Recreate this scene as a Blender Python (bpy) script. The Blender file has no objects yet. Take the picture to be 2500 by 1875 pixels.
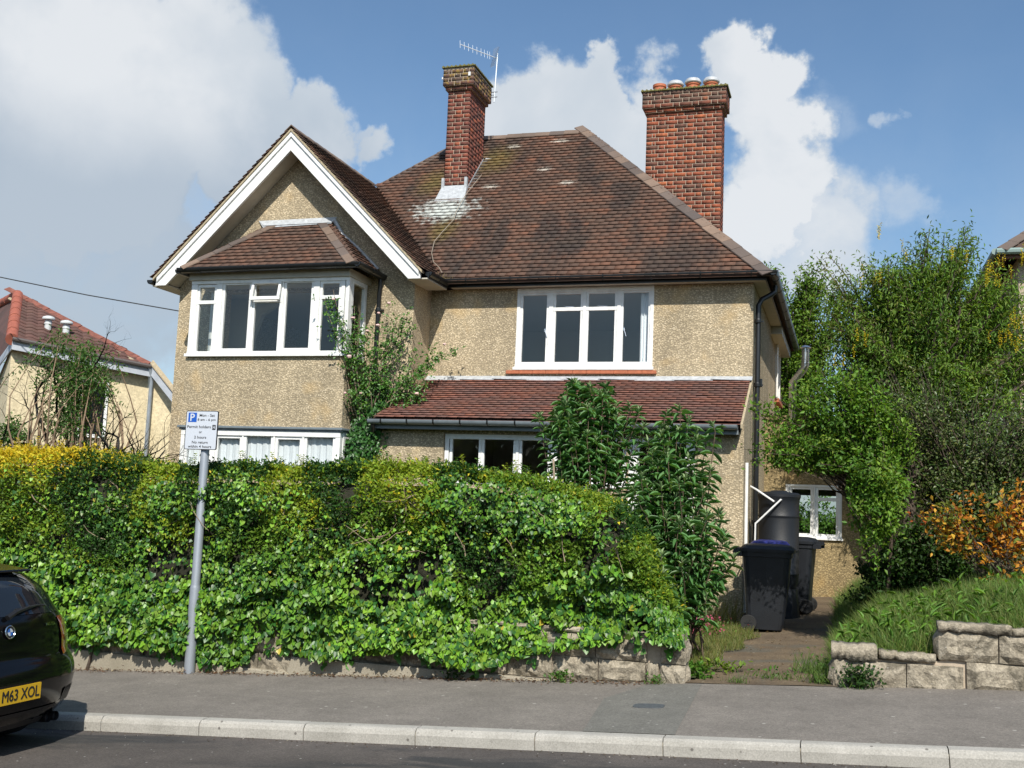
import bpy, bmesh, math, random
import numpy as np
from mathutils import Vector, Matrix

random.seed(7)
RNG = np.random.default_rng(11)
R = math.radians
SC = bpy.context.scene
COL = SC.collection

# ------------------------------------------------------------------ camera
cam_d = bpy.data.cameras.new('camera')
cam = bpy.data.objects.new('camera', cam_d)
COL.objects.link(cam)
SC.camera = cam
cam_d.sensor_width = 36.0
cam_d.lens = 2607.98 / 2500 * 36.0
cam_d.clip_end = 2000
YAW, PITCH, ROLL = R(17.5417), R(6.4733), R(2.2795)
_fw = Vector((-math.sin(YAW) * math.cos(PITCH), math.cos(YAW) * math.cos(PITCH), math.sin(PITCH)))
_rt = Vector((math.cos(YAW), math.sin(YAW), 0))
_up = _rt.cross(_fw)
_r2 = _rt * math.cos(ROLL) + _up * math.sin(ROLL)
_u2 = -_rt * math.sin(ROLL) + _up * math.cos(ROLL)
cam.matrix_world = Matrix(((_r2.x, _u2.x, -_fw.x, 0.0), (_r2.y, _u2.y, -_fw.y, 0.0), (_r2.z, _u2.z, -_fw.z, 1.6), (0, 0, 0, 1)))

# ------------------------------------------------------------------ sun and exposure
SUN = Vector((0.272, -0.659, 0.70)).normalized()
sun_d = bpy.data.lights.new('sun', 'SUN')
sun_d.energy = 4.6
sun_d.angle = R(0.53)
sun_d.color = (1.0, 0.95, 0.86)
sun = bpy.data.objects.new('sun', sun_d)
sun.rotation_euler = SUN.to_track_quat('Z', 'Y').to_euler()
sun.location = (10, -20, 30)
COL.objects.link(sun)
SC.view_settings.view_transform = 'Standard'
SC.view_settings.look = 'None'
SC.view_settings.gamma = 1.0
SC.view_settings.exposure = 0.25
SC.view_settings.use_curve_mapping = False
SC.cycles.max_bounces = 6
SC.cycles.diffuse_bounces = 3
SC.cycles.glossy_bounces = 3
SC.cycles.transmission_bounces = 4
SC.cycles.transparent_max_bounces = 10
SC.cycles.caustics_reflective = False
SC.cycles.caustics_refractive = False


# ------------------------------------------------------------------ node helpers
class NT:
    def __init__(self, tree):
        self.t = tree
        tree.nodes.clear()

    def n(self, typ, ins=None, **props):
        nd = self.t.nodes.new('ShaderNode' + typ)
        for k, v in props.items():
            setattr(nd, k, v)
        for k, v in (ins or {}).items():
            sock = nd.inputs[k]
            if hasattr(v, 'node'):
                self.t.links.new(v, sock)
            else:
                if sock.type == 'RGBA' and len(v) == 3:
                    v = (*v, 1)
                sock.default_value = v
        return nd

    def math(self, op, a, b=None, c=None, clamp=False):
        ins = {0: a}
        if b is not None: ins[1] = b
        if c is not None: ins[2] = c
        return self.n('Math', ins, operation=op, use_clamp=clamp).outputs[0]

    def mix(self, fac, a, b, mode='MIX'):
        nd = self.n('Mix', None, data_type='RGBA', blend_type=mode)
        for idx, v in ((0, fac), (6, a), (7, b)):
            sock = nd.inputs[idx]
            if hasattr(v, 'node'):
                self.t.links.new(v, sock)
            else:
                sock.default_value = (*v, 1) if (idx and len(v) == 3) else v
        return nd.outputs[2]

    def ramp(self, fac, stops, interp='LINEAR'):
        nd = self.n('ValToRGB', {0: fac})
        cr = nd.color_ramp
        cr.interpolation = interp
        while len(cr.elements) < len(stops):
            cr.elements.new(0.5)
        for e, (p, c) in zip(cr.elements, stops):
            e.position = p
            e.color = (c, c, c, 1) if isinstance(c, (int, float)) else (*c, 1)
        return nd.outputs[0]

    def noise(self, vec, scale, detail=4, rough=0.55, dist=0.0):
        return self.n('TexNoise', {'Vector': vec, 'Scale': scale, 'Detail': detail, 'Roughness': rough, 'Distortion': dist}).outputs[0]

    def mapr(self, v, a, b, c=0.0, d=1.0, smooth=False):
        nd = self.n('MapRange', {0: v, 1: a, 2: b, 3: c, 4: d}, clamp=True, interpolation_type='SMOOTHSTEP' if smooth else 'LINEAR')
        return nd.outputs[0]

    def pos(self):
        return self.n('NewGeometry').outputs['Position']

    def scalev(self, vec, s):
        return self.n('VectorMath', {0: vec, 1: s}, operation='MULTIPLY').outputs[0]

    def vdist(self, vec, p):
        return self.n('VectorMath', {0: vec, 1: p}, operation='DISTANCE').outputs['Value']

    def bump(self, h, strength, dist):
        return self.n('Bump', {'Height': h, 'Strength': strength, 'Distance': dist}).outputs[0]


# ------------------------------------------------------------------ world: clear spring sky with cumulus
W = bpy.data.worlds.new('World')
SC.world = W
W.use_nodes = True
T = NT(W.node_tree)
sky = T.n('TexSky', None, sky_type='NISHITA', sun_disc=False, sun_elevation=math.asin(SUN.z),
          sun_rotation=math.atan2(SUN.x, SUN.y), altitude=60.0, air_density=1.0, dust_density=1.2, ozone_density=1.6)
dirv = T.n('TexCoord').outputs['Generated']
# (x, y, z) heading of the cloud heaps, inner and outer angular radius, weight
CLOUDS = [
    ((-0.608, 0.735, 0.3), 0.091, 0.145, 1),
    ((-0.543, 0.774, 0.324), 0.047, 0.084, 1),
    ((-0.576, 0.727, 0.374), 0.073, 0.113, 0.9),
    ((-0.647, 0.684, 0.337), 0.08, 0.124, 1),
    ((-0.514, 0.784, 0.348), 0.022, 0.04, 0.8),
    ((-0.636, 0.746, 0.2), 0.091, 0.153, 0.75),
    ((-0.557, 0.803, 0.211), 0.044, 0.12, 0.55),
    ((-0.472, 0.821, 0.321), 0.033, 0.06, 1),
    ((-0.494, 0.82, 0.288), 0.033, 0.062, 0.9),
    ((-0.418, 0.85, 0.322), 0.013, 0.029, 0.75),
    ((-0.426, 0.84, 0.336), 0.007, 0.02, 0.65),
    ((-0.267, 0.898, 0.35), 0.04, 0.069, 1),
    ((-0.217, 0.901, 0.376), 0.022, 0.04, 1),
    ((-0.295, 0.89, 0.349), 0.022, 0.044, 0.95),
    ((-0.184, 0.921, 0.344), 0.025, 0.055, 0.95),
    ((-0.232, 0.913, 0.337), 0.044, 0.073, 1),
    ((-0.093, 0.917, 0.389), 0.018, 0.035, 0.95),
    ((-0.077, 0.93, 0.359), 0.027, 0.049, 0.95),
    ((-0.067, 0.948, 0.312), 0.04, 0.073, 0.95),
    ((-0.039, 0.966, 0.255), 0.047, 0.087, 0.7),
    ((0.033, 0.934, 0.355), 0.007, 0.02, 0.5),
    ((0.044, 0.963, 0.266), 0.022, 0.051, 0.5),
    ((-0.088, 0.955, 0.285), 0.033, 0.062, 0.9),
    ((-0.011, 0.938, 0.346), 0.004, 0.044, 0.35)]
wn = T.n('TexNoise', {'Vector': dirv, 'Scale': 9.0, 'Detail': 7, 'Roughness': 0.58, 'Distortion': 0.0}).outputs['Color']
warp = T.n('VectorMath', {0: T.n('VectorMath', {0: wn, 1: (0.5, 0.5, 0.5)}, operation='SUBTRACT').outputs[0], 1: (0.17, 0.17, 0.17)}, operation='MULTIPLY').outputs[0]
wdir = T.n('VectorMath', {0: dirv, 1: warp}, operation='ADD').outputs[0]
n1 = T.noise(dirv, 11.0, 9, 0.60, 0.2)
n2 = T.noise(dirv, 2.2, 5, 0.5)
acc = None
for (c, r0, r1, wgt) in CLOUDS:
    d = T.vdist(wdir, c)
    m = T.mapr(d, r1, r0, 0.0, wgt, True)
    acc = m if acc is None else T.math('MAXIMUM', acc, m)
# elsewhere in the sky: scattered heaps of the same size from low-frequency noise
base = T.mapr(n2, 0.53, 0.68, 0.0, 0.62, True)
inview = T.math('DIVIDE', T.vdist(dirv, tuple(_fw)), 0.62)
base = T.math('MULTIPLY', base, T.mapr(inview, 0.85, 1.1, 0.0, 1.0, True))
acc = T.math('MAXIMUM', acc, base)
dens = T.math('ADD', acc, T.math('MULTIPLY', T.math('SUBTRACT', n1, 0.5), 0.62))
cover = T.mapr(dens, 0.10, 0.86, 0.0, 1.0, True)
# thin veil everywhere low down
sep = T.n('SeparateXYZ', {0: dirv})
lowhaze = T.mapr(sep.outputs[2], 0.05, 0.42, 0.66, 0.05, True)
veil = T.math('MULTIPLY', T.mapr(n1, 0.35, 0.8, 0.2, 1.0), lowhaze)
thick = T.mapr(dens, 0.45, 1.0, 0.0, 1.0, True)
n3 = T.noise(dirv, 3.6, 6, 0.55, 0.2)
shade = T.mapr(n3, 0.36, 0.62, 0.0, 1.0, True)
cl_white = (6.9, 7.1, 7.3)
cl_grey = (5.3, 5.8, 6.3)
ccol = T.mix(T.mapr(T.math('MULTIPLY', shade, thick), 0.0, 0.75), cl_grey, cl_white)
# heavier, blue grey bases low on the west side
lowz = T.mapr(T.math('ADD', sep.outputs[2], T.math('MULTIPLY', T.math('SUBTRACT', n3, 0.5), 0.16)), 0.36, 0.27, 0.0, 1.0, True)
west = T.mapr(sep.outputs[0], -0.30, -0.46, 0.0, 1.0, True)
ccol = T.mix(T.math('MULTIPLY', T.math('MULTIPLY', lowz, west), 0.78), ccol, (3.3, 4.0, 4.8))
ccol = T.mix(T.mapr(dens, 0.30, 0.7), (5.2, 6.0, 6.9), ccol)
skyc = T.mix(1.0, sky.outputs[0], (0.92, 1.08, 1.15), 'MULTIPLY')
skyc = T.mix(veil, skyc, (4.2, 5.1, 6.1))
final = T.mix(T.math('MULTIPLY', cover, 0.93), skyc, ccol)
bg = T.n('Background', {'Color': final, 'Strength': 0.10})
out = T.n('OutputWorld', {0: bg.outputs[0]})


# ------------------------------------------------------------------ materials
def mat(name, color=(0.5, 0.5, 0.5), rough=0.6, metal=0.0, var=0.0, vscale=8.0, bump=0.0, bscale=60.0, spec=0.5, coat=0.0):
    m = bpy.data.materials.new(name)
    m.use_nodes = True
    t = NT(m.node_tree)
    p = t.n('BsdfPrincipled', {'Base Color': color, 'Roughness': rough, 'Metallic': metal, 'Specular IOR Level': spec, 'Coat Weight': coat})
    if var or bump:
        pos = t.pos()
        if var:
            f = t.mapr(t.noise(pos, vscale, 5, 0.6), 0.25, 0.75, 1 - var, 1 + var)
            c = t.mix(1.0, color, t.n('CombineColor', {0: f, 1: f, 2: f}).outputs[0], 'MULTIPLY')
            t.t.links.new(c, p.inputs['Base Color'])
        if bump:
            t.t.links.new(t.bump(t.noise(pos, bscale, 4, 0.6), 1.0, bump), p.inputs['Normal'])
    t.n('OutputMaterial', {0: p.outputs[0]})
    return m


def custom(name):
    m = bpy.data.materials.new(name)
    m.use_nodes = True
    return m, NT(m.node_tree)


def finish(t, color, rough=0.8, normal=None, **kw):
    ins = {'Base Color': color, 'Roughness': rough}
    ins.update(kw)
    if normal is not None: ins['Normal'] = normal
    p = t.n('BsdfPrincipled', ins)
    t.n('OutputMaterial', {0: p.outputs[0]})
    return p


M = {}
M['white_paint'] = mat('white_gloss_paint', (0.80, 0.80, 0.78), 0.4, var=0.13, vscale=9, bump=0.0015, bscale=30)
M['cream_paint'] = mat('soffit_cream_paint', (0.50, 0.465, 0.39), 0.6, var=0.12, vscale=6)
M['black_paint'] = mat('black_gloss_plastic', (0.012, 0.013, 0.014), 0.32, var=0.25, vscale=9)
M['grey_gutter'] = mat('grey_painted_gutter', (0.17, 0.20, 0.22), 0.4, var=0.2, vscale=7)
M['lead'] = mat('lead_flashing', (0.42, 0.44, 0.46), 0.5, var=0.28, vscale=16, bump=0.004, bscale=20)
M['steel'] = mat('bright_steel', (0.75, 0.76, 0.78), 0.34, metal=1.0, var=0.1)
M['galv'] = mat('galvanised_steel', (0.33, 0.36, 0.40), 0.45, metal=0.35, var=0.1, vscale=5)
M['pale_metal'] = mat('pale_aluminium', (0.70, 0.74, 0.78), 0.4, metal=0.5)
M['interior'] = mat('interior_plaster', (0.46, 0.45, 0.42), 0.8)
M['curtain'] = mat('net_curtain', (0.80, 0.82, 0.86), 0.9)
M['terracotta'] = mat('terracotta', (0.42, 0.13, 0.06), 0.7, var=0.25, vscale=20)
M['plastic_black'] = mat('black_bin_plastic', (0.010, 0.012, 0.016), 0.5, var=0.3, vscale=5, bump=0.002, bscale=80)
M['plastic_blue'] = mat('blue_bin_plastic', (0.02, 0.025, 0.16), 0.4)
M['rubber'] = mat('rubber', (0.018, 0.018, 0.018), 0.75)
M['bark'] = mat('bark', (0.085, 0.062, 0.045), 0.9, var=0.35, vscale=18, bump=0.01, bscale=40)
M['pale_twig'] = mat('pale_twig', (0.27, 0.21, 0.14), 0.85, var=0.2, vscale=18)
M['twig'] = mat('twig', (0.10, 0.07, 0.045), 0.9, var=0.3, vscale=20)
M['core'] = mat('hedge_shade_core', (0.022, 0.022, 0.012), 1.0, var=0.4, vscale=30, bump=0.02, bscale=25)  # twig brown taken near black, so leaf gaps read as deep shade
M['cable'] = mat('cable_sheath', (0.26, 0.22, 0.17), 0.7)
M['wire'] = mat('telephone_wire', (0.03, 0.03, 0.03), 0.7)
M['mortar'] = mat('mortar', (0.46, 0.38, 0.29), 0.95, var=0.2, vscale=25, bump=0.004, bscale=90)
M['undercloak'] = mat('verge_mortar', (0.40, 0.33, 0.22), 0.95, var=0.25, vscale=25)


def pebbledash(name, tint):
    m, t = custom(name)
    pos = t.pos()
    v = t.n('TexVoronoi', {'Vector': t.scalev(pos, (1.0, 1.0, 1.45)), 'Scale': 37.0, 'Randomness': 1.0})
    sv = t.n('SeparateColor', {0: v.outputs['Color']})
    chip = t.ramp(sv.outputs[0], [(0.0, tuple(c * 0.58 for c in tint)), (0.35, tuple(c * 0.90 for c in tint)), (0.75, tuple(c * 1.12 for c in tint)), (1.0, (tint[0] * 1.30, tint[1] * 1.34, tint[2] * 1.45))])
    gap = t.mapr(v.outputs['Distance'], 0.30, 0.62, 0.0, 1.0)
    c = t.mix(gap, chip, tuple(x * 0.55 for x in tint))
    stain = t.mapr(t.noise(pos, 1.1, 5, 0.6), 0.3, 0.7, 0.80, 1.10)
    vs = t.mapr(t.noise(t.scalev(pos, (1.0, 1.0, 0.12)), 3.2, 5, 0.6), 0.35, 0.65, 0.86, 1.05)
    stain = t.math('MULTIPLY', stain, vs)
    warm = t.mapr(t.noise(pos, 2.3, 3, 0.5), 0.58, 0.72, 0.0, 0.4)
    c = t.mix(1.0, c, t.n('CombineColor', {0: stain, 1: stain, 2: stain}).outputs[0], 'MULTIPLY')
    c = t.mix(warm, c, (tint[0] * 0.95, tint[1] * 0.80, tint[2] * 0.55), 'MIX')
    fine = t.noise(pos, 140, 2, 0.5)
    h = t.math('ADD', t.math('MULTIPLY', t.math('SUBTRACT', 1.0, v.outputs['Distance']), 0.8), t.math('MULTIPLY', fine, 0.25))
    finish(t, c, 0.9, t.bump(h, 0.8, 0.009))
    return m


M['pebbledash'] = pebbledash('pebbledash_render', (0.61, 0.495, 0.325))


def tile_mat(name, palette, dark_streaks=0.6, splash=True, lichen=0.35, rw=0.36):
    m, t = custom(name)
    pos = t.pos()
    ri = t.n('NewGeometry').outputs['Random Per Island']
    ro = t.n('ObjectInfo').outputs['Random']
    rnd = t.math('FRACT', t.math('ADD', ri, t.math('MULTIPLY', ro, 7.31)))
    zone = t.noise(t.scalev(pos, (0.75, 1.5, 1.5)), 1.9, 6, 0.66)
    key = t.math('ADD', t.math('MULTIPLY', rnd, rw), t.math('MULTIPLY', t.math('SUBTRACT', zone, 0.34), 1.5 if rw < 0.6 else 0.4), clamp=True)
    c = t.ramp(key, palette)
    rnd2 = t.math('FRACT', t.math('MULTIPLY', rnd, 37.7))
    br = t.mapr(rnd2, 0.0, 1.0, 0.93, 1.07)
    c = t.mix(1.0, c, t.n('CombineColor', {0: br, 1: br, 2: br}).outputs[0], 'MULTIPLY')
    # soot streaks that run down the slope
    streak = t.noise(t.scalev(pos, (1.0, 0.34, 0.34)), 1.9, 4, 0.55, 0.4)
    sm = t.mapr(streak, 0.50, 0.66, 0.0, dark_streaks, True)
    c = t.mix(sm, c, (0.030, 0.024, 0.022))
    # general weathering film
    film = t.mapr(t.noise(pos, 3.1, 6, 0.65), 0.42, 0.72, 0.0, 0.40)
    c = t.mix(film, c, (0.098, 0.066, 0.046))
    if lichen:
        spots = t.noise(pos, 19, 3, 0.6)
        sp = t.mapr(spots, 0.73, 0.79, 0.0, lichen)
        c = t.mix(sp, c, (0.50, 0.46, 0.38))
    if splash:
        # lead wash and bird lime below the front stack, moss either side of it
        nn = t.noise(pos, 9, 5, 0.7)
        dd = t.vdist(t.scalev(pos, (0.95, 1.2, 1.2)), (-6.78 * 0.95, 17.17 * 1.2, 6.70 * 1.2))
        wf = t.mapr(t.math('ADD', dd, t.math('MULTIPLY', t.math('SUBTRACT', nn, 0.5), 1.7)), 0.26, 0.58, 0.92, 0.0)
        c = t.mix(wf, c, (0.52, 0.55, 0.52))
        for (px, py, pz, rr) in ((-7.32, 17.95, 7.45, 0.55), (-6.30, 18.50, 8.0, 0.62), (-6.6, 16.7, 6.2, 0.45)):
            d2 = t.vdist(t.scalev(pos, (1.35, 0.85, 0.85)), (px * 1.35, py * 0.85, pz * 0.85))
            mf = t.mapr(t.math('ADD', d2, t.math('MULTIPLY', t.math('SUBTRACT', nn, 0.5), 0.8)), 0.08, rr, 0.55, 0.0)
            c = t.mix(mf, c, (0.17, 0.135, 0.025))
        for (px, py, pz, sx) in ((-5.27, 18.12, 7.65, 5.0), (-4.73, 17.72, 7.25, 4.4), (-5.22, 18.93, 8.46, 3.8), (-6.16, 17.72, 7.25, 4.4), (-6.10, 18.85, 8.38, 5.0)):
            d3 = t.vdist(t.scalev(pos, (sx, 9.0, 9.0)), (px * sx, py * 9, pz * 9))
            pf = t.mapr(t.math('ADD', d3, t.math('MULTIPLY', t.math('SUBTRACT', t.noise(pos, 40, 3, 0.6), 0.5), 1.8)), 0.5, 0.85, 0.85, 0.0)
            c = t.mix(pf, c, (0.46, 0.42, 0.36))
    finish(t, c, 0.85, t.bump(t.noise(pos, 55, 4, 0.6), 0.6, 0.004))
    return m


PAL_OLD = [(0.0, (0.062, 0.040, 0.031)), (0.35, (0.105, 0.057, 0.039)), (0.62, (0.142, 0.066, 0.041)), (0.85, (0.190, 0.076, 0.042)), (1.0, (0.27, 0.084, 0.038))]
PAL_RED = [(0.0, (0.125, 0.070, 0.062)), (0.35, (0.165, 0.078, 0.062)), (0.65, (0.215, 0.083, 0.056)), (0.88, (0.26, 0.095, 0.055)), (1.0, (0.36, 0.12, 0.055))]
PAL_BUNG = [(0.0, (0.085, 0.045, 0.038)), (0.5, (0.115, 0.056, 0.046)), (1.0, (0.155, 0.07, 0.055))]
M['tile_old'] = tile_mat('weathered_clay_tile', PAL_OLD, 0.75)
M['tile_bay'] = tile_mat('brown_clay_tile', PAL_OLD, 0.25, splash=False, lichen=0.8)
M['tile_red'] = tile_mat('plum_red_clay_tile', PAL_RED, 0.1, splash=False, lichen=0.0)
M['tile_bung'] = tile_mat('bungalow_pantile', PAL_BUNG, 0.3, splash=False, lichen=0.5)
M['hip_tile'] = tile_mat('hip_tile_clay', [(0.0, (0.075, 0.060, 0.055)), (0.4, (0.120, 0.092, 0.078)), (0.75, (0.165, 0.118, 0.090)), (1.0, (0.235, 0.16, 0.115))], 0.2, splash=False, lichen=0.25, rw=0.95)
M['hip_red'] = mat('red_hip_tile', (0.34, 0.10, 0.06), 0.75, var=0.3, vscale=9)


def brick_mat(name, palette, soot_z=None, lichen=None):
    m, t = custom(name)
    pos = t.pos()
    ri = t.n('NewGeometry').outputs['Random Per Island']
    ro = t.n('ObjectInfo').outputs['Random']
    rnd = t.math('FRACT', t.math('ADD', ri, t.math('MULTIPLY', ro, 5.17)))
    c = t.ramp(rnd, palette)
    blot = t.mapr(t.noise(pos, 24, 4, 0.65), 0.35, 0.7, 0.62, 1.2)
    c = t.mix(1.0, c, t.n('CombineColor', {0: blot, 1: blot, 2: blot}).outputs[0], 'MULTIPLY')
    if soot_z is not None:
        sz = t.n('SeparateXYZ', {0: pos}).outputs[2]
        f = t.mapr(t.math('ADD', sz, t.math('MULTIPLY', t.math('SUBTRACT', t.noise(pos, 5, 4, 0.6), 0.5), 0.5)), soot_z[0], soot_z[1], 0.0, 0.72, True)
        c = t.mix(f, c, (0.075, 0.060, 0.047))
        if lichen:
            lf = t.math('MULTIPLY', t.mapr(t.noise(pos, 11, 4, 0.6), 0.50, 0.58, 0.0, 0.85), t.mapr(sz, soot_z[0], soot_z[1]))
            c = t.mix(lf, c, lichen)
            wf = t.math('MULTIPLY', t.mapr(t.noise(pos, 17, 4, 0.7), 0.64, 0.72, 0.0, 0.7), t.mapr(sz, soot_z[0], soot_z[1]))
            c = t.mix(wf, c, (0.40, 0.37, 0.31))
    finish(t, c, 0.9, t.bump(t.noise(pos, 70, 4, 0.7), 0.7, 0.004))
    return m


PAL_BRICK = [(0.0, (0.12, 0.055, 0.038)), (0.25, (0.17, 0.060, 0.036)), (0.5, (0.235, 0.066, 0.035)), (0.8, (0.31, 0.082, 0.038)), (1.0, (0.39, 0.115, 0.045))]
PAL_BRICK2 = [(0.0, (0.12, 0.05, 0.036)), (0.4, (0.17, 0.055, 0.038)), (0.8, (0.22, 0.062, 0.04)), (1.0, (0.33, 0.09, 0.038))]
M['brick_wide'] = brick_mat('orange_red_brick', PAL_BRICK, (8.72, 9.05))
M['brick_slim'] = brick_mat('red_brick', PAL_BRICK2, (9.10, 9.24), lichen=(0.26, 0.17, 0.03))
M['moss_cap'] = mat('mossy_tile_creasing', (0.16, 0.15, 0.05), 0.95, var=0.5, vscale=20)


def ground_mat(name, c1, c2, scale, speck=None, bump=0.004, bscale=120, rough=0.9, patches=None):
    m, t = custom(name)
    pos = t.pos()
    f = t.mapr(t.noise(pos, scale, 6, 0.6), 0.3, 0.7, 0.0, 1.0)
    c = t.mix(f, c1, c2)
    g = t.mapr(t.noise(pos, bscale, 3, 0.7), 0.25, 0.75, 0.72, 1.28)
    c = t.mix(1.0, c, t.n('CombineColor', {0: g, 1: g, 2: g}).outputs[0], 'MULTIPLY')
    if patches:
        pf = t.mapr(t.noise(t.scalev(pos, patches[1]), patches[2], 6, 0.6, 0.5), 0.5, 0.62, 0.0, 1.0, True)
        c = t.mix(pf, c, patches[0])
    if speck and bump > 0.003:
        fine = t.n('TexVoronoi', {'Vector': pos, 'Scale': 85.0})
        fv = t.mapr(t.n('SeparateColor', {0: fine.outputs['Color']}).outputs[0], 0.0, 1.0, 0.80, 1.20)
        blot = t.mapr(t.noise(pos, 7.0, 5, 0.65), 0.3, 0.7, 0.90, 1.10)
        fv = t.math('MULTIPLY', fv, blot)
        c = t.mix(1.0, c, t.n('CombineColor', {0: fv, 1: fv, 2: fv}).outputs[0], 'MULTIPLY')
    if speck:
        v = t.n('TexVoronoi', {'Vector': pos, 'Scale': speck[1]})
        s = t.math('MULTIPLY', t.mapr(v.outputs['Distance'], 0.10, 0.16, 1.0, 0.0), t.mapr(t.n('SeparateColor', {0: v.outputs['Color']}).outputs[0], 0.80, 0.82, 0.0, 0.8))
        c = t.mix(s, c, speck[0])
    finish(t, c, rough, t.bump(t.noise(pos, bscale, 4, 0.7), 0.8, bump))
    return m


M['asphalt_path'] = ground_mat('pavement_tarmac', (0.150, 0.134, 0.116), (0.205, 0.183, 0.158), 1.6, ((0.40, 0.38, 0.34), 9.0), 0.004, 110)
M['asphalt_patch'] = ground_mat('trench_tarmac', (0.135, 0.130, 0.113), (0.165, 0.158, 0.138), 2.2, ((0.36, 0.34, 0.31), 13.0), 0.004, 130)
M['asphalt_road'] = ground_mat('road_tarmac', (0.070, 0.060, 0.053), (0.105, 0.090, 0.079), 1.1, ((0.42, 0.41, 0.38), 16.0), 0.009, 75, patches=((0.036, 0.035, 0.034), (0.45, 1.6, 1), 1.2))
M['kerb'] = ground_mat('kerb_concrete', (0.31, 0.295, 0.26), (0.41, 0.39, 0.35), 3.5, ((0.10, 0.09, 0.08), 12.0), 0.001, 90, 0.85)
M['stone'] = ground_mat('rock_faced_stone', (0.24, 0.205, 0.15), (0.40, 0.35, 0.27), 7.0, ((0.5, 0.48, 0.43), 26.0), 0.022, 34, 0.95, patches=((0.15, 0.13, 0.095), (1, 1, 1), 6.0))
M['plinth'] = ground_mat('concrete_plinth', (0.27, 0.24, 0.18), (0.36, 0.32, 0.25), 3.0, None, 0.004, 80, 0.95)
M['soil'] = ground_mat('soil', (0.055, 0.040, 0.026), (0.10, 0.075, 0.05), 3.0, None, 0.02, 30, 1.0)
M['drive'] = ground_mat('worn_dirt_drive', (0.090, 0.062, 0.038), (0.17, 0.125, 0.075), 2.4, ((0.38, 0.34, 0.28), 14.0), 0.01, 55, 0.95, patches=((0.10, 0.088, 0.066), (1, 1, 1), 1.1))
M['turf'] = ground_mat('turf', (0.045, 0.065, 0.015), (0.085, 0.10, 0.03), 2.0, None, 0.02, 40, 1.0)
M['bung_wall'] = ground_mat('cream_roughcast', (0.60, 0.51, 0.33), (0.67, 0.57, 0.38), 2.0, None, 0.012, 16, 0.95)
M['nb_wall'] = ground_mat('pale_roughcast', (0.42, 0.34, 0.25), (0.48, 0.40, 0.30), 2.0, None, 0.01, 60, 0.95)
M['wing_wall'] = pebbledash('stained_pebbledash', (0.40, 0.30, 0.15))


def glass_mat():
    m, t = custom('window_glass')
    bf = t.n('NewGeometry').outputs['Backfacing']
    fr = t.n('Fresnel', {'IOR': t.math('SUBTRACT', 1.5, t.math('MULTIPLY', bf, 0.8333))})
    g = t.n('BsdfGlossy', {'Color': (1, 1, 1), 'Roughness': 0.01})
    tr = t.n('BsdfTransparent', {'Color': (0.95, 0.965, 0.96)})
    mx = t.n('MixShader', {0: fr.outputs[0], 1: tr.outputs[0], 2: g.outputs[0]})
    t.n('OutputMaterial', {0: mx.outputs[0]})
    return m


M['glass'] = glass_mat()


def leaf_mat(name, rough=0.42, trans=0.30, spec=0.5):
    m, t = custom(name)
    a = t.n('Attribute', None, attribute_name='Col')
    p = t.n('BsdfPrincipled', {'Base Color': a.outputs['Color'], 'Roughness': rough, 'Specular IOR Level': spec})
    tc = t.mix(1.0, a.outputs['Color'], (1.35, 1.25, 0.5), 'MULTIPLY')
    tr = t.n('BsdfTranslucent', {'Color': tc})
    mx = t.n('MixShader', {0: trans, 1: p.outputs[0], 2: tr.outputs[0]})
    t.n('OutputMaterial', {0: mx.outputs[0]})
    return m


M['leaf_gloss'] = leaf_mat('glossy_leaf', 0.40, 0.13, 0.38)
M['leaf'] = leaf_mat('leaf', 0.5, 0.36, 0.28)
M['leaf_matt'] = leaf_mat('matt_leaf', 0.5, 0.28, 0.4)
M['grass'] = leaf_mat('grass_blade', 0.55, 0.35, 0.4)


# ------------------------------------------------------------------ object helpers
WL = {}


def tag(o, label=None, cat=None, group=None, kind=None):
    if label: o['label'] = label
    if cat: o['category'] = cat
    if group: o['group'] = group
    if kind: o['kind'] = kind
    return o


def _place(o, parent, P):
    P = Vector(P)
    WL[o] = P
    if parent is not None:
        o.parent = parent
        o.location = P - WL[parent]
    else:
        o.location = P
    COL.objects.link(o)
    return o


def empty(name, P, label=None, cat=None, group=None, kind=None):
    o = bpy.data.objects.new(name, None)
    o.empty_display_size = 0.2
    _place(o, None, P)
    return tag(o, label, cat, group, kind)


def npmesh(name, V, F, mats=(), col=None, smooth=False, fmat=None):
    """V (n,3); F list of (m,k) int arrays"""
    me = bpy.data.meshes.new(name)
    V = np.asarray(V, dtype=np.float32)
    me.vertices.add(len(V))
    me.vertices.foreach_set('co', V.ravel())
    F = [np.asarray(f, dtype=np.int32) for f in F if len(f)]
    nl = sum(f.size for f in F)
    nf = sum(len(f) for f in F)
    me.loops.add(nl)
    me.polygons.add(nf)
    me.loops.foreach_set('vertex_index', np.concatenate([f.ravel() for f in F]))
    st = []
    s = 0
    for f in F:
        st.append(s + np.arange(len(f)) * f.shape[1])
        s += f.size
    me.polygons.foreach_set('loop_start', np.concatenate(st).astype(np.int32))
    if fmat is not None:
        me.polygons.foreach_set('material_index', np.asarray(fmat, dtype=np.int32))
    me.update(calc_edges=True)
    if smooth:
        me.polygons.foreach_set('use_smooth', np.ones(nf, dtype=bool))
    if col is not None:
        ca = me.color_attributes.new('Col', 'FLOAT_COLOR', 'POINT')
        c4 = np.ones((len(V), 4), dtype=np.float32)
        c4[:, :3] = col
        ca.data.foreach_set('color', c4.ravel())
    for mm in mats: me.materials.append(mm)
    return me


def addobj(name, me, parent=None, P=(0, 0, 0)):
    return _place(bpy.data.objects.new(name, me), parent, P)


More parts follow.
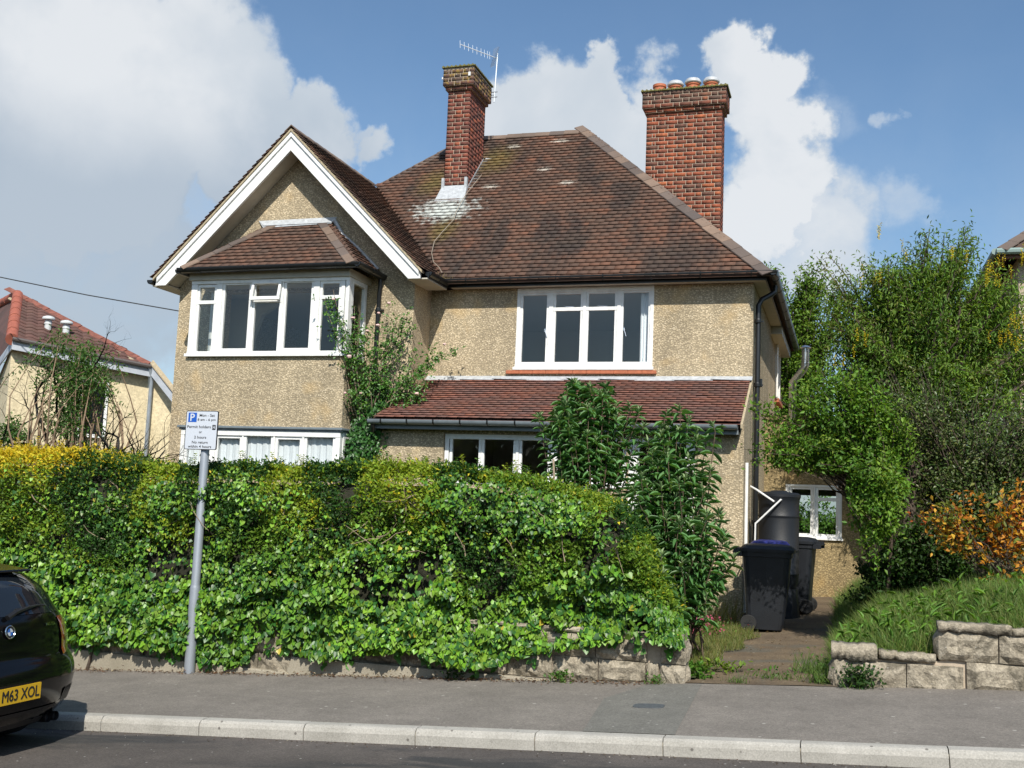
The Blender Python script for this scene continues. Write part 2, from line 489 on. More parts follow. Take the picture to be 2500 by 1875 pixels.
class MB:
    def __init__(self):
        self.v = []
        self.f = []
        self.m = []

    def face(self, pts, mi=0):
        b = len(self.v)
        self.v += [tuple(p) for p in pts]
        self.f.append(tuple(range(b, b + len(pts))))
        self.m.append(mi)

    def hexa(self, p, mi=0):
        """8 points: bottom ring 0-3 then top ring 4-7"""
        b = len(self.v)
        self.v += [tuple(q) for q in p]
        for q in ((3, 2, 1, 0), (4, 5, 6, 7), (0, 1, 5, 4), (1, 2, 6, 5), (2, 3, 7, 6), (3, 0, 4, 7)):
            self.f.append(tuple(b + i for i in q))
            self.m.append(mi)

    def box(self, x0, x1, y0, y1, z0, z1, mi=0):
        self.hexa([(x0, y0, z0), (x1, y0, z0), (x1, y1, z0), (x0, y1, z0), (x0, y0, z1), (x1, y0, z1), (x1, y1, z1), (x0, y1, z1)], mi)

    def prism(self, poly, d, mi=0):
        """poly: list of 3d points (planar), extruded by vector d"""
        b = len(self.v)
        n = len(poly)
        d = Vector(d)
        self.v += [tuple(p) for p in poly] + [tuple(Vector(p) + d) for p in poly]
        self.f.append(tuple(b + i for i in reversed(range(n))))
        self.f.append(tuple(b + n + i for i in range(n)))
        self.m += [mi, mi]
        for i in range(n):
            j = (i + 1) % n
            self.f.append((b + i, b + j, b + n + j, b + n + i))
            self.m.append(mi)

    def tube(self, pts, r, seg=8, mi=0, cap=True):
        pts = [Vector(p) for p in pts]
        n = len(pts)
        rs = r if isinstance(r, (list, tuple, np.ndarray)) else [r] * n
        b = len(self.v)
        ref = Vector((0.13, 0.27, 1)).normalized()
        prev = None
        for i, p in enumerate(pts):
            if i == 0: t = pts[1] - pts[0]
            elif i == n - 1: t = pts[-1] - pts[-2]
            else: t = (pts[i + 1] - pts[i]).normalized() + (pts[i] - pts[i - 1]).normalized()
            if t.length < 1e-9: t = Vector((0, 0, 1))
            t.normalize()
            a = prev if prev is not None else (ref if abs(t.dot(ref)) < 0.95 else Vector((1, 0, 0)))
            u = (a - t * a.dot(t)).normalized()
            w = t.cross(u)
            prev = u
            for k in range(seg):
                an = 2 * math.pi * k / seg
                self.v.append(tuple(p + (u * math.cos(an) + w * math.sin(an)) * rs[i]))
        for i in range(n - 1):
            for k in range(seg):
                k2 = (k + 1) % seg
                self.f.append((b + i * seg + k, b + i * seg + k2, b + (i + 1) * seg + k2, b + (i + 1) * seg + k))
                self.m.append(mi)
        if cap:
            self.f.append(tuple(b + k for k in reversed(range(seg))))
            self.f.append(tuple(b + (n - 1) * seg + k for k in range(seg)))
            self.m += [mi, mi]

    def lathe(self, prof, c, seg=20, mi=0, axis='Z'):
        """prof: (radius, height) list"""
        b = len(self.v)
        for (r, h) in prof:
            for k in range(seg):
                an = 2 * math.pi * k / seg
                x, y = r * math.cos(an), r * math.sin(an)
                q = {'Z': (x, y, h), 'Y': (x, h, y), 'X': (h, x, y)}[axis]
                self.v.append((c[0] + q[0], c[1] + q[1], c[2] + q[2]))
        for i in range(len(prof) - 1):
            for k in range(seg):
                k2 = (k + 1) % seg
                self.f.append((b + i * seg + k, b + i * seg + k2, b + (i + 1) * seg + k2, b + (i + 1) * seg + k))
                self.m.append(mi)
        self.f.append(tuple(b + k for k in reversed(range(seg))))
        self.f.append(tuple(b + (len(prof) - 1) * seg + k for k in range(seg)))
        self.m += [mi, mi]

    def mesh(self, name, mats, smooth=False):
        me = bpy.data.meshes.new(name)
        me.from_pydata(self.v, [], self.f)
        for mm in (mats if isinstance(mats, (list, tuple)) else [mats]):
            me.materials.append(mm)
        me.polygons.foreach_set('material_index', np.array(self.m, dtype=np.int32))
        bm = bmesh.new()
        bm.from_mesh(me)
        bmesh.ops.recalc_face_normals(bm, faces=bm.faces)
        bm.to_mesh(me)
        bm.free()
        if smooth:
            me.polygons.foreach_set('use_smooth', np.ones(len(me.polygons), dtype=bool))
            try:
                me.set_sharp_from_angle(angle=R(40))
            except Exception:
                pass
        me.update()
        return me

    def build(self, name, mats, parent=None, smooth=False, bevel=0.0, P=(0, 0, 0)):
        o = addobj(name, self.mesh(name, mats, smooth), parent, P)
        if bevel:
            bv = o.modifiers.new('bevel', 'BEVEL')
            bv.width = bevel
            bv.segments = 2
            bv.limit_method = 'ANGLE'
        return o


def wall_panel(mb, axis, plane, a0, a1, z0, z1, holes=(), thick=0.2, mi=0):
    """solid wall with openings; axis 'X' runs along x at y=plane (outer face, grows to +y*thick), axis 'Y' runs along y at x=plane (grows to +x*thick)"""
    us = sorted({a0, a1} | {h[0] for h in holes} | {h[1] for h in holes})
    zs = sorted({z0, z1} | {h[2] for h in holes} | {h[3] for h in holes})

    def solid(i, j):
        if i < 0 or j < 0 or i >= len(us) - 1 or j >= len(zs) - 1: return False
        u, z = (us[i] + us[i + 1]) / 2, (zs[j] + zs[j + 1]) / 2
        return not any(h[0] < u < h[1] and h[2] < z < h[3] for h in holes)

    def P(u, w, z):
        return (u, plane + w, z) if axis == 'X' else (plane + w, u, z)
    for i in range(len(us) - 1):
        for j in range(len(zs) - 1):
            if not solid(i, j): continue
            u0, u1, q0, q1 = us[i], us[i + 1], zs[j], zs[j + 1]
            mb.face([P(u0, 0, q0), P(u1, 0, q0), P(u1, 0, q1), P(u0, 0, q1)], mi)
            mb.face([P(u1, thick, q0), P(u0, thick, q0), P(u0, thick, q1), P(u1, thick, q1)], mi)
            if not solid(i - 1, j): mb.face([P(u0, thick, q0), P(u0, 0, q0), P(u0, 0, q1), P(u0, thick, q1)], mi)
            if not solid(i + 1, j): mb.face([P(u1, 0, q0), P(u1, thick, q0), P(u1, thick, q1), P(u1, 0, q1)], mi)
            if not solid(i, j - 1): mb.face([P(u0, thick, q0), P(u1, thick, q0), P(u1, 0, q0), P(u0, 0, q0)], mi)
            if not solid(i, j + 1): mb.face([P(u0, 0, q1), P(u1, 0, q1), P(u1, thick, q1), P(u0, thick, q1)], mi)


def text_mesh(body, width=None, height=None, extrude=0.001, embolden=0.0):
    """flat lettering mesh in the xz plane facing -y, centred on its own box, scaled to a width (and height)"""
    cu = bpy.data.curves.new('lettering', 'FONT')
    cu.body = body
    cu.extrude = 0.0
    cu.offset = embolden
    cu.resolution_u = 3
    o = bpy.data.objects.new('lettering', cu)
    me = bpy.data.meshes.new_from_object(o)
    bpy.data.objects.remove(o)
    n = len(me.vertices)
    V = np.empty(n * 3, dtype=np.float32)
    me.vertices.foreach_get('co', V)
    V = V.reshape(-1, 3)
    lo, hi = V.min(0), V.max(0)
    c = (lo + hi) / 2
    sx = width / (hi[0] - lo[0]) if width else None
    sz = height / (hi[1] - lo[1]) if height else sx
    if sx is None: sx = sz
    pts = [((p[0] - c[0]) * sx, 0.0, (p[1] - c[1]) * sz) for p in V]
    faces = [tuple(p.vertices) for p in me.polygons]
    bpy.data.meshes.remove(me)
    return pts, faces


def add_text(mb, body, cx, y, cz, width=None, height=None, mi=0, embolden=0.01, frame=None):
    pts, faces = text_mesh(body, width, height, embolden=embolden)
    b = len(mb.v)
    for p in pts:
        q = (cx + p[0], y, cz + p[2]) if frame is None else tuple(frame(p[0], p[2]))
        mb.v.append(q)
    for f in faces:
        mb.f.append(tuple(b + i for i in f))
        mb.m.append(mi)


# ------------------------------------------------------------------ leaves
SHAPES = {
    'ovate': (np.array([(0, 0, 0), (0.42, -0.5, 0.14), (1, 0, -0.06), (0.42, 0.5, 0.14)]), [np.array([(0, 1, 2), (0, 2, 3)])]),
    'ivy': (np.array([(0.08, 0, 0), (-0.06, -0.44, 0.04), (0.40, -0.52, 0.10), (1.0, 0, -0.12), (0.40, 0.52, 0.10), (-0.06, 0.44, 0.04)]), [np.array([(0, 1, 2, 3), (0, 3, 4, 5)])]),
    'lance': (np.array([(0, 0, 0), (0.32, -0.5, 0.12), (0.68, -0.36, 0.02), (1, 0, -0.26), (0.68, 0.36, 0.02), (0.32, 0.5, 0.12)]), [np.array([(0, 1, 2, 3), (0, 3, 4, 5)])]),
    'blade': (np.array([(0, -0.5, 0), (0.55, -0.35, -0.05), (1, 0, -0.30), (0.55, 0.35, -0.05), (0, 0.5, 0)]), [np.array([(0, 1, 3, 4)]), np.array([(1, 2, 3)])]),
}


def norm(a):
    return a / np.maximum(np.linalg.norm(a, axis=1, keepdims=True), 1e-9)


def leaves(name, P, D, N, L, Wd, col, material, parent=None, shape='ovate', kind=None, PO=(0, 0, 0)):
    S, F = SHAPES[shape]
    n = len(P)
    t = norm(D)
    nn = norm(N - t * np.sum(N * t, 1, keepdims=True))
    b = np.cross(nn, t)
    L = np.broadcast_to(np.asarray(L, float), (n,))[:, None, None]
    Wd = np.broadcast_to(np.asarray(Wd, float), (n,))[:, None, None]
    V = P[:, None, :] + t[:, None, :] * S[None, :, 0:1] * L + b[:, None, :] * S[None, :, 1:2] * Wd + nn[:, None, :] * S[None, :, 2:3] * L
    k = len(S)
    off = (np.arange(n) * k)[:, None, None]
    FF = [(f[None] + off).reshape(-1, f.shape[1]) for f in F]
    cc = np.repeat(np.asarray(col, dtype=np.float32), k, axis=0)
    me = npmesh(name, V.reshape(-1, 3) - np.asarray(PO), FF, [material], cc)
    o = addobj(name, me, parent, PO)
    if kind: o['kind'] = kind
    return o


def rvec(n):
    return norm(RNG.normal(size=(n, 3)))


def wob(x, z, s=1.0, seed=0):
    """smooth pseudo noise in -1..1"""
    r = np.random.default_rng(seed)
    a = np.zeros_like(x, dtype=float)
    for i in range(7):
        fx, fz, ph = r.normal(0, 1.7), r.normal(0, 1.7), r.uniform(0, 6.28)
        a += np.sin(s * (fx * x + fz * z) + ph)
    return a / 3.2


def colvar(n, c, v=0.22, hue=0.1):
    c = np.asarray(c, float)
    k = 1 + RNG.uniform(-v, v, size=(n, 1))
    h = 1 + RNG.uniform(-hue, hue, size=(n, 3))
    return np.clip(c * k * h, 0.001, 1)


def blobpts(n, blobs):
    """points filling a list of ellipsoids (cx,cy,cz,rx,ry,rz,weight)"""
    w = np.array([b[6] for b in blobs], float)
    idx = RNG.choice(len(blobs), n, p=w / w.sum())
    u = rvec(n) * (RNG.uniform(0, 1, (n, 1)) ** 0.42)
    B = np.array([b[:6] for b in blobs])
    return B[idx, :3] + u * B[idx, 3:6]


# ================================================================== THE SETTING
def gz(x, y):
    """height of the pavement plane; the street climbs to the right"""
    return -0.033 + 0.0621 * x + 0.02 * y


def sheet(name, x0, x1, y0, y1, zf, nx, ny, material, parent=None, kind=None):
    xs, ys = np.linspace(x0, x1, nx + 1), np.linspace(y0, y1, ny + 1)
    X, Y = np.meshgrid(xs, ys)
    Z = np.vectorize(zf)(X, Y)
    V = np.stack([X, Y, Z], -1).reshape(-1, 3)
    i, j = np.meshgrid(np.arange(nx), np.arange(ny))
    a = (j * (nx + 1) + i).ravel()
    F = np.stack([a, a + 1, a + nx + 2, a + nx + 1], 1)
    o = addobj(name, npmesh(name, V, [F], [material], smooth=True), parent)
    if kind: o['kind'] = kind
    return o


def clampx(x): return max(-45.0, min(45.0, x))


def road_z(x, y): return 0.0621 * clampx(x) + 0.005 + 0.015 * (7.5 - y) * (1 if y > 3.5 else 0) + (0.06 if y <= 3.5 else 0)


def ground_z(x, y):
    z = 0.0621 * clampx(x) - 0.033 + 0.02 * min(max(y, -30.0), 30.0) - 0.14
    return z if y > 7.6 else min(z, 0.0621 * clampx(x) - 0.12)


sheet('ground', -400, 400, -300, 500, ground_z, 80, 80, M['soil'], kind='structure')
road = sheet('road', -45, 45, -1.5, 7.575, lambda x, y: 0.0621 * x + 0.006 + 0.012 * (7.5 - y), 60, 12, M['asphalt_road'], kind='structure')
pave = sheet('pavement', -45, 45, 7.69, 9.95, gz, 60, 4, M['asphalt_path'], kind='structure')
mb = MB()
mb.face([(x, y, gz(x, y) + 0.004) for x, y in ((-1.80, 7.70), (-1.14, 7.70), (-1.22, 9.78), (-1.66, 9.78), (-1.93, 9.0))])
mb.build('tarmac_patch', M['asphalt_patch'], pave)

# kerb: one object per stone
kerb = empty('kerb', (-5.77, 7.56, -0.2), kind='structure')
prof = [(7.555, -0.25), (7.560, 0.075), (7.572, 0.102), (7.592, 0.118), (7.62, 0.122), (7.695, 0.122), (7.695, -0.25)]
KM = []
for vi in range(4):
    mb = MB()
    Lk = 0.909
    r = random.Random(vi)
    mb.prism([(0.0, y - 7.56 + r.uniform(-0.002, 0.002), z + r.uniform(-0.002, 0.002)) for y, z in prof], (Lk, 0, 0))
    KM.append(mb.mesh('kerb_stone', M['kerb']))
for i in range(-5, 14):
    x = -5.77 + 0.915 * i
    o = addobj('kerb_stone', KM[i % 4], kerb, (x + 0.003, 7.56, 0.0621 * (x) - 0.0))
    o.rotation_euler = (0, -math.atan(0.0621), R(random.uniform(-0.25, 0.25)))
mb = MB()
mb.prism([(-12, 7.573, -0.3 - 0.745), (-12, 7.573, 0.09 - 0.745), (-12, 7.688, 0.09 - 0.745), (-12, 7.688, -0.3 - 0.745)], (21, 0, 21 * 0.0621))
mb.build('kerb_bed', M['plinth'], kerb)

# drive and little lawn beside it
drive = sheet('driveway', -2.2, 0.15, 9.84, 18.5, lambda x, y: gz(x, y) + 0.005 + 0.003 * math.sin(x * 7 + y * 3) * math.sin(y * 2.1), 24, 60, M['drive'], kind='structure')
front_garden = sheet('front_garden', -14, -1.3, 9.98, 15.2, lambda x, y: gz(x, y) + 0.02 + 0.03 * math.sin(x * 2.1) * math.sin(y * 1.7), 40, 20, M['turf'], kind='structure')


def bank_z(x, y):
    z0 = gz(x, y) + 0.02
    a = min(max((x + 0.10) / 0.5, 0), 1)
    b = min(max((y - 9.95) / 2.2, 0), 1)
    rise = 0.18 + 0.20 * min(b * 2.0, 1) + 0.26 * min(max((x - 0.6) / 0.8, 0), 1)
    return z0 + a * rise + 0.03 * math.sin(5 * x + 3 * y)


bank = sheet('garden_bank', -0.12, 9.0, 9.98, 20.0, bank_z, 50, 50, M['turf'], kind='structure')

# ================================================================== THE HOUSE
HB = (-6.0, 15.82, 0.0)
house = empty('house', HB, 'two storey pebbledash house with tiled hipped roof, white gable and two brick chimneys', 'house')
ZS = 5.003   # soffit level
XM = -8.535  # middle of the gable
mainwall = MB()
wall_panel(mainwall, 'X', 15.82, -6.424, -1.326, -0.6, ZS, [(-4.965, -2.800, 3.70, 4.995), (-6.2, -1.7, 0.2, 2.75)])
wall_panel(mainwall, 'Y', -1.526, 16.02, 22.62, -0.6, ZS, [(20.9, 22.1, 3.80, 4.90)])
wall_panel(mainwall, 'X', 22.62, -10.667, -1.326, -0.6, ZS)
wall_panel(mainwall, 'Y', -10.667, 15.316, 22.62, -0.6, ZS)
mainwall.build('wall', M['pebbledash'], house)
# gable wing
w = MB()
wall_panel(w, 'X', 15.116, -10.667, -6.424, -0.6, ZS, [(-9.80, -7.35, 0.4, 4.90)])
w.prism([(-10.667, 15.116, ZS), (-6.424, 15.116, ZS), (-6.424, 15.116, ZS + 0.14), (XM, 15.116, ZS + 2.26), (-10.667, 15.116, ZS + 0.13)], (0, 0.2, 0))
wall_panel(w, 'Y', -6.624, 15.316, 15.82, -0.6, ZS)
w.build('gable_wall', M['pebbledash'], house)
# two storey square bay
w = MB()
wall_panel(w, 'X', 14.40, -9.965, -7.190, -0.6, 1.885)
wall_panel(w, 'Y', -7.390, 14.60, 15.116, -0.6, 1.885)
wall_panel(w, 'Y', -9.965, 14.60, 15.116, -0.6, 1.885)
w.box(-9.965, -7.190, 14.40, 15.114, 2.645, 3.715)
w.build('bay_wall', M['pebbledash'], house)
# ground floor lean-to front
w = MB()
wall_panel(w, 'X', 14.68, -6.75, -1.378, -0.6, 2.70, [(-5.66, -2.93, 1.90, 2.615), (-2.90, -1.98, 0.25, 2.615)])
wall_panel(w, 'Y', -6.75, 14.88, 15.12, -0.6, 2.70)
pp = [(-1.526, 14.68 + 0.0, -0.6), (-1.526, 15.82, -0.6), (-1.526, 15.82, 3.50), (-1.526, 14.68, 2.76)]
w.prism([(-1.3765, 14.682, -0.6), (-1.3765, 15.818, -0.6), (-1.3765, 15.818, 3.48), (-1.3765, 14.682, 2.83)], (0.048, 0, 0))
w.prism([(-1.56, 14.882, -0.6), (-1.56, 15.818, -0.6), (-1.56, 15.818, 3.46), (-1.56, 14.882, 2.85)], (0.18, 0, 0))
w.build('porch_wall', M['pebbledash'], house)
# inside: floors, ceilings, partitions
w = MB()
w.box(-10.45, -1.55, 15.33, 22.6, 2.95, 3.05)
w.box(-10.45, -1.55, 16.03, 22.6, 4.93, 5.0)
w.box(-10.45, -6.64, 15.33, 16.02, 4.93, 5.0)
w.box(-10.45, -1.55, 15.33, 22.6, 0.05, 0.15)
w.box(-6.73, -1.58, 14.90, 15.80, 0.05, 0.15)
w.box(-6.60, -6.48, 16.03, 22.6, 0.15, 4.92)
w.box(-10.45, -6.62, 18.9, 19.0, 0.15, 4.92)
w.box(-6.46, -1.55, 19.4, 19.5, 0.15, 4.92)
# arched alcove seen through the bay
arch = [(-9.62, 3.06), (-9.62, 4.25)] + [(-9.62 + 0.45 - 0.45 * math.cos(a), 4.25 + 0.55 * math.sin(a)) for a in np.linspace(0.2, math.pi - 0.2, 9)] + [(-8.72, 4.25), (-8.72, 3.06)]
w.prism([(-10.44, 15.8, 3.06), (-9.64, 15.8, 3.06), (-9.64, 15.8, 4.25), (-9.50, 15.8, 4.65), (-9.2, 15.8, 4.82), (-9.2, 15.8, 4.92), (-10.44, 15.8, 4.92)], (0, 0.1, 0))
w.build('interior_wall', M['interior'], house)


# ---- windows: every window is a part, its panes, frame bars, casements and curtains are sub-parts
def window_x(name, y, x0, x1, z0, z1, lights, posts, head=0.06, sill=0.07, jamb=0.055, depth=0.09, label=None, sillproj=0.05, casement=True, curtains=None, sidey=None):
    """front facing window in the plane y; lights: (gx0, gx1, gz0, gz1, transom z or None, open?)"""
    win = MB()
    win.box(x0, x0 + jamb, y, y + depth, z0 + sill, z1 - head)
    win.box(x1 - jamb, x1, y, y + depth, z0 + sill, z1 - head)
    win.box(x0, x1, y - 0.004, y + depth, z1 - head, z1)
    for (a, b) in posts:
        win.box(a, b, y + 0.002, y + depth, z0 + sill, z1 - head)
    wo = win.build('window', M['white_paint'], house, bevel=0.004)
    if label: wo['label'] = label
    s = MB()
    s.box(x0 - 0.02, x1 + 0.02, y - sillproj, y + depth, z0, z0 + sill * 0.55)
    s.box(x0, x1, y - 0.012, y + depth, z0 + sill * 0.55, z0 + sill)
    s.build('sill', M['white_paint'], wo, bevel=0.004)
    for (gx0, gx1, gz0, gz1, tr, op) in lights:
        f = 0.042
        yc = y + 0.018
        mbx = MB()
        panes = []
        zs = [(gz0, gz1)] if tr is None else [(gz0, tr - 0.03), (tr + 0.03, gz1)]
        if tr is not None:
            mbx.box(gx0 - f, gx1 + f, yc - 0.006, yc + 0.05, tr - 0.028, tr + 0.028)
        mbx.box(gx0 - f, gx0, yc, yc + 0.045, gz0 - f, gz1 + f)
        mbx.box(gx1, gx1 + f, yc, yc + 0.045, gz0 - f, gz1 + f)
        mbx.box(gx0, gx1, yc, yc + 0.045, gz0 - f, gz0)
        mbx.box(gx0, gx1, yc, yc + 0.045, gz1, gz1 + f)
        mbx.build('casement', M['white_paint'], wo, bevel=0.003)
        for k, (a, b) in enumerate(zs):
            p = MB()
            p.box(gx0 - 0.006, gx1 + 0.006, yc + 0.022, yc + 0.026, a - 0.006, b + 0.006)
            p.build('pane', M['glass'], wo)
        if op:
            # fanlight pushed open at the bottom
            q = MB()
            ang = R(11)
            hh = gz1 - tr
            for (ux0, ux1, d0, d1) in ((gx0 - f, gx1 + f, 0, 0.04), (gx0 - f, gx1 + f, hh + 0.0, hh + 0.055), (gx0 - f, gx0, 0.04, hh), (gx1, gx1 + f, 0.04, hh)):
                zt0, zt1 = gz1 + f - d0, gz1 + f - d1
                P8 = []
                for yy, dd in ((0.0, d0), (0.0, d1)):
                    pass
                def pt(xx, dd, off): return (xx, yc - 0.012 - math.sin(ang) * dd - off * math.cos(ang), gz1 + f - math.cos(ang) * dd - off * math.sin(ang) * -1)
                q.hexa([pt(ux0, d1, 0.035), pt(ux1, d1, 0.035), pt(ux1, d1, 0), pt(ux0, d1, 0), pt(ux0, d0, 0.035), pt(ux1, d0, 0.035), pt(ux1, d0, 0), pt(ux0, d0, 0)])
            q.build('fanlight', M['white_paint'], wo, bevel=0.003)
    for (cx0, cx1, cz0, cz1, amp, nf, yy) in (curtains or []):
        nx = max(8, int((cx1 - cx0) * 110))
        xs = np.linspace(cx0, cx1, nx)
        V, F = [], []
        ph = random.uniform(0, 6)
        for i, x in enumerate(xs):
            t = (x - cx0) / (cx1 - cx0)
            yv = amp * (math.sin(t * nf * 6.283 + ph) + 0.5 * math.sin(t * nf * 2.3 * 6.283 + ph * 2))
            V += [(x, y + yy + yv * 1.3, cz0), (x, y + yy + yv, (cz0 + cz1) / 2), (x, y + yy + yv * 0.55, cz1)]
        for i in range(nx - 1):
            b = i * 3
            F += [(b, b + 3, b + 4, b + 1), (b + 1, b + 4, b + 5, b + 2)]
        addobj('curtain', npmesh('curtain', V, [np.array(F)], [M['curtain']], smooth=True), wo)
    return wo


def handle(wo, x, y, z, kind='stay'):
    mb = MB()
    if kind == 'stay':
        mb.tube([(x - 0.07, y - 0.01, z + 0.02), (x - 0.03, y - 0.022, z + 0.006), (x + 0.09, y - 0.018, z + 0.004)], 0.006, 6)
    else:
        mb.tube([(x, y - 0.015, z + 0.05), (x + 0.006, y - 0.025, z + 0.04), (x + 0.035, y - 0.02, z - 0.06)], 0.008, 6)
        mb.box(x - 0.012, x + 0.012, y - 0.012, y, z + 0.025, z + 0.075)
    mb.build('handle', M['steel'], wo)


gb = 3.83
wm = window_x('w', 15.812, -4.966, -2.799, 3.70, 4.998,
              [(-4.871, -4.485, gb, 4.885, None, 0), (-4.335, -3.942, gb, 4.89, 4.658, 0), (-3.812, -3.404, gb, 4.892, 4.658, 0), (-3.268, -2.884, gb, 4.895, None, 0)],
              [(-4.445, -4.377), (-3.902, -3.852), (-3.364, -3.308)], head=0.075, sill=0.085, jamb=0.055,
              curtains=[(-3.02, -2.86, 3.80, 4.92, 0.02, 3.5, 0.13)], label='four light white casement window')
handle(wm, -4.14, 15.85, 4.69); handle(wm, -3.61, 15.85, 4.69); handle(wm, -3.25, 15.84, 4.28, 'peg'); handle(wm, -4.50, 15.84, 4.28, 'peg')
s = MB()
for i in range(11):
    xx = -5.095 + 0.2150 * i
    s.box(xx, xx + 0.2125, 15.765, 15.88, 3.640, 3.692)
s.build('tile_sill', M['terracotta'], house, bevel=0.006)

wb = window_x('w', 14.392, -9.948, -7.184, 3.722, 4.94,
              [(-9.80, -9.535, 3.81, 4.832, 4.595, 0), (-9.346, -8.910, 3.855, 4.862, None, 0), (-8.800, -8.374, 3.81, 4.852, 4.60, 1), (-8.258, -7.832, 3.855, 4.87, None, 0), (-7.642, -7.362, 3.81, 4.845, 4.635, 0)],
              [(-9.893, -9.843), (-9.492, -9.390), (-8.868, -8.843), (-8.332, -8.302), (-7.79, -7.686), (-7.320, -7.262)], head=0.055, sill=0.085, jamb=0.06, label='upper bay window with open fanlight')
wl = window_x('w', 14.392, -9.945, -7.195, 1.89, 2.578,
              [(-9.833, -9.599, 1.965, 2.492, None, 0), (-9.285, -8.902, 1.965, 2.455, None, 0), (-8.788, -8.362, 1.965, 2.492, None, 0), (-8.243, -7.872, 1.965, 2.455, None, 0), (-7.752, -7.320, 1.965, 2.495, None, 0)],
              [(-9.555, -9.33), (-8.858, -8.832), (-8.318, -8.287), (-7.828, -7.796), (-7.276, -7.25)], head=0.08, sill=0.08, jamb=0.06, label='lower bay window hung with net curtains',
              curtains=[(-9.85, -8.87, 1.93, 2.535, 0.010, 8, 0.105), (-8.83, -7.28, 1.93, 2.535, 0.010, 13, 0.105)])


def side_window(x, y0, y1, z0, z1, head, sill, facing=1):
    """side light of the bay in the plane x"""
    win = MB()
    th = 0.06
    a, b = (x - th, x) if facing > 0 else (x, x + th)
    win.box(a, b, y0, y0 + 0.07, z0 + sill, z1 - head)
    win.box(a, b, y1 - 0.07, y1, z0 + sill, z1 - head)
    win.box(a, b, y0, y1, z1 - head, z1)
    win.box(a - (0.0 if facing > 0 else 0.03), b + (0.03 if facing > 0 else 0.0), y0, y1, z0, z0 + sill)
    o = win.build('window', M['white_paint'], house, bevel=0.004)
    p = MB()
    xm = (a + b) / 2
    p.box(xm - 0.002, xm + 0.002, y0 + 0.06, y1 - 0.06, z0 + sill - 0.01, z1 - head + 0.01)
    p.build('pane', M['glass'], o)
    return o


for xx, fc in ((-7.186, 1), (-9.948, -1)):
    side_window(xx, 14.486, 15.02, 3.722, 4.94, 0.07, 0.085, fc)
    side_window(xx, 14.486, 15.02, 1.89, 2.578, 0.09, 0.08, fc)
w = MB()
w.box(-9.975, -7.165, 14.345, 15.115, 4.942, 5.06)
w.build('bay_fascia', M['cream_paint'], house, bevel=0.004)
w = MB()
w.box(-10.0, -7.15, 14.345, 15.115, 2.605, 2.643)
w.box(-9.975, -7.17, 14.37, 15.115, 2.580, 2.605)
w.build('cornice', M['grey_gutter'], house, bevel=0.008)

wp = window_x('w', 14.72, -5.65, -2.90, 1.89, 2.61,
              [(-5.538, -5.130, 1.975, 2.535, None, 0), (-5.043, -4.600, 1.975, 2.54, None, 0), (-4.470, -4.082, 1.975, 2.535, None, 0), (-3.942, -3.50, 1.975, 2.54, None, 0), (-3.42, -2.99, 1.975, 2.54, None, 0)],
              [(-5.086, -5.085), (-4.556, -4.514), (-4.04, -3.985), (-3.457, -3.462)], head=0.07, sill=0.085, jamb=0.06, label='ground floor window under the lean-to roof')
d = MB()
d.box(-2.90, -2.83, 14.70, 14.80, 0.2, 2.61)
d.box(-2.05, -1.98, 14.70, 14.80, 0.2, 2.61)
d.box(-2.83, -2.05, 14.70, 14.80, 2.53, 2.61)
d.box(-2.83, -2.05, 14.73, 14.78, 0.2, 1.05)
d.box(-2.83, -2.76, 14.73, 14.78, 1.05, 2.53)
d.box(-2.12, -2.05, 14.73, 14.78, 1.05, 2.53)
d.box(-2.76, -2.12, 14.73, 14.78, 1.86, 1.92)
do = d.build('door', M['white_paint'], house, bevel=0.004)
p = MB()
p.box(-2.77, -2.11, 14.75, 14.754, 1.04, 2.54)
p.build('pane', M['glass'], do)

# upper side window and its tile sill
w = MB()
w.box(-1.36, -1.295, 20.90, 20.97, 3.84, 4.90)
w.box(-1.36, -1.295, 22.03, 22.10, 3.84, 4.90)
w.box(-1.36, -1.295, 20.97, 22.03, 4.83, 4.90)
w.box(-1.36, -1.295, 20.97, 22.03, 3.84, 3.91)
o = w.build('window', M['white_paint'], house)
p = MB()
p.box(-1.332, -1.328, 20.95, 22.05, 3.9, 4.85)
p.build('pane', M['glass'], o)
s = MB()
s.box(-1.36, -1.24, 20.85, 22.15, 3.76, 3.83)
s.build('tile_sill', M['terracotta'], house)
w = MB()
w.box(-1.325, -1.13, 19.6, 22.6, 4.86, 4.998)
w.build('soffit_box', M['cream_paint'], house)

# rear wing with the white kitchen window
w = MB()
wall_panel(w, 'X', 18.43, -1.325, 1.6, -0.6, 3.20, [(-0.975, -0.075, 1.235, 2.135)])
wall_panel(w, 'Y', 1.4, 18.63, 22.0, -0.6, 3.20)
w.box(-1.32, 1.62, 18.40, 22.0, 3.20, 3.28)
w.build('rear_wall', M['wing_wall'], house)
rw = window_x('w', 18.44, -0.975, -0.075, 1.235, 2.135, [(-0.87, -0.575, 1.33, 2.055, None, 0), (-0.45, -0.17, 1.33, 2.055, 1.90, 0)], [(-0.53, -0.495)], head=0.04, sill=0.06, jamb=0.06, label='white kitchen window of the rear wing')
w = MB()
wall_panel(w, 'X', 20.6, -1.3, 1.38, -0.4, 3.15, [(-1.0, 0.15, 1.22, 2.0)], 0.1)
w.box(-1.3, 1.38, 18.65, 20.6, 0.2, 0.3)
w.build('interior_wall', M['interior'], house)


# ---- roofs
TILES = []     # (roof part, 4x4, score, full)
TW = 0.165


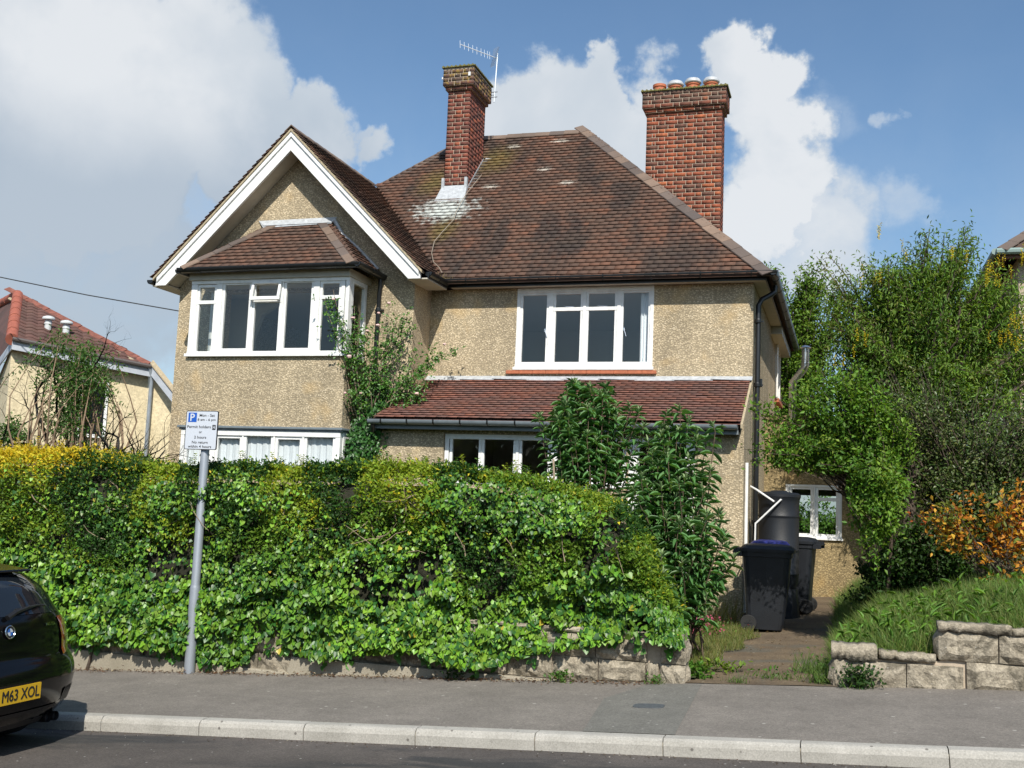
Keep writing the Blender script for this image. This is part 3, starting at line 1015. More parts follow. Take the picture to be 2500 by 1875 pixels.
def tile_geo(gauge):
    Lt = gauge * 1.45
    return np.array([(-0.5 * TW + 0.0003, 0, 0.045), (0.5 * TW - 0.0003, 0, 0.045), (0.5 * TW - 0.0003, Lt, 0.012), (-0.5 * TW + 0.0003, Lt, 0.012),
                     (-0.5 * TW + 0.0003, 0, 0.034), (0.5 * TW - 0.0003, 0, 0.034), (0.5 * TW - 0.0003, Lt, 0.000), (-0.5 * TW + 0.0003, Lt, 0.000)])


TF = np.array([(0, 1, 2, 3), (4, 5, 1, 0), (5, 6, 2, 1), (7, 4, 0, 3)])


def lay_tiles(part, gauge, O, U, Wv, Nv, ulim, wmax, rough=1.0, individual=True, seed=1):
    r = random.Random(seed)
    O, U, Wv, Nv = map(Vector, (O, U, Wv, Nv))
    n = int(wmax / gauge)
    G = tile_geo(gauge)
    for k in range(n):
        w0 = k * gauge
        lim = ulim(w0 + gauge * 0.5)
        if lim is None: continue
        u0, u1 = lim
        off = (0.5 * TW if k % 2 else 0.0) + r.uniform(-0.012, 0.012)
        j0 = math.floor((u0 - off) / TW) - 1
        wav = [r.uniform(-1, 1) for _ in range(4)]
        for j in range(j0, j0 + int((u1 - u0) / TW) + 4):
            c = off + j * TW
            a, b = c - TW / 2, c + TW / 2
            if b < u0 + 0.02 or a > u1 - 0.02: continue
            a2, b2 = max(a, u0), min(b, u1)
            full = (a2 == a and b2 == b)
            sx = (b2 - a2) / TW
            cc = (a2 + b2) / 2
            sag = 0.008 * rough * (wav[0] * math.sin(cc * 1.3 + wav[1] * 3) + wav[2] * math.sin(cc * 3.1 + wav[3] * 3))
            jw = r.gauss(0, 0.0012) * rough + sag
            if r.random() < 0.014 * rough:
                jw -= r.uniform(0.008, 0.028)
                tl += r.gauss(0, 0.012)
            jn = abs(r.gauss(0, 0.0005)) * rough
            rot = r.gauss(0, 0.004) * rough
            tl = r.gauss(0, 0.0015) * rough
            Ux = (U + Wv * rot).normalized()
            Wx = (Wv - U * rot + Nv * tl).normalized()
            Nx = Ux.cross(Wx)
            p = O + U * cc + Wv * (w0 + jw) + Nv * (jn + max(0.0, -tl) * 0.12)
            Mx = Matrix(((Ux.x * sx, Wx.x, Nx.x, p.x), (Ux.y * sx, Wx.y, Nx.y, p.y), (Ux.z * sx, Wx.z, Nx.z, p.z), (0, 0, 0, 1)))
            vd = p - Vector((0, 0, 1.6))
            edge_n = (-Wx + Nx * 0.0)
            sc = max(0.0, -vd.normalized().dot(Nv)) / vd.length_squared * (1 if full else 0)
            if not individual: sc = -1
            TILES.append((part, gauge, Mx, sc))


S2 = math.sqrt(0.5)
EY, EZ = 15.50, 5.045     # eaves line of the main front slope
LX, RX = -10.92, -1.055
RY, RZ = 19.19, 8.735     # main ridge
BY = 2 * RY - EY
RL, RR = LX + (RY - EY), RX - (RY - EY)
under = MB()
dn = 0.012
under.face([(LX, EY, EZ - dn), (RX, EY, EZ - dn), (RR, RY, RZ - dn), (RL, RY, RZ - dn)])
under.face([(RX, EY, EZ - dn), (RX, BY, EZ - dn), (RR, RY, RZ - dn)])
under.face([(RX, BY, EZ - dn), (LX, BY, EZ - dn), (RL, RY, RZ - dn), (RR, RY, RZ - dn)])
under.face([(LX, BY, EZ - dn), (LX, EY, EZ - dn), (RL, RY, RZ - dn)])
main_roof = under.build('roof', M['tile_old'], house, P=(0, 0, 0))
main_roof['label'] = 'main hipped roof of weathered brown and orange clay tiles'
GR = 7.475                # gable ridge level
g_under = MB()
HW = 2.40
vy = lambda dx: 17.945 - dx
for sgn in (1, -1):
    g_under.face([(XM, 14.71, GR - dn), (XM + sgn * HW, 14.71, GR - HW - dn), (XM + sgn * HW, vy(HW) + 0.1, GR - HW - dn), (XM, vy(0) + 0.15, GR - dn)])
gable_roof = g_under.build('gable_roof', M['tile_old'], house)


def main_lim(w):
    y = EY + w * S2
    l = XM + max(0.0, (vy(0) - y)) if y < vy(0) else LX + (y - EY)
    if y < vy(HW): l = XM + HW
    return (l, RX - (y - EY))


WLEN = (RY - EY) / S2
lay_tiles(main_roof, 0.1133, (0, EY, EZ), (1, 0, 0), (0, S2, S2), (0, -S2, S2), main_lim, WLEN, 1.0, True, 3)
lay_tiles(main_roof, 0.1133, (RX, 0, EZ), (0, 1, 0), (-S2, 0, S2), (S2, 0, S2), lambda w: (EY + w * S2, BY - w * S2), WLEN, 1.0, False, 4)
# gable right slope: u runs along -y so that u x w = n
lay_tiles(gable_roof, 0.1133, (XM + HW, 0, GR - HW), (0, 1, 0), (-S2, 0, S2), (S2, 0, S2), lambda w: (14.685, vy(HW - w * S2) - 0.02), HW / S2, 1.3, True, 5)
lay_tiles(gable_roof, 0.1133, (XM - HW, 0, GR - HW), (0, -1, 0), (S2, 0, S2), (-S2, 0, S2), lambda w: (-(vy(HW - w * S2) + 0.0), -14.685), HW / S2, 1.6, False, 6)

# bay roof
bx0, bx1, by0, bz0 = -10.05, -6.985, 14.19, 5.085
tx0, tx1, ty, tz = -9.12, -7.925, 15.10, 5.955
b = MB()
b.face([(bx0, by0, bz0), (bx1, by0, bz0), (tx1, ty, tz), (tx0, ty, tz)])
b.face([(bx1, by0, bz0), (bx1, 15.115, bz0), (tx1, 15.115, tz)])
b.face([(bx0, 15.115, bz0), (bx0, by0, bz0), (tx0, 15.115, tz)])
bay_roof = b.build('bay_roof', M['tile_bay'], house)
sl = math.hypot(ty - by0, tz - bz0)
wv = ((0, (ty - by0) / sl, (tz - bz0) / sl))
lay_tiles(bay_roof, 0.1045, (0, by0, bz0), (1, 0, 0), wv, (0, -wv[2], wv[1]), lambda w: (bx0 + (tx0 - bx0) * w / sl, bx1 + (tx1 - bx1) * w / sl), sl, 0.7, True, 8)
sl2 = math.hypot(bx1 - tx1, tz - bz0)
wv2 = (-(bx1 - tx1) / sl2, 0, (tz - bz0) / sl2)
lay_tiles(bay_roof, 0.1045, (bx1, 0, bz0), (0, 1, 0), wv2, (wv2[2], 0, -wv2[0]), lambda w: (by0 + (15.115 - by0) * w / sl2, 15.11), sl2 - 0.05, 0.8, True, 9)
wv3 = (-wv2[0], 0, wv2[2])
lay_tiles(bay_roof, 0.1045, (bx0, 0, bz0), (0, -1, 0), wv3, (-wv3[2], 0, wv3[0]), lambda w: (-15.11, -(by0 + (15.115 - by0) * w / sl2)), sl2 - 0.05, 0.8, False, 10)

# lean-to roof over the ground floor
py0, pz0, py1, pz1 = 14.42, 2.795, 15.815, 3.555
b = MB()
b.face([(-6.70, py0, pz0 - 0.01), (-1.355, py0, pz0 - 0.01), (-1.355, py1, pz1 - 0.01), (-6.42, py1, pz1 - 0.01), (-6.42, 15.12, pz0 + (15.12 - py0) * (pz1 - pz0) / (py1 - py0) - 0.01), (-6.70, 15.11, pz0 + (15.11 - py0) * (pz1 - pz0) / (py1 - py0) - 0.01)])
porch_roof = b.build('porch_roof', M['tile_red'], house)
porch_roof['label'] = 'plum red tiled lean-to roof'
slp = math.hypot(py1 - py0, pz1 - pz0)
wvp = (0, (py1 - py0) / slp, (pz1 - pz0) / slp)


def porch_lim(w):
    y = py0 + w * wvp[1]
    return (-6.71 + 0.30 * min(1, (y - py0) / 0.72) if y < 15.1 else -6.41, -1.35)


lay_tiles(porch_roof, slp / 19.0, (0, py0, pz0), (1, 0, 0), wvp, (0, -wvp[2], wvp[1]), porch_lim, slp - 0.03, 0.75, True, 12)

# share out: the 300 tiles that show largest are objects, the rest of each roof is one mesh
order = sorted(range(len(TILES)), key=lambda i: -TILES[i][3])
# tiles under the shrubs and behind the climbing rose do not count
def _hidden(i):
    p = TILES[i][2].translation
    return (TILES[i][0] is porch_roof and (-3.75 < p.x < -2.0 or p.x < -5.9)) or (TILES[i][0] is porch_roof)
single = set([i for i in order if not _hidden(i)][:300])
TMESH = {}
for i in single:
    part, gauge, Mx, sc = TILES[i]
    key = (part.name, round(gauge, 4))
    if key not in TMESH:
        TMESH[key] = npmesh('tile', tile_geo(gauge), [TF], [part.data.materials[0]])
    o = bpy.data.objects.new('tile', TMESH[key])
    o.parent = part
    Mm = Mx.copy()
    Mm.translation = Mx.translation - WL[part]
    o.matrix_basis = Mm
    WL[o] = Mx.translation
    COL.objects.link(o)
for part in (main_roof, gable_roof, bay_roof, porch_roof):
    rest = [TILES[i] for i in range(len(TILES)) if i not in single and TILES[i][0] is part]
    if not rest: continue
    G = np.concatenate([tile_geo(rest[0][1]), np.ones((8, 1))], 1)
    MM = np.array([np.array(t[2]) for t in rest])
    V = np.einsum('nij,kj->nki', MM, G)[:, :, :3].reshape(-1, 3)
    F = (TF[None] + (np.arange(len(rest)) * 8)[:, None, None]).reshape(-1, 4)
    o = addobj('tiles', npmesh('tiles', V, [F], [part.data.materials[0]]), part)
    o['kind'] = 'stuff'


# hip and ridge tiles, one object each
def angle_tile(length, wing, droop, thick=0.016):
    """inverted V; local x along the run, z up"""
    c, s_ = math.cos(droop), math.sin(droop)
    prof = [(-wing * c, -wing * s_), (0, 0), (wing * c, -wing * s_), (wing * c, -wing * s_ - thick), (0, -thick), (-wing * c, -wing * s_ - thick)]
    mb = MB()
    n = len(prof)
    b0 = len(mb.v)
    for x in (0, length):
        k = 0.006 if x == 0 else 0.0
        mb.v += [(x, y, z + k) for y, z in prof]
    q = [(0, 1, 4, 5), (1, 2, 3, 4)]
    for f in q:
        mb.f.append(tuple(b0 + i for i in f)); mb.m.append(0)
        mb.f.append(tuple(b0 + n + i for i in reversed(f))); mb.m.append(0)
    for i in range(n):
        j = (i + 1) % n
        mb.f.append((b0 + i, b0 + j, b0 + n + j, b0 + n + i)); mb.m.append(0)
    return mb


def run_tiles(part, name, A, B, up, me, pitch, seed=0, gap=0.0):
    r = random.Random(seed)
    A, B = Vector(A), Vector(B)
    d = (B - A).normalized()
    n = int((B - A).length / pitch)
    up = Vector(up)
    y = up.cross(d).normalized()
    z = d.cross(y)
    for i in range(n + 1):
        p = A + d * (i * pitch) + z * r.uniform(-0.003, 0.004) + y * r.uniform(-0.006, 0.006)
        ry = r.gauss(0, 0.012)
        y2 = (y + d * ry).normalized(); d2 = y2.cross(z)
        o = bpy.data.objects.new(name, me)
        o.parent = part
        o.matrix_basis = Matrix(((d2.x, y2.x, z.x, p.x), (d2.y, y2.y, z.y, p.y), (d2.z, y2.z, z.z, p.z), (0, 0, 0, 1)))
        o.matrix_basis.translation = p - WL[part]
        WL[o] = p
        COL.objects.link(o)


hip_me = angle_tile(0.295, 0.172, R(27)).mesh('hip_tile', M['hip_tile'])
rid_me = angle_tile(0.295, 0.155, R(42)).mesh('ridge_tile', M['hip_tile'])
run_tiles(main_roof, 'hip_tile', (RX + 0.03, EY - 0.03, EZ + 0.045), (RR, RY, RZ + 0.055), (0, 0, 1), hip_me, 0.29, 1)
run_tiles(main_roof, 'hip_tile', (XM + 0.02, vy(0) + 0.03, GR + 0.05), (RL, RY, RZ + 0.055), (0, 0, 1), hip_me, 0.29, 2)
run_tiles(main_roof, 'ridge_tile', (RL, RY, RZ + 0.06), (RR + 0.1 - 0.29, RY, RZ + 0.06), (0, 0, 1), rid_me, 0.29, 3)
run_tiles(gable_roof, 'ridge_tile', (XM, 14.69, GR + 0.05), (XM, 17.75, GR + 0.05), (0, 0, 1), rid_me, 0.29, 4)
bh_me = angle_tile(0.29, 0.125, R(28)).mesh('hip_tile', M['hip_tile'])
run_tiles(bay_roof, 'hip_tile', (bx0 + 0.02, by0 - 0.03, bz0 + 0.04), (tx0, ty - 0.1, tz - 0.03), (0, 0, 1), bh_me, 0.285, 5)
run_tiles(bay_roof, 'hip_tile', (bx1 - 0.03, by0 - 0.02, bz0 + 0.04), (tx1, ty - 0.1, tz - 0.03), (0, 0, 1), bh_me, 0.285, 6)

# lead: bay abutment, lean-to abutment, verge fillets
w = MB()
w.face([(tx0 - 0.14, 15.112, 6.085), (tx1 + 0.09, 15.112, 6.09), (tx1 + 0.02, 15.06, tz + 0.02), (tx0, 15.03, tz - 0.012)])
w.prism([(tx0 - 0.14, 15.112, 6.085), (tx1 + 0.09, 15.112, 6.09), (tx1 + 0.02, 15.055, tz + 0.035), (tx0, 15.035, tz + 0.025)], (0, 0.012, -0.012))
w.tube([(tx1 + 0.06, 15.09, tz + 0.08), (tx1 + 0.22, 15.085, tz - 0.16), (-7.42, 15.085, 5.56), (-7.05, 15.085, 5.20)], [0.035, 0.03, 0.024, 0.03], 6)
w.build('flashing', M['lead'], house)
w = MB()
n = 9
for i in range(n):
    xa, xb = -6.42 + i * (5.07 / n), -6.42 + (i + 1) * (5.07 / n) + 0.03
    lift = 0.012 * (i % 3)
    w.hexa([(xa, 15.70, pz1 - 0.028 + lift), (xb, 15.70, pz1 - 0.028 + lift * 0.4), (xb, 15.818, pz1 + 0.01), (xa, 15.818, pz1 + 0.01), (xa, 15.70, pz1 - 0.020 + lift), (xb, 15.70, pz1 - 0.020 + lift * 0.4), (xb, 15.818, pz1 + 0.055), (xa, 15.818, pz1 + 0.055)])
w.build('flashing', M['lead'], house)
w = MB()
w.prism([(-1.352, py0, pz0 + 0.0), (-1.352, py1, pz1), (-1.352, py1, pz1 - 0.09), (-1.352, py0, pz0 - 0.06)], (0.03, 0, 0))
w.build('verge', M['undercloak'], house)


# fascias, soffits, bargeboards
w = MB()
w.box(-6.06, -1.125, 15.612, 15.635, ZS - 0.006, 5.085)
w.box(-1.145, -1.125, 15.637, 22.8, ZS + 0.002, 5.085)
w.box(XM + 2.11 + 0.335, XM + 2.11 + 0.355, 14.80, 15.60, ZS - 0.02, 5.06)
w.build('fascia', M['black_paint'], house)
w = MB()
w.box(-6.05, -1.147, 15.636, 15.818, ZS + 0.004, ZS + 0.02)
w.build('soffit', M['cream_paint'], house)
w = MB()
w.box(-1.324, -1.147, 15.82, 22.8, ZS + 0.004, ZS + 0.02)
w.build('soffit', M['cream_paint'], house)
for (a_, b_, c_) in ((-6.422, -6.09, 15.63), (XM - 2.44, -10.67, 15.60)):
    w = MB()
    w.box(a_, b_, 14.79, c_, ZS - 0.042, ZS - 0.022)
    w.build('soffit', M['cream_paint'], house)


def barge(sgn):
    """white bargeboard with a moulded top edge and a horizontal foot"""
    y0 = 14.745
    top = lambda dx: 7.425 - dx
    bot = lambda dx: 7.118 - dx
    fx = 2.345
    zf = 4.965
    dxb = 7.118 - zf
    P = lambda dx, z, y: (XM + sgn * dx, y, z)
    b = MB()
    b.prism([P(0, bot(0), y0), P(dxb, zf, y0), P(fx, zf, y0), P(fx, top(fx), y0), P(0, top(0), y0)], (0, 0.04, 0))
    o = b.build('bargeboard', M['white_paint'], house, bevel=0.004)
    m = MB()
    t2 = lambda dx: 7.425 - 0.085 - dx
    m.prism([P(0, t2(0), y0 - 0.028), P(fx - 0.02, t2(fx - 0.02), y0 - 0.028), P(fx - 0.02, top(fx - 0.02) - 0.002, y0 - 0.028), P(0, top(0) - 0.002, y0 - 0.028)], (0, 0.027, 0))
    b2 = lambda dx: 7.118 + 0.045 - dx
    m.prism([P(0, bot(0) - 0.004, y0 - 0.012), P(dxb, zf - 0.004, y0 - 0.012), P(dxb + 0.016, zf + 0.03, y0 - 0.012), P(0, b2(0), y0 - 0.012)], (0, 0.011, 0))
    m.prism([P(dxb, zf - 0.004, y0 - 0.012), P(fx, zf - 0.004, y0 - 0.012), P(fx, zf + 0.03, y0 - 0.012), P(dxb + 0.016, zf + 0.03, y0 - 0.012)], (0, 0.011, 0))
    m.build('moulding', M['white_paint'], o, bevel=0.003)
    sf = MB()
    sf.prism([P(0, bot(0) + 0.03, y0 + 0.041), P(dxb + 0.0, zf + 0.03, y0 + 0.041), P(dxb + 0.0, zf + 0.05, y0 + 0.041), P(0, bot(0) + 0.05, y0 + 0.041)], (0, 0.32, 0))
    sf.build('soffit', M['cream_paint'], house)
    # mortar undercloak strip under the verge tiles
    u = MB()
    tt = lambda dx: 7.425 + 0.002 - dx
    for i in range(30):
        d0, d1 = i * 0.0795 + 0.004, (i + 1) * 0.0795
        u.prism([P(d0, tt(d0), 14.70), P(d1, tt(d1), 14.70), P(d1, tt(d1) + 0.042, 14.70), P(d0, tt(d0) + 0.042, 14.70)], (0, 0.1, 0))
    u.build('verge', M['undercloak'], house)


barge(1)
barge(-1)


# gutters
def gutter(name, A, B, r, material, n_clip=0, brackets_mat=None, end=True):
    A, B = Vector(A), Vector(B)
    d = (B - A).normalized()
    y = Vector((0, 0, 1)).cross(d).normalized()
    prof = [(math.cos(a) * r, math.sin(a) * r) for a in np.linspace(math.pi, 2 * math.pi, 9)]
    prof = [(-r, 0.012)] + prof + [(r, 0.012)]
    inner = [(math.cos(a) * r * 0.9, math.sin(a) * r * 0.9 + 0.004) for a in np.linspace(2 * math.pi, math.pi, 9)]
    poly = [A + y * p[0] + Vector((0, 0, p[1])) for p in prof + [(r * 0.9, 0.012)] + inner + [(-r * 0.9, 0.012)]]
    mb = MB()
    mb.prism(poly, B - A)
    if end:
        for q in (A, B):
            mb.prism([q + y * p[0] + Vector((0, 0, p[1])) for p in prof], d * 0.004 * (1 if q is A else -1))
    o = mb.build('gutter', material, house, smooth=True)
    L = (B - A).length
    for i in range(n_clip):
        q = A + d * (L * (i + 0.5) / n_clip)
        c = MB()
        rr = r + 0.005
        pr = [(math.cos(a) * rr, math.sin(a) * rr) for a in np.linspace(math.pi, 2 * math.pi, 9)]
        pr = [(-rr, 0.016)] + pr + [(rr, 0.016), (rr - 0.016, 0.018)] + [(math.cos(a) * r * 0.99, math.sin(a) * r * 0.99) for a in np.linspace(2 * math.pi, math.pi, 9)] + [(-rr + 0.016, 0.018)]
        c.prism([q + y * p[0] + Vector((0, 0, p[1])) for p in pr], d * 0.022)
        c.build('bracket', brackets_mat or material, o)
    return o


bk = M['black_paint']
gutter('g', (-6.10, 15.535, 5.098), (-0.975, 15.535, 5.100), 0.066, bk, 7)
gutter('g', (-1.025, 15.48, 5.096), (-1.025, 22.85, 5.09), 0.066, bk, 9)
gutter('g', (XM + HW + 0.045, 14.82, 5.065), (XM + HW + 0.045, 15.60, 5.075), 0.066, bk, 1)
gutter('g', (XM - HW - 0.045, 14.72, 5.045), (XM - HW - 0.045, 16.2, 5.05), 0.06, bk, 1)
gutter('g', (bx0 - 0.03, 14.205, 5.092), (bx1 + 0.045, 14.205, 5.098), 0.066, bk, 4)
gutter('g', (bx1 + 0.02, 14.15, 5.098), (bx1 + 0.02, 15.11, 5.09), 0.066, bk, 1)
gutter('g', (bx0 - 0.015, 14.17, 5.072), (bx0 - 0.015, 15.11, 5.07), 0.06, bk, 1)
gutter('g', (-6.76, 14.415, 2.772), (-1.39, 14.415, 2.768), 0.058, M['grey_gutter'], 13, bk)
w = MB()
w.box(-6.74, -1.385, 14.49, 14.515, 2.655, 2.775)
w.box(-6.74, -1.385, 14.515, 14.678, 2.66, 2.675)
w.build('fascia', M['grey_gutter'], house, bevel=0.003)


def downpipe(pts, r=0.036, clips=(), name='downpipe', material=None):
    mb = MB()
    mb.tube(pts, r, 10)
    o = mb.build(name, material or bk, house, smooth=True)
    for c in clips:
        k = MB()
        k.lathe([(r + 0.008, -0.03), (r + 0.010, -0.02), (r + 0.010, 0.02), (r + 0.008, 0.03)], c, 12)
        k.box(c[0] - r - 0.04, c[0] + r + 0.04, c[1] + r - 0.01, c[1] + r + 0.01, c[2] - 0.012, c[2] + 0.012)
        k.build('bracket', bk, o)
    return o


downpipe([(-6.97, 15.02, 5.03), (-6.97, 15.02, 4.93), (-6.99, 15.05, 4.82), (-7.00, 15.05, 3.9), (-6.98, 15.05, 3.1), (-6.86, 14.86, 2.92), (-6.80, 14.63, 2.80), (-6.79, 14.62, -0.3)], 0.036, [(-6.99, 15.05, 4.55), (-7.0, 15.05, 3.5), (-6.79, 14.62, 2.5), (-6.79, 14.62, 1.6)])
downpipe([(-6.70, 14.42, 2.74), (-6.70, 14.45, 2.66), (-6.77, 14.58, 2.56)], 0.034)
downpipe([(-1.035, 16.15, 5.02), (-1.035, 16.15, 4.93), (-1.09, 16.12, 4.88), (-1.22, 15.99, 4.78), (-1.262, 15.96, 4.68), (-1.265, 15.95, 1.0), (-1.265, 15.95, -0.2)], 0.040, [(-1.265, 15.95, 4.45), (-1.265, 15.95, 3.5), (-1.265, 15.95, 2.4), (-1.265, 15.95, 1.5)])
mb = MB()
mb.box(-1.30, -1.20, 16.02, 16.08, 3.48, 3.60)
mb.build('pipe_bracket', M['black_paint'], house)
downpipe([(-1.30, 14.84, 2.30), (-1.30, 14.84, 0.62), (-1.30, 14.80, 0.3)], 0.024, (), 'waste_pipe', M['white_paint'])
downpipe([(-1.28, 20.80, 4.95), (-1.28, 20.80, 3.85)], 0.022, (), 'waste_pipe', M['white_paint'])

# bright flue on the rear wing
f = MB()
f.tube([(-0.88, 18.5, 3.0), (-0.87, 18.30, 3.82), (-0.69, 18.21, 4.04), (-0.665, 18.2, 4.10), (-0.665, 18.2, 4.37)], 0.062, 14)
fo = f.build('flue', M['steel'], house, smooth=True)
f = MB()
f.tube([(-0.665, 18.2, 4.36), (-0.665, 18.2, 4.40)], 0.05, 12)
f.lathe([(0.085, 4.385), (0.098, 4.39), (0.06, 4.42), (0.01, 4.435)], (-0.665, 18.2, 0), 16)
f.build('cowl', M['steel'], fo, smooth=True)
f = MB()
f.lathe([(0.067, 4.13), (0.067, 4.145)], (-0.665, 18.2, 0), 14)
f.build('collar', M['steel'], fo)


# ---- chimneys: bricks laid one by one round a mortar core
BR = []   # (parent, material, matrix-free box as centre+size, score)


def course(part, x0, x1, y0, y1, z, h, phase, r, front_only=False):
    """one course of brickwork round the rectangle; returns brick boxes"""
    bd = 0.1025
    j = 0.010

    def run(a0, a1, ph):
        if 0.35 < a1 - a0 < 0.55:
            h_ = 0.1025 if ph % 2 == 0 else 0.152
            return [(a0, a0 + h_), (a0 + h_ + j, a1 - h_ - j), (a1 - h_, a1)]
        out = []
        a = a0
        k = ph
        first = True
        while a < a1 - 0.02:
            if ph % 2 == 1 and len(out) < 2: ln = 0.1025 if not out else 0.0465
            else: ln = 0.215 if (k - ph - (2 if ph % 2 else 0)) % 2 == 0 else 0.1025
            first = False
            b = min(a + ln, a1)
            if a1 - b < 0.045: b = a1
            out.append((a, b))
            a = b + j
            k += 1
        return out
    for (a, b) in run(x0, x1, phase):
        BR.append((part, a, b, y0, y0 + bd, z, z + h, 'f'))
        BR.append((part, a, b, y1 - bd, y1, z, z + h, 'b'))
    for (a, b) in run(y0 + bd + j, y1 - bd - j, phase + 1):
        BR.append((part, x1 - bd, x1, a, b, z, z + h, 'r'))
        BR.append((part, x0, x0 + bd, a, b, z, z + h, 'l'))


def stack(x0, x1, y0, y1, zbase, zshaft, ztop, material, capn, q, label):
    core = MB()
    g = 0.0042
    core.box(x0 + g, x1 - g, y0 + g, y1 - g, zbase, zshaft)
    core.box(x0 - q + g, x1 + q - g, y0 - q + g, y1 + q - g, zshaft + 0.075, ztop)
    core.box(x0 - q / 2 + g, x1 + q / 2 - g, y0 - q / 2 + g, y1 + q / 2 - g, zshaft, zshaft + 0.075)
    part = core.build('chimney', M['mortar'], house)
    part['label'] = label
    r = random.Random(5)
    c = 0.0748
    z = zbase
    n = int(round((zshaft - zbase) / c))
    for k in range(n):
        zz = zshaft - (k + 1) * c + 0.005
        course(part, x0, x1, y0, y1, zz, 0.065, k % 2, r)
    course(part, x0 - q / 2, x1 + q / 2, y0 - q / 2, y1 + q / 2, zshaft + 0.005, 0.065, 0, r)
    m = int(round((ztop - zshaft - 0.075) / c))
    for k in range(m):
        course(part, x0 - q, x1 + q, y0 - q, y1 + q, zshaft + 0.075 + k * c + 0.005, 0.065, k % 2, r)
    # creasing tiles and flaunching
    t = MB()
    nx = int((x1 - x0 + 2 * q + 0.06) / 0.075)
    zc = ztop + 0.004
    t.box(x0 - q - 0.025, x1 + q + 0.025, y0 - q - 0.025, y1 + q + 0.025, zc, zc + 0.022)
    for i in range(nx):
        xa = x0 - q - 0.03 + i * (x1 - x0 + 2 * q + 0.06) / nx
        t.tube([(xa + 0.034, y0 - q - 0.035, zc + 0.016), (xa + 0.034, y0 - q + 0.1, zc + 0.02)], 0.022, 6)
    ny = int((y1 - y0 + 2 * q + 0.06) / 0.075)
    for i in range(ny):
        ya = y0 - q - 0.03 + i * (y1 - y0 + 2 * q + 0.06) / ny
        t.tube([(x1 + q + 0.03, ya + 0.03, zc + 0.014), (x1 + q - 0.1, ya + 0.03, zc + 0.02)], 0.018, 6)
    t.build('tile_creasing', M['moss_cap'], part)
    f = MB()
    cx, cy = (x0 + x1) / 2, (y0 + y1) / 2
    a, b2 = (x1 - x0) / 2 + q - 0.05, (y1 - y0) / 2 + q - 0.05
    f.hexa([(cx - a, cy - b2, zc + 0.022), (cx + a, cy - b2, zc + 0.022), (cx + a, cy + b2, zc + 0.022), (cx - a, cy + b2, zc + 0.022), (cx - a * 0.8, cy - b2 * 0.5, zc + 0.075), (cx + a * 0.8, cy - b2 * 0.5, zc + 0.075), (cx + a * 0.8, cy + b2 * 0.5, zc + 0.075), (cx - a * 0.8, cy + b2 * 0.5, zc + 0.075)])
    f.build('flaunching', M['mortar'], part)
    return part


ch1 = stack(-7.013, -6.585, 17.607, 18.468, 6.60, 9.105, 9.512, 'slim', 4, 0.082, 'slim red brick chimney with lichened head rising through the front slope')
ch2 = stack(-3.469, -2.128, 18.40, 18.83, 5.6, 8.705, 9.085, 'wide', 4, 0.075, 'wide orange brick chimney carrying four pots')
MATS = {ch1: M['brick_slim'], ch2: M['brick_wide']}


def bscore(bk_):
    part, a, b, y0, y1, z0, z1, side = bk_
    if side == 'f':
        area = (b - a)
        p = Vector(((a + b) / 2, y0, z0))
        # what the roofs hide
        zroof = (p.y - 10.47) if part is ch1 else max(5.0, EZ + (RX - p.x))
        if part is ch2: zroof = EZ + (RX - p.x) - 0.05
        if z1 < zroof: return -1
        return area
    if side == 'r':
        p = Vector((b, (y0 + y1) / 2, z0))
        if part is ch1 and z1 < (y1 - 10.5): return -1
        return (y1 - y0) * 0.26
    return -2


sc = sorted(range(len(BR)), key=lambda i: -bscore(BR[i]))
singleb = set(i for i in sc[:300] if bscore(BR[i]) > 0)
BM = {}
rb = random.Random(9)


def brick_box(V, F, a, b, y0, y1, z0, z1):
    n = len(V)
    V += [(a, y0, z0), (b, y0, z0), (b, y1, z0), (a, y1, z0), (a, y0, z1), (b, y0, z1), (b, y1, z1), (a, y1, z1)]
    F += [tuple(n + i for i in q) for q in ((3, 2, 1, 0), (4, 5, 6, 7), (0, 1, 5, 4), (1, 2, 6, 5), (2, 3, 7, 6), (3, 0, 4, 7))]


restV = {ch1: ([], []), ch2: ([], [])}
for i, bkk in enumerate(BR):
    part, a, b, y0, y1, z0, z1, side = bkk
    jit = rb.uniform(-0.0014, 0.0014)
    if side in 'fb': y0 += jit; y1 += jit
    else: a += jit; b += jit
    if i in singleb:
        key = (part.name, round(b - a, 3), round(y1 - y0, 3))
        if key not in BM:
            V, F = [], []
            hx, hy, hz = (b - a) / 2, (y1 - y0) / 2, (z1 - z0) / 2
            brick_box(V, F, -hx, hx, -hy, hy, -hz, hz)
            BM[key] = npmesh('brick', V, [np.array(F)], [MATS[part]])
        o = addobj('brick', BM[key], part, ((a + b) / 2, (y0 + y1) / 2, (z0 + z1) / 2))
        o.rotation_euler = (rb.uniform(-0.006, 0.006), rb.uniform(-0.008, 0.008), rb.uniform(-0.004, 0.004))
    else:
        brick_box(*restV[part], a, b, y0, y1, z0, z1)
for part, (V, F) in restV.items():
    o = addobj('brickwork', npmesh('brickwork', V, [np.array(F)], [MATS[part]]), part)
    o['kind'] = 'stuff'

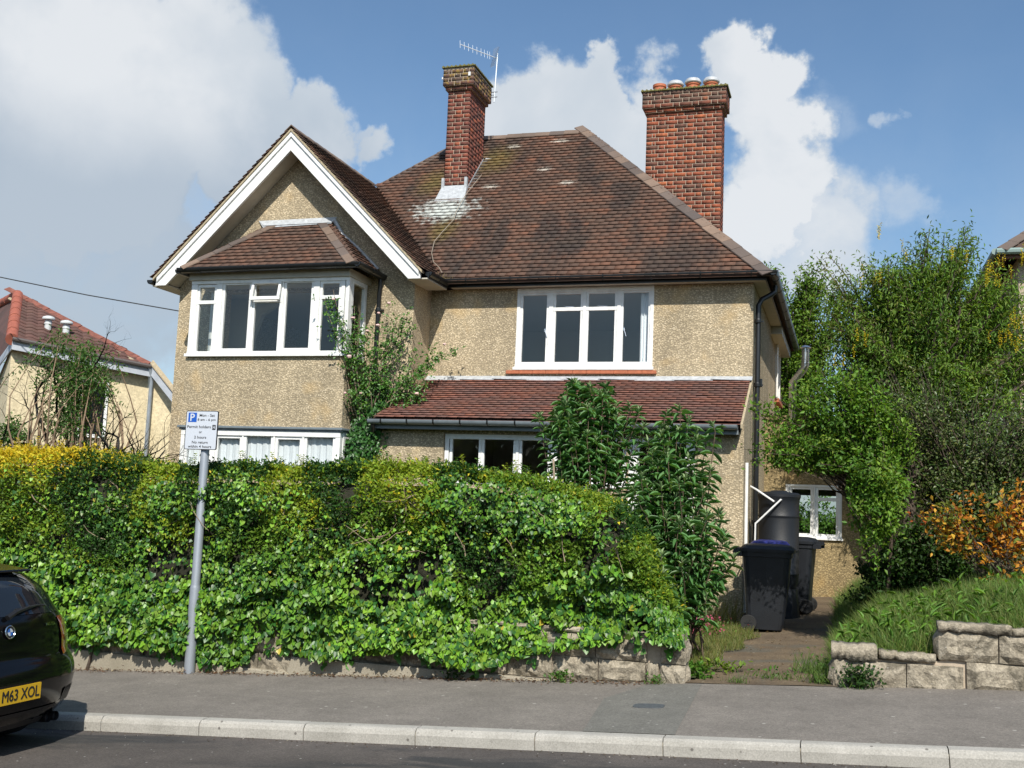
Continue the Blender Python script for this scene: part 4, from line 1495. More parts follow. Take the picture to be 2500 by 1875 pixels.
# pots
for i, px in enumerate((-3.288, -2.998, -2.682, -2.357)):
    p = MB()
    zc = 9.11
    zc += (0.02, -0.01, 0.012, 0.0)[i]
    p.lathe([(0.115, zc - 0.02), (0.108, zc + 0.13), (0.125, zc + 0.135), (0.125, zc + 0.18), (0.10, zc + 0.185)], (px, 18.62, 0), 18)
    po = p.build('chimney_pot', M['terracotta'], ch2, smooth=True)
    if i:
        c = MB()
        c.lathe([(0.135, zc + 0.165), (0.150, zc + 0.18), (0.150, zc + 0.205), (0.12, zc + 0.25), (0.04, zc + 0.262)], (px, 18.62, 0), 18)
        c.build('cowl', M['lead'], ch2, smooth=True)
# lead apron and stepped soakers of the front stack
l = MB()
yb, zb = 17.607, 7.13
l.hexa([(-7.09, yb - 0.22, zb - 0.19), (-6.53, yb - 0.22, zb - 0.19), (-6.56, yb - 0.006, zb + 0.17), (-7.04, yb - 0.006, zb + 0.17), (-7.10, yb - 0.225, zb - 0.165), (-6.52, yb - 0.225, zb - 0.165), (-6.56, yb - 0.018, zb + 0.18), (-7.04, yb - 0.018, zb + 0.18)])
l.box(-7.045, -6.998, yb - 0.05, yb + 0.01, zb - 0.02, zb + 0.32)
l.box(-6.605, -6.555, yb - 0.05, yb + 0.01, zb - 0.02, zb + 0.32)
for i in range(11):
    y = yb + 0.02 + i * 0.0765
    zq = y - 10.47
    l.prism([(-6.580, y, zq - 0.02), (-6.580, y + 0.085, zq + 0.065), (-6.580, y + 0.085, zq + 0.16), (-6.580, y + 0.06, zq + 0.16), (-6.580, y, zq + 0.105)], (0.006, 0, 0))
l.hexa([(-6.585, yb - 0.1, zb - 0.09), (-6.50, yb - 0.1, zb - 0.09), (-6.50, yb + 0.88, zb + 0.89), (-6.585, yb + 0.88, zb + 0.89), (-6.585, yb - 0.1, zb - 0.045), (-6.50, yb - 0.1, zb - 0.045), (-6.50, yb + 0.88, zb + 0.935), (-6.585, yb + 0.88, zb + 0.935)])
l.hexa([(-6.55, yb + 0.84, zb + 0.88), (-6.36, yb + 0.86, zb + 0.89), (-6.42, yb + 0.94, zb + 0.98), (-6.55, yb + 0.95, zb + 0.99), (-6.55, yb + 0.84, zb + 0.91), (-6.36, yb + 0.86, zb + 0.90), (-6.42, yb + 0.94, zb + 0.995), (-6.55, yb + 0.95, zb + 1.02)])
l.build('flashing', M['lead'], ch1)

# ---- television aerial strapped to the back of the slim stack
aer = empty('television_aerial', (-6.445, 18.56, 9.2), 'silver television aerial on a thin mast strapped to the slim chimney', 'aerial')
mb = MB(); mb.tube([(-6.452, 18.56, 9.22), (-6.42, 18.56, 10.19)], 0.0125, 8); mb.build('mast', M['pale_metal'], aer)
mb = MB(); mb.tube([(-6.425, 18.60, 10.10), (-6.99, 18.02, 10.19)], 0.010, 6); mb.build('boom', M['pale_metal'], aer)
A0, A1 = Vector((-6.425, 18.60, 10.10)), Vector((-6.99, 18.02, 10.19))
for t in (0.22, 0.28, 0.36, 0.45, 0.56, 0.67, 0.78, 0.89, 1.0):
    p = A0.lerp(A1, t)
    mb = MB(); mb.tube([p + Vector((0.006, 0, -0.075)), p + Vector((-0.004, 0, 0.075))], 0.0045, 5); mb.build('element', M['pale_metal'], aer)
mb = MB()
for k in range(6):
    for sg in (1, -1):
        q = A0.lerp(A1, 0.05)
        mb.tube([q + Vector((0.045 * sg * k / 5 + 0.02 * sg - 0.05, 0, sg * (0.02 + 0.03 * k))), q + Vector((0.05 + 0.045 * sg * k / 5, -0.09, sg * (0.02 + 0.03 * k)))], 0.003, 4)
for sg in (1, -1):
    for k in range(5):
        q = A0.lerp(A1, 0.06) + Vector((-0.06 + 0.028 * k, -0.02 * k, 0))
        mb.tube([q + Vector((0, 0, 0.02 * sg)), q + Vector((0.02 * sg, 0, 0.19 * sg))], 0.003, 4)
mb.build('reflector', M['galv'], aer)
mb = MB()
for z in (9.32, 9.42):
    mb.tube([(-6.60, 18.555, z), (-6.39, 18.555, z)], 0.011, 6)
mb.tube([(-6.52, 18.555, 9.36), (-6.44, 18.555, 9.36)], 0.008, 6)
mb.build('bracket', M['galv'], aer)
mb = MB(); mb.box(-6.60, -6.56, 17.50, 17.53, 9.33, 9.40); mb.box(-7.12, -7.10, 17.52, 17.55, 9.31, 9.35)
mb.build('corner_plate', M['white_paint'], aer)

mb = MB()
pts = [(-6.40, 17.92, 7.52), (-6.50, 17.41, 7.0), (-6.50, 17.0, 6.6), (-6.46, 16.8, 6.39), (-6.55, 16.45, 6.05), (-6.585, 16.25, 5.86), (-6.52, 16.0, 5.6), (-6.40, 15.80, 5.40), (-6.25, 15.68, 5.28), (-6.16, 15.60, 5.17)]
mb.tube([Vector(p) + Vector((0, -0.03, 0.06)) for p in pts], 0.0065, 6)
tag(mb.build('aerial_cable', M['cable'], None, smooth=True), 'thin buff cable trailing down the roof tiles below the slim chimney', 'cable')
mb = MB()
wpts = [(-20.2, 17, 6.55), (-18.2, 17, 6.10), (-16.23, 17, 5.74), (-14.1, 17, 5.33), (-12.0, 17, 4.98), (-10.7, 17, 4.78)]
mb.tube(wpts, 0.011, 6)
tag(mb.build('telephone_wire', M['wire'], None), 'single dark wire crossing the sky to the house at left', 'wire')


# ================================================================== GARDEN WALLS
def rock_block(L, H, D, seed, rough=0.022):
    """rock faced block: bulging split front, dressed margins"""
    r = random.Random(seed)
    nx, nz = 7, 4
    V, F = [], []
    for j in range(nz + 1):
        for i in range(nx + 1):
            u, v = i / nx, j / nz
            e = min(u * nx, (1 - u) * nx, v * nz, (1 - v) * nz)
            bulge = 0 if e < 0.01 else rough * (0.30 + 1.5 * r.random()) + 0.006
            V.append((-L / 2 + u * L + (r.uniform(-0.012, 0.012) if 0 < i < nx else r.uniform(-0.003, 0.003)), -bulge, -H / 2 + v * H + (r.uniform(-0.01, 0.01) if 0 < j < nz else r.uniform(-0.003, 0.003))))
    for j in range(nz):
        for i in range(nx):
            a = j * (nx + 1) + i
            F.append((a, a + 1, a + nx + 2, a + nx + 1))
    b = len(V)
    V += [(-L / 2, D, -H / 2), (L / 2, D, -H / 2), (L / 2, D, H / 2), (-L / 2, D, H / 2)]
    c = [0, nx, (nx + 1) * (nz + 1) - 1, nz * (nx + 1)]
    bott = list(range(0, nx + 1))
    top = list(range(nz * (nx + 1), (nz + 1) * (nx + 1)))
    left = [j * (nx + 1) for j in range(nz + 1)]
    right = [j * (nx + 1) + nx for j in range(nz + 1)]
    me = bpy.data.meshes.new('stone')
    faces = [tuple(f) for f in F] + [tuple(bott[::-1] + [b, b + 1]), tuple(top + [b + 2, b + 3]), tuple(left + [b + 3, b]), tuple(right[::-1] + [b + 1, b + 2])]
    me.from_pydata(V, [], faces)
    me.materials.append(M['stone'])
    me.update()
    return me


STONE = [rock_block(1.0, 0.212, 0.2, 40 + i) for i in range(9)]
SMALL = [rock_block(1.0, 0.212, 0.2, 70 + i, 0.010) for i in range(3)]
rw_ = random.Random(21)


def stone_obj(parent, x0, x1, z0, z1, y=9.86, small=False):
    me = rw_.choice(SMALL if small else STONE)
    o = addobj('stone', me, parent, ((x0 + x1) / 2, y + rw_.uniform(-0.008, 0.008), (z0 + z1) / 2))
    o.scale = ((x1 - x0) * (1 if rw_.random() < 0.5 else -1), 1, (z1 - z0) / 0.212)
    o.rotation_euler = (rw_.uniform(-0.01, 0.01), 0, rw_.uniform(-0.008, 0.008))
    return o


lw = empty('garden_wall', (-5.0, 9.9, -0.2), 'low rock faced stone wall running below the ivy covered hedge', 'garden wall')
core = MB()
core.prism([(-12.6, 9.885, -1.2), (-1.40, 9.885, -0.2), (-1.40, 9.885, 0.443), (-12.6, 9.885, 0.443)], (0, 0.19, 0))
core.build('mortar_core', M['mortar'], lw)
for k, z0 in enumerate((-0.64, -0.42, -0.20, 0.018, 0.236)):
    z1 = z0 + 0.208
    x = -12.5 + (0.27 if k % 2 else 0.0)
    first = True
    while x < -1.62:
        L = rw_.choice((0.44, 0.50, 0.54, 0.48)) - 0.012
        x1 = min(x + L, -1.62)
        if z1 > gz((x + x1) / 2, 9.86) - 0.03 and x1 - x > 0.1:
            stone_obj(lw, x, x1, z0, z1)
        x = x1 + 0.012
    if z1 > 0.02:
        stone_obj(lw, -1.60, -1.375, z0, z1, 9.855)
        # return face of the end pillar
        o = addobj('stone', rw_.choice(STONE), lw, (-1.385, 9.965, (z0 + z1) / 2))
        o.rotation_euler = (0, 0, R(90))
        o.scale = (0.20, 1, 1)
for k in range(6):
    o = addobj('coping_stone', rw_.choice(SMALL), lw, (-1.62 - k * 0.46, 9.85, 0.475))
    o.scale = (0.45, 1.1, 0.24)
p = MB()
p.prism([(-12.5, 9.80, -1.2), (-5.2, 9.80, -0.6), (-2.6, 9.80, -0.3), (-2.55, 9.80, 0.008), (-4.6, 9.80, 0.012), (-5.3, 9.80, 0.008), (-5.35, 9.80, -0.15), (-9.0, 9.80, -0.10), (-12.5, 9.80, -0.10)], (0, 0.07, 0))
p.build('plinth', M['plinth'], lw, bevel=0.012)

rwall = empty('garden_wall', (0.9, 9.95, 0.1), 'stepped stone wall holding the grassy bank right of the drive', 'garden wall')
core = MB()
core.prism([(-0.10, 9.93, -0.1), (5.0, 9.93, 0.2), (5.0, 9.93, 0.68), (0.76, 9.93, 0.68), (0.76, 9.93, 0.43), (-0.10, 9.93, 0.39)], (0, 0.17, 0))
core.build('mortar_core', M['mortar'], rwall)
ST = [(-0.105, 0.028, 0.15, 0.388, 1), (0.034, 0.486, 0.13, 0.388, 0), (0.494, 0.938, 0.15, 0.395, 0), (0.966, 1.45, 0.20, 0.442, 0), (1.46, 1.92, 0.22, 0.445, 0), (1.93, 2.4, 0.24, 0.445, 0), (2.41, 2.9, 0.26, 0.45, 0), (2.91, 3.4, 0.3, 0.45, 0),
      (0.748, 1.208, 0.452, 0.690, 0), (1.218, 1.70, 0.455, 0.690, 0), (1.71, 2.2, 0.455, 0.69, 0), (2.21, 2.7, 0.46, 0.69, 0), (2.71, 3.3, 0.46, 0.69, 0)]
for (a, b, c, d, sm) in ST:
    stone_obj(rwall, a, b, c, d, 9.90, bool(sm))
o = addobj('stone', STONE[2], rwall, (-0.11, 10.0, 0.27)); o.rotation_euler = (0, 0, R(-90)); o.scale = (0.19, 1, 1.1)
o = addobj('stone', STONE[4], rwall, (0.745, 10.0, 0.57)); o.rotation_euler = (0, 0, R(-90)); o.scale = (0.19, 1, 1.1)


def slab(parent, x0, x1, z0, z1, y0, y1, seed):
    r = random.Random(seed)
    n = 14
    V, F = [], []
    for i in range(n + 1):
        x = x0 + (x1 - x0) * i / n
        a, b_ = r.uniform(-0.018, 0.018), r.uniform(-0.012, 0.012)
        c_ = r.uniform(-0.02, 0.012)
        V += [(x, y0 + a, z0 + (r.uniform(-0.02, 0.006) if 0 < i < n else 0)), (x, y0 + a - 0.006, z1 + b_), (x, y1, z1 + b_ * 0.6), (x, y1, z0)]
    for i in range(n):
        b = i * 4
        for k in range(4):
            F.append((b + k, b + (k + 1) % 4, b + 4 + (k + 1) % 4, b + 4 + k))
    F2 = [(0, 3, 2, 1), (n * 4, n * 4 + 1, n * 4 + 2, n * 4 + 3)]
    return addobj('coping_stone', npmesh('coping_stone', V, [np.array(F), np.array(F2)], [M['stone']]), parent)


slab(rwall, -0.125, 0.255, 0.400, 0.520, 9.875, 10.12, 1)
slab(rwall, 0.268, 0.725, 0.425, 0.480, 9.88, 10.12, 2)
slab(rwall, 0.742, 1.31, 0.695, 0.757, 9.868, 10.12, 3)
slab(rwall, 1.315, 1.95, 0.690, 0.745, 9.875, 10.12, 4)
slab(rwall, 1.955, 3.3, 0.692, 0.75, 9.875, 10.12, 5)

# ================================================================== PARKING SIGN
sg = empty('parking_sign', (-6.42, 9.74, gz(-6.42, 9.74)), 'white parking permit sign on a grey pole at the pavement edge', 'parking sign')
mb = MB()
mb.lathe([(0.054, -0.26), (0.054, 0.62), (0.050, 0.64), (0.0455, 0.66), (0.0445, 2.06), (0.040, 2.085), (0.012, 2.095)], (-6.425, 9.745, 0), 18)
mb.build('pole', M['galv'], sg, smooth=True)
PX, PZ, PY = -6.446, 2.2515, 9.68
mb = MB()
hw, hh, rr = 0.193, 0.2035, 0.018


def rrect(cx, cz, hw, hh, rr, y):
    pts = []
    for (sx, sz, a0) in ((1, 1, 0), (-1, 1, 90), (-1, -1, 180), (1, -1, 270)):
        for k in range(5):
            a = R(a0 + 22.5 * k)
            pts.append((cx + sx * (hw - rr) + rr * math.cos(a), y, cz + sz * (hh - rr) + rr * math.sin(a)))
    return pts


mb.prism(rrect(PX, PZ, hw, hh, rr, PY), (0, 0.012, 0))
for z in (PZ - 0.10, PZ + 0.05):
    mb.box(PX - 0.16, PX + 0.16, PY + 0.012, PY + 0.022, z - 0.012, z + 0.012)
M['sign_black'] = mat('sign_black', (0.015, 0.015, 0.017), 0.5)
M['sign_white'] = mat('sign_white', (0.56, 0.60, 0.66), 0.5)
M['sign_blue'] = mat('sign_blue', (0.015, 0.10, 0.46), 0.45)
plate = mb.build('sign_plate', M['sign_black'], sg)
mb = MB()
mb.face(rrect(PX, PZ, hw - 0.007, hh - 0.007, rr - 0.005, PY - 0.0015))
mb.build('face', M['sign_white'], plate)
mb = MB()
L0, T0 = PX - hw, PZ + hh
mb.face([(L0 + 0.028, PY - 0.003, T0 - 0.119), (L0 + 0.130, PY - 0.003, T0 - 0.119), (L0 + 0.130, PY - 0.003, T0 - 0.020), (L0 + 0.028, PY - 0.003, T0 - 0.020)])
mb.build('blue_panel', M['sign_blue'], plate)
mb = MB()
add_text(mb, 'P', L0 + 0.0795, PY - 0.0045, T0 - 0.0695, width=0.054, height=0.078, embolden=0.02)
mb.build('symbol', M['sign_white'], plate)
mb = MB()
for (s_, cx, cz, wd, hg) in (('Mon - Sat', .254, .047, .183, .029), ('8 am - 6 pm', .250, .096, .217, .033), ('Permit holders', .165, .168, .285, .029), ('or', .187, .226, .036, .019), ('2 hours', .187, .277, .146, .029), ('No return', .187, .330, .190, .028), ('within 4 hours', .187, .374, .282, .029)):
    add_text(mb, s_, L0 + cx, PY - 0.003, T0 - cz, width=wd, height=hg, embolden=0.012)
mb.face(rrect(L0 + 0.344, T0 - 0.172, 0.0205, 0.026, 0.004, PY - 0.003))
mb.build('lettering', M['sign_black'], plate)
mb = MB()
add_text(mb, 'H', L0 + 0.344, PY - 0.0045, T0 - 0.172, width=0.024, height=0.034, embolden=0.02)
mb.build('permit_letter', M['sign_white'], plate)

# ================================================================== PARKED CAR
M['car_paint'] = mat('black_car_paint', (0.0025, 0.0025, 0.003), 0.12, coat=0.0, spec=0.42)
M['car_trim'] = mat('black_car_trim', (0.010, 0.010, 0.011), 0.45)
M['car_glass'] = mat('tinted_car_glass', (0.010, 0.013, 0.017), 0.04, spec=0.7)
M['tail_red'] = mat('red_tail_lens', (0.42, 0.022, 0.012), 0.12, coat=1.0, var=0.5, vscale=30)
M['tail_clear'] = mat('clear_tail_lens', (0.34, 0.10, 0.08), 0.12, coat=1.0)
M['chrome'] = mat('chrome', (0.75, 0.75, 0.76), 0.12, metal=1.0)
M['plate_yellow'] = mat('reflective_yellow_plate', (0.62, 0.37, 0.012), 0.5)
M['badge_blue'] = mat('badge_blue', (0.03, 0.12, 0.40), 0.3)
CX, CY = -5.655, 6.45
car = empty('parked_car', (-7.7, CY, road_z(-7.7, CY)), 'black hatchback with yellow rear number plate parked tight against the kerb', 'car')


def CW(xl, yl, zl):
    x = CX - xl
    return (x, CY + yl, 0.0621 * x + 0.006 + 0.012 * (7.5 - CY) + zl)


def lerp_tab(tab, z):
    return float(np.interp(z, [t[0] for t in tab], [t[1] for t in tab]))


REAR = [(0.17, 0.16), (0.26, 0.07), (0.36, 0.02), (0.5, 0.0), (0.58, 0.015), (0.64, 0.05), (0.68, 0.095), (0.78, 0.10), (0.9, 0.125), (0.98, 0.16), (1.05, 0.215), (1.2, 0.325), (1.28, 0.43), (1.33, 0.54), (1.355, 0.75)]
HWID = [(0.17, 0.80), (0.3, 0.865), (0.5, 0.885), (0.62, 0.887), (0.8, 0.875), (0.93, 0.845), (1.0, 0.80), (1.15, 0.735), (1.24, 0.66), (1.325, 0.57), (1.355, 0.35)]
FRONT = [(0.17, 0.20), (0.3, 0.06), (0.5, 0.0), (0.65, 0.06), (0.75, 0.22), (0.84, 0.75), (0.93, 1.15), (0.98, 1.25), (1.15, 1.62), (1.24, 1.95), (1.325, 2.25), (1.355, 2.5)]
LEN = 4.32


def curve_in(z): return 0.235 if z < 0.95 else 0.235 - 0.10 * min(1, (z - 0.95) / 0.4)


def rearp(s, z, off=0.0):
    return CW(lerp_tab(REAR, z) + curve_in(z) * abs(s) ** 3.2 - off, s * lerp_tab(HWID, z), z)


def outline(z):
    hw_ = lerp_tab(HWID, z)
    pts = []
    ss = [math.sin(a) for a in np.linspace(-math.pi / 2, math.pi / 2, 17)]
    for s in ss: pts.append(rearp(s, z))
    re = lerp_tab(REAR, z) + curve_in(z)
    fe = LEN - lerp_tab(FRONT, z) - 0.45 * (1 if z < 0.8 else 0.5)
    for t in np.linspace(0, 1, 10)[1:-1]:
        pts.append(CW(re + (fe - re) * t, hw_ * (1.0 + 0.012 * math.sin(t * math.pi)), z))
    for s in ss[::-1]:
        k = 0.45 * (1 if z < 0.8 else 0.5)
        pts.append(CW(LEN - lerp_tab(FRONT, z) - k * abs(s) ** 2.6, s * hw_, z))
    for t in np.linspace(1, 0, 10)[1:-1]:
        pts.append(CW(re + (fe - re) * t, -hw_ * (1.0 + 0.012 * math.sin(t * math.pi)), z))
    return pts


zs_ = 1.0
zl = [0.17, 0.2, 0.26, 0.34, 0.42, 0.5, 0.56, 0.60, 0.64, 0.66, 0.69, 0.75, 0.84, 0.91, 0.95, 0.98, 1.02, 1.10, 1.18, 1.26, 1.305, 1.33, 1.345, 1.35]
V, F = [], []
for z in zl: V += outline(z)
m_ = len(outline(0.5))
for i in range(len(zl) - 1):
    for k in range(m_):
        k2 = (k + 1) % m_
        F.append((i * m_ + k, i * m_ + k2, (i + 1) * m_ + k2, (i + 1) * m_ + k))
me = bpy.data.meshes.new('body')
me.from_pydata(V, [], [tuple(f) for f in F] + [tuple(range(m_ * (len(zl) - 1), m_ * len(zl))), tuple(reversed(range(m_)))])
me.materials.append(M['car_paint'])
me.polygons.foreach_set('use_smooth', np.ones(len(me.polygons), dtype=bool))
me.update()
addobj('body', me, car)


def rear_patch(name, s0, s1, z0, z1, material, off=0.004, ns=10, nz=6, shape=None):
    V, F = [], []
    for j in range(nz + 1):
        for i in range(ns + 1):
            s = s0 + (s1 - s0) * i / ns
            z = z0 + (z1 - z0) * j / nz
            if shape: s, z = shape(i / ns, j / nz)
            V.append(rearp(s, z, off))
    for j in range(nz):
        for i in range(ns):
            a = j * (ns + 1) + i
            F.append((a, a + 1, a + ns + 2, a + ns + 1))
    return addobj(name, npmesh(name, V, [np.array(F)], [material], smooth=True), car)


rear_patch('rear_window', -0.86, 0.86, 1.0, 1.33, M['car_glass'], 0.005, 14, 6, lambda u, v: ((-0.80 - 0.05 * v + u * (1.60 + 0.10 * v)), 0.995 + 0.295 * v - 0.015 * abs(2 * u - 1) ** 2))
for sg_ in (1, -1):
    o = rear_patch('tail_light', 0.62 * sg_, 1.0 * sg_, 0.68, 0.95, M['tail_red'], 0.008, 8, 6, lambda u, v, q=sg_: (q * (0.70 + 0.03 * v + u * (0.30 - 0.03 * v)), 0.69 + 0.26 * v - 0.03 * (1 - u) * (1 - v)))
    # the lens wraps on to the wing
    V, F = [], []
    for j in range(5):
        for i in range(5):
            z = 0.69 + 0.25 * j / 4
            V.append(CW(lerp_tab(REAR, z) + curve_in(z) + 0.19 * (i / 4) * (0.5 + 0.5 * j / 4), sg_ * (lerp_tab(HWID, z) + 0.006), z))
    for j in range(4):
        for i in range(4):
            a = j * 5 + i
            F.append((a, a + 1, a + 6, a + 5))
    addobj('lens_return', npmesh('lens_return', V, [np.array(F)], [M['tail_red']], smooth=True), o)
    q = rear_patch('reversing_light', 0, 1, 0, 1, M['tail_clear'], 0.011, 4, 2, lambda u, v, q=sg_: (q * (0.78 + 0.18 * u), 0.755 + 0.045 * v))
mb = MB()
for (z0, z1, off) in ((0.672, 0.682, 0.003),):
    for i in range(24):
        s0, s1 = -0.98 + 1.96 * i / 24, -0.98 + 1.96 * (i + 1) / 24
        mb.face([rearp(s0, z0, off), rearp(s1, z0, off), rearp(s1, z1, off), rearp(s0, z1, off)])
mb.build('bumper_crease', M['car_trim'], car)
mb = MB()
for i in range(12):
    s0, s1 = -0.62 + 1.24 * i / 12, -0.62 + 1.24 * (i + 1) / 12
    mb.face([rearp(s0, 0.18, 0.008), rearp(s1, 0.18, 0.008), rearp(s1, 0.31, 0.008), rearp(s0, 0.31, 0.008)])
mb.build('diffuser', M['car_trim'], car)
for sg_ in (1, -1):
    mb = MB()
    for i in range(6):
        s0, s1 = sg_ * (0.66 + 0.30 * i / 6), sg_ * (0.66 + 0.30 * (i + 1) / 6)
        mb.face([rearp(s0, 0.30, 0.006), rearp(s1, 0.30 + 0.02, 0.006), rearp(s1, 0.42, 0.006), rearp(s0, 0.40, 0.006)])
    mb.build('bumper_vent', M['car_trim'], car)
mb = MB()
mb.hexa([CW(0.40, -0.50, 1.300), CW(0.40, 0.50, 1.300), CW(0.62, 0.50, 1.335), CW(0.62, -0.50, 1.335), CW(0.40, -0.48, 1.318), CW(0.40, 0.48, 1.318), CW(0.70, 0.48, 1.366), CW(0.70, -0.48, 1.366)])
mb.build('spoiler', M['car_paint'], car, bevel=0.01)
# number plate
pz0, pz1, py = 0.392, 0.506, 0.26
px = lambda z: -0.012 + 0.0
mb = MB()
mb.hexa([CW(px(0), -py - .035, pz0), CW(px(0), py - .035, pz0), CW(px(0) + 0.02, py - .035, pz0), CW(px(0) + 0.02, -py - .035, pz0), CW(px(0), -py - .035, pz1), CW(px(0), py - .035, pz1), CW(px(0) + 0.02, py - .035, pz1), CW(px(0) + 0.02, -py - .035, pz1)])
np_ = mb.build('number_plate', M['plate_yellow'], car)
mb = MB()


PYO = -0.035


def frame_plate(lx, lz): return CW(px(0) - 0.0015, PYO + 0.062 + lx, (pz0 + pz1) / 2 + 0.002 + lz)


for (ox, oz, oy) in ((-.0022, 0, 0), (.0022, 0, .0003), (0, .0016, .0006), (0, -.0016, .0009)):
    add_text(mb, 'M63 XOL', 0, 0, 0, width=0.362, height=0.077, embolden=0.0, frame=lambda lx, lz: tuple(Vector(frame_plate(lx + ox, lz + oz)) + Vector((oy, 0, 0))))
mb.build('lettering', M['sign_black'], np_)
# round badge: chrome ring, black band, blue and white quarters
bz, boff = 0.885, 0.004
bc = Vector(CW(lerp_tab(REAR, bz) - 0.010, 0, bz))
bn = Vector((1, 0, 0.18)).normalized()
by_ = Vector((0, 1, 0))
bu = bn.cross(by_).normalized()
bu = bu if bu.z > 0 else -bu


def disc(r0, r1, a0, a1, off, n=10):
    mbx = []
    for k in range(n):
        t0, t1 = a0 + (a1 - a0) * k / n, a0 + (a1 - a0) * (k + 1) / n
        f = lambda r, t: bc + by_ * (r * math.cos(t)) + bu * (r * math.sin(t)) + bn * off
        mbx.append([f(r0, t0), f(r1, t0), f(r1, t1), f(r0, t1)] if r0 > 0 else [f(0, 0), f(r1, t0), f(r1, t1)])
    return mbx


mb = MB()
for k in range(28):
    a = 2 * math.pi * k / 28
mb.tube([bc + by_ * (0.045 * math.cos(a)) + bu * (0.045 * math.sin(a)) + bn * 0.004 for a in np.linspace(0, 2 * math.pi, 33)], 0.0045, 6, cap=False)
bo = mb.build('badge', M['chrome'], car, smooth=True)
mb = MB()
for f in disc(0.0, 0.044, 0, 2 * math.pi, 0.002, 28): mb.face(f)
mb.build('badge_band', M['sign_black'], bo)
mb = MB()
for q in (0, 2):
    for f in disc(0, 0.027, q * math.pi / 2, (q + 1) * math.pi / 2, 0.005): mb.face(f)
mb.build('quarter', M['pale_metal'], bo)
mb = MB()
for q in (1, 3):
    for f in disc(0, 0.027, q * math.pi / 2, (q + 1) * math.pi / 2, 0.005): mb.face(f)
mb.build('quarter', M['badge_blue'], bo)
mb = MB()
add_text(mb, 'M135i', 0, 0, 0, width=0.13, height=0.022, embolden=0.01, frame=lambda lx, lz: rearp((0.47 + lx) / lerp_tab(HWID, 0.90), 0.905 + lz, 0.006))
mb.build('lettering', M['chrome'], car)
# wiper, exhaust, wheels, side glass
mb = MB()
mb.tube([rearp(0.0, 0.985, 0.02), rearp(0.10, 1.02, 0.045), rearp(0.30, 1.045, 0.04), rearp(0.52, 1.05, 0.02)], [0.022, 0.018, 0.012, 0.007], 6)
mb.tube([rearp(0.16, 1.035, 0.012), rearp(0.62, 1.045, 0.010)], 0.008, 5)
mb.build('wiper', M['car_trim'], car)
for yy in (0.50, 0.58):
    mb = MB()
    mb.tube([CW(0.13, yy, 0.20), CW(0.32, yy, 0.20)], 0.036, 12, cap=False)
    mb.tube([CW(0.16, yy, 0.20), CW(0.164, yy, 0.20)], 0.032, 12)
    mb.build('exhaust_tip', M['car_trim'], car, smooth=True)
for sg_ in (1, -1):
    for (a, b) in ((0.62, 1.15), (1.22, 2.05), (2.12, 2.85)):
        V = []
        for z in (0.985, 1.25):
            for xx in (a + (0.12 if z > 1.1 and a < 1 else 0), b - (0.45 if z > 1.1 and b > 2.5 else 0)):
                V.append(CW(xx, sg_ * (lerp_tab(HWID, z) * 1.013 + 0.004), z))
        addobj('side_window', npmesh('side_window', V, [np.array([(0, 1, 3, 2)])], [M['car_glass']]), car)
    for wx in (0.80, 3.48):
        c = CW(wx, sg_ * 0.755, 0.315)
        t = MB()
        t.lathe([(0.20, -0.10), (0.30, -0.105), (0.315, -0.07), (0.315, 0.07), (0.30, 0.105), (0.20, 0.10)], c, 28, axis='Y')
        wo = t.build('wheel', M['rubber'], car, smooth=True)
        t = MB()
        t.lathe([(0.20, -0.085), (0.205, -0.09), (0.205, 0.09), (0.20, 0.085)], c, 28, axis='Y')
        for k in range(5):
            a = k * 2 * math.pi / 5
            t.tube([Vector(c) + Vector((0, sg_ * 0.085, 0)), Vector(c) + Vector((0.2 * math.cos(a), sg_ * 0.09, 0.2 * math.sin(a)))], 0.025, 6)
        t.build('rim', M['galv'], wo)


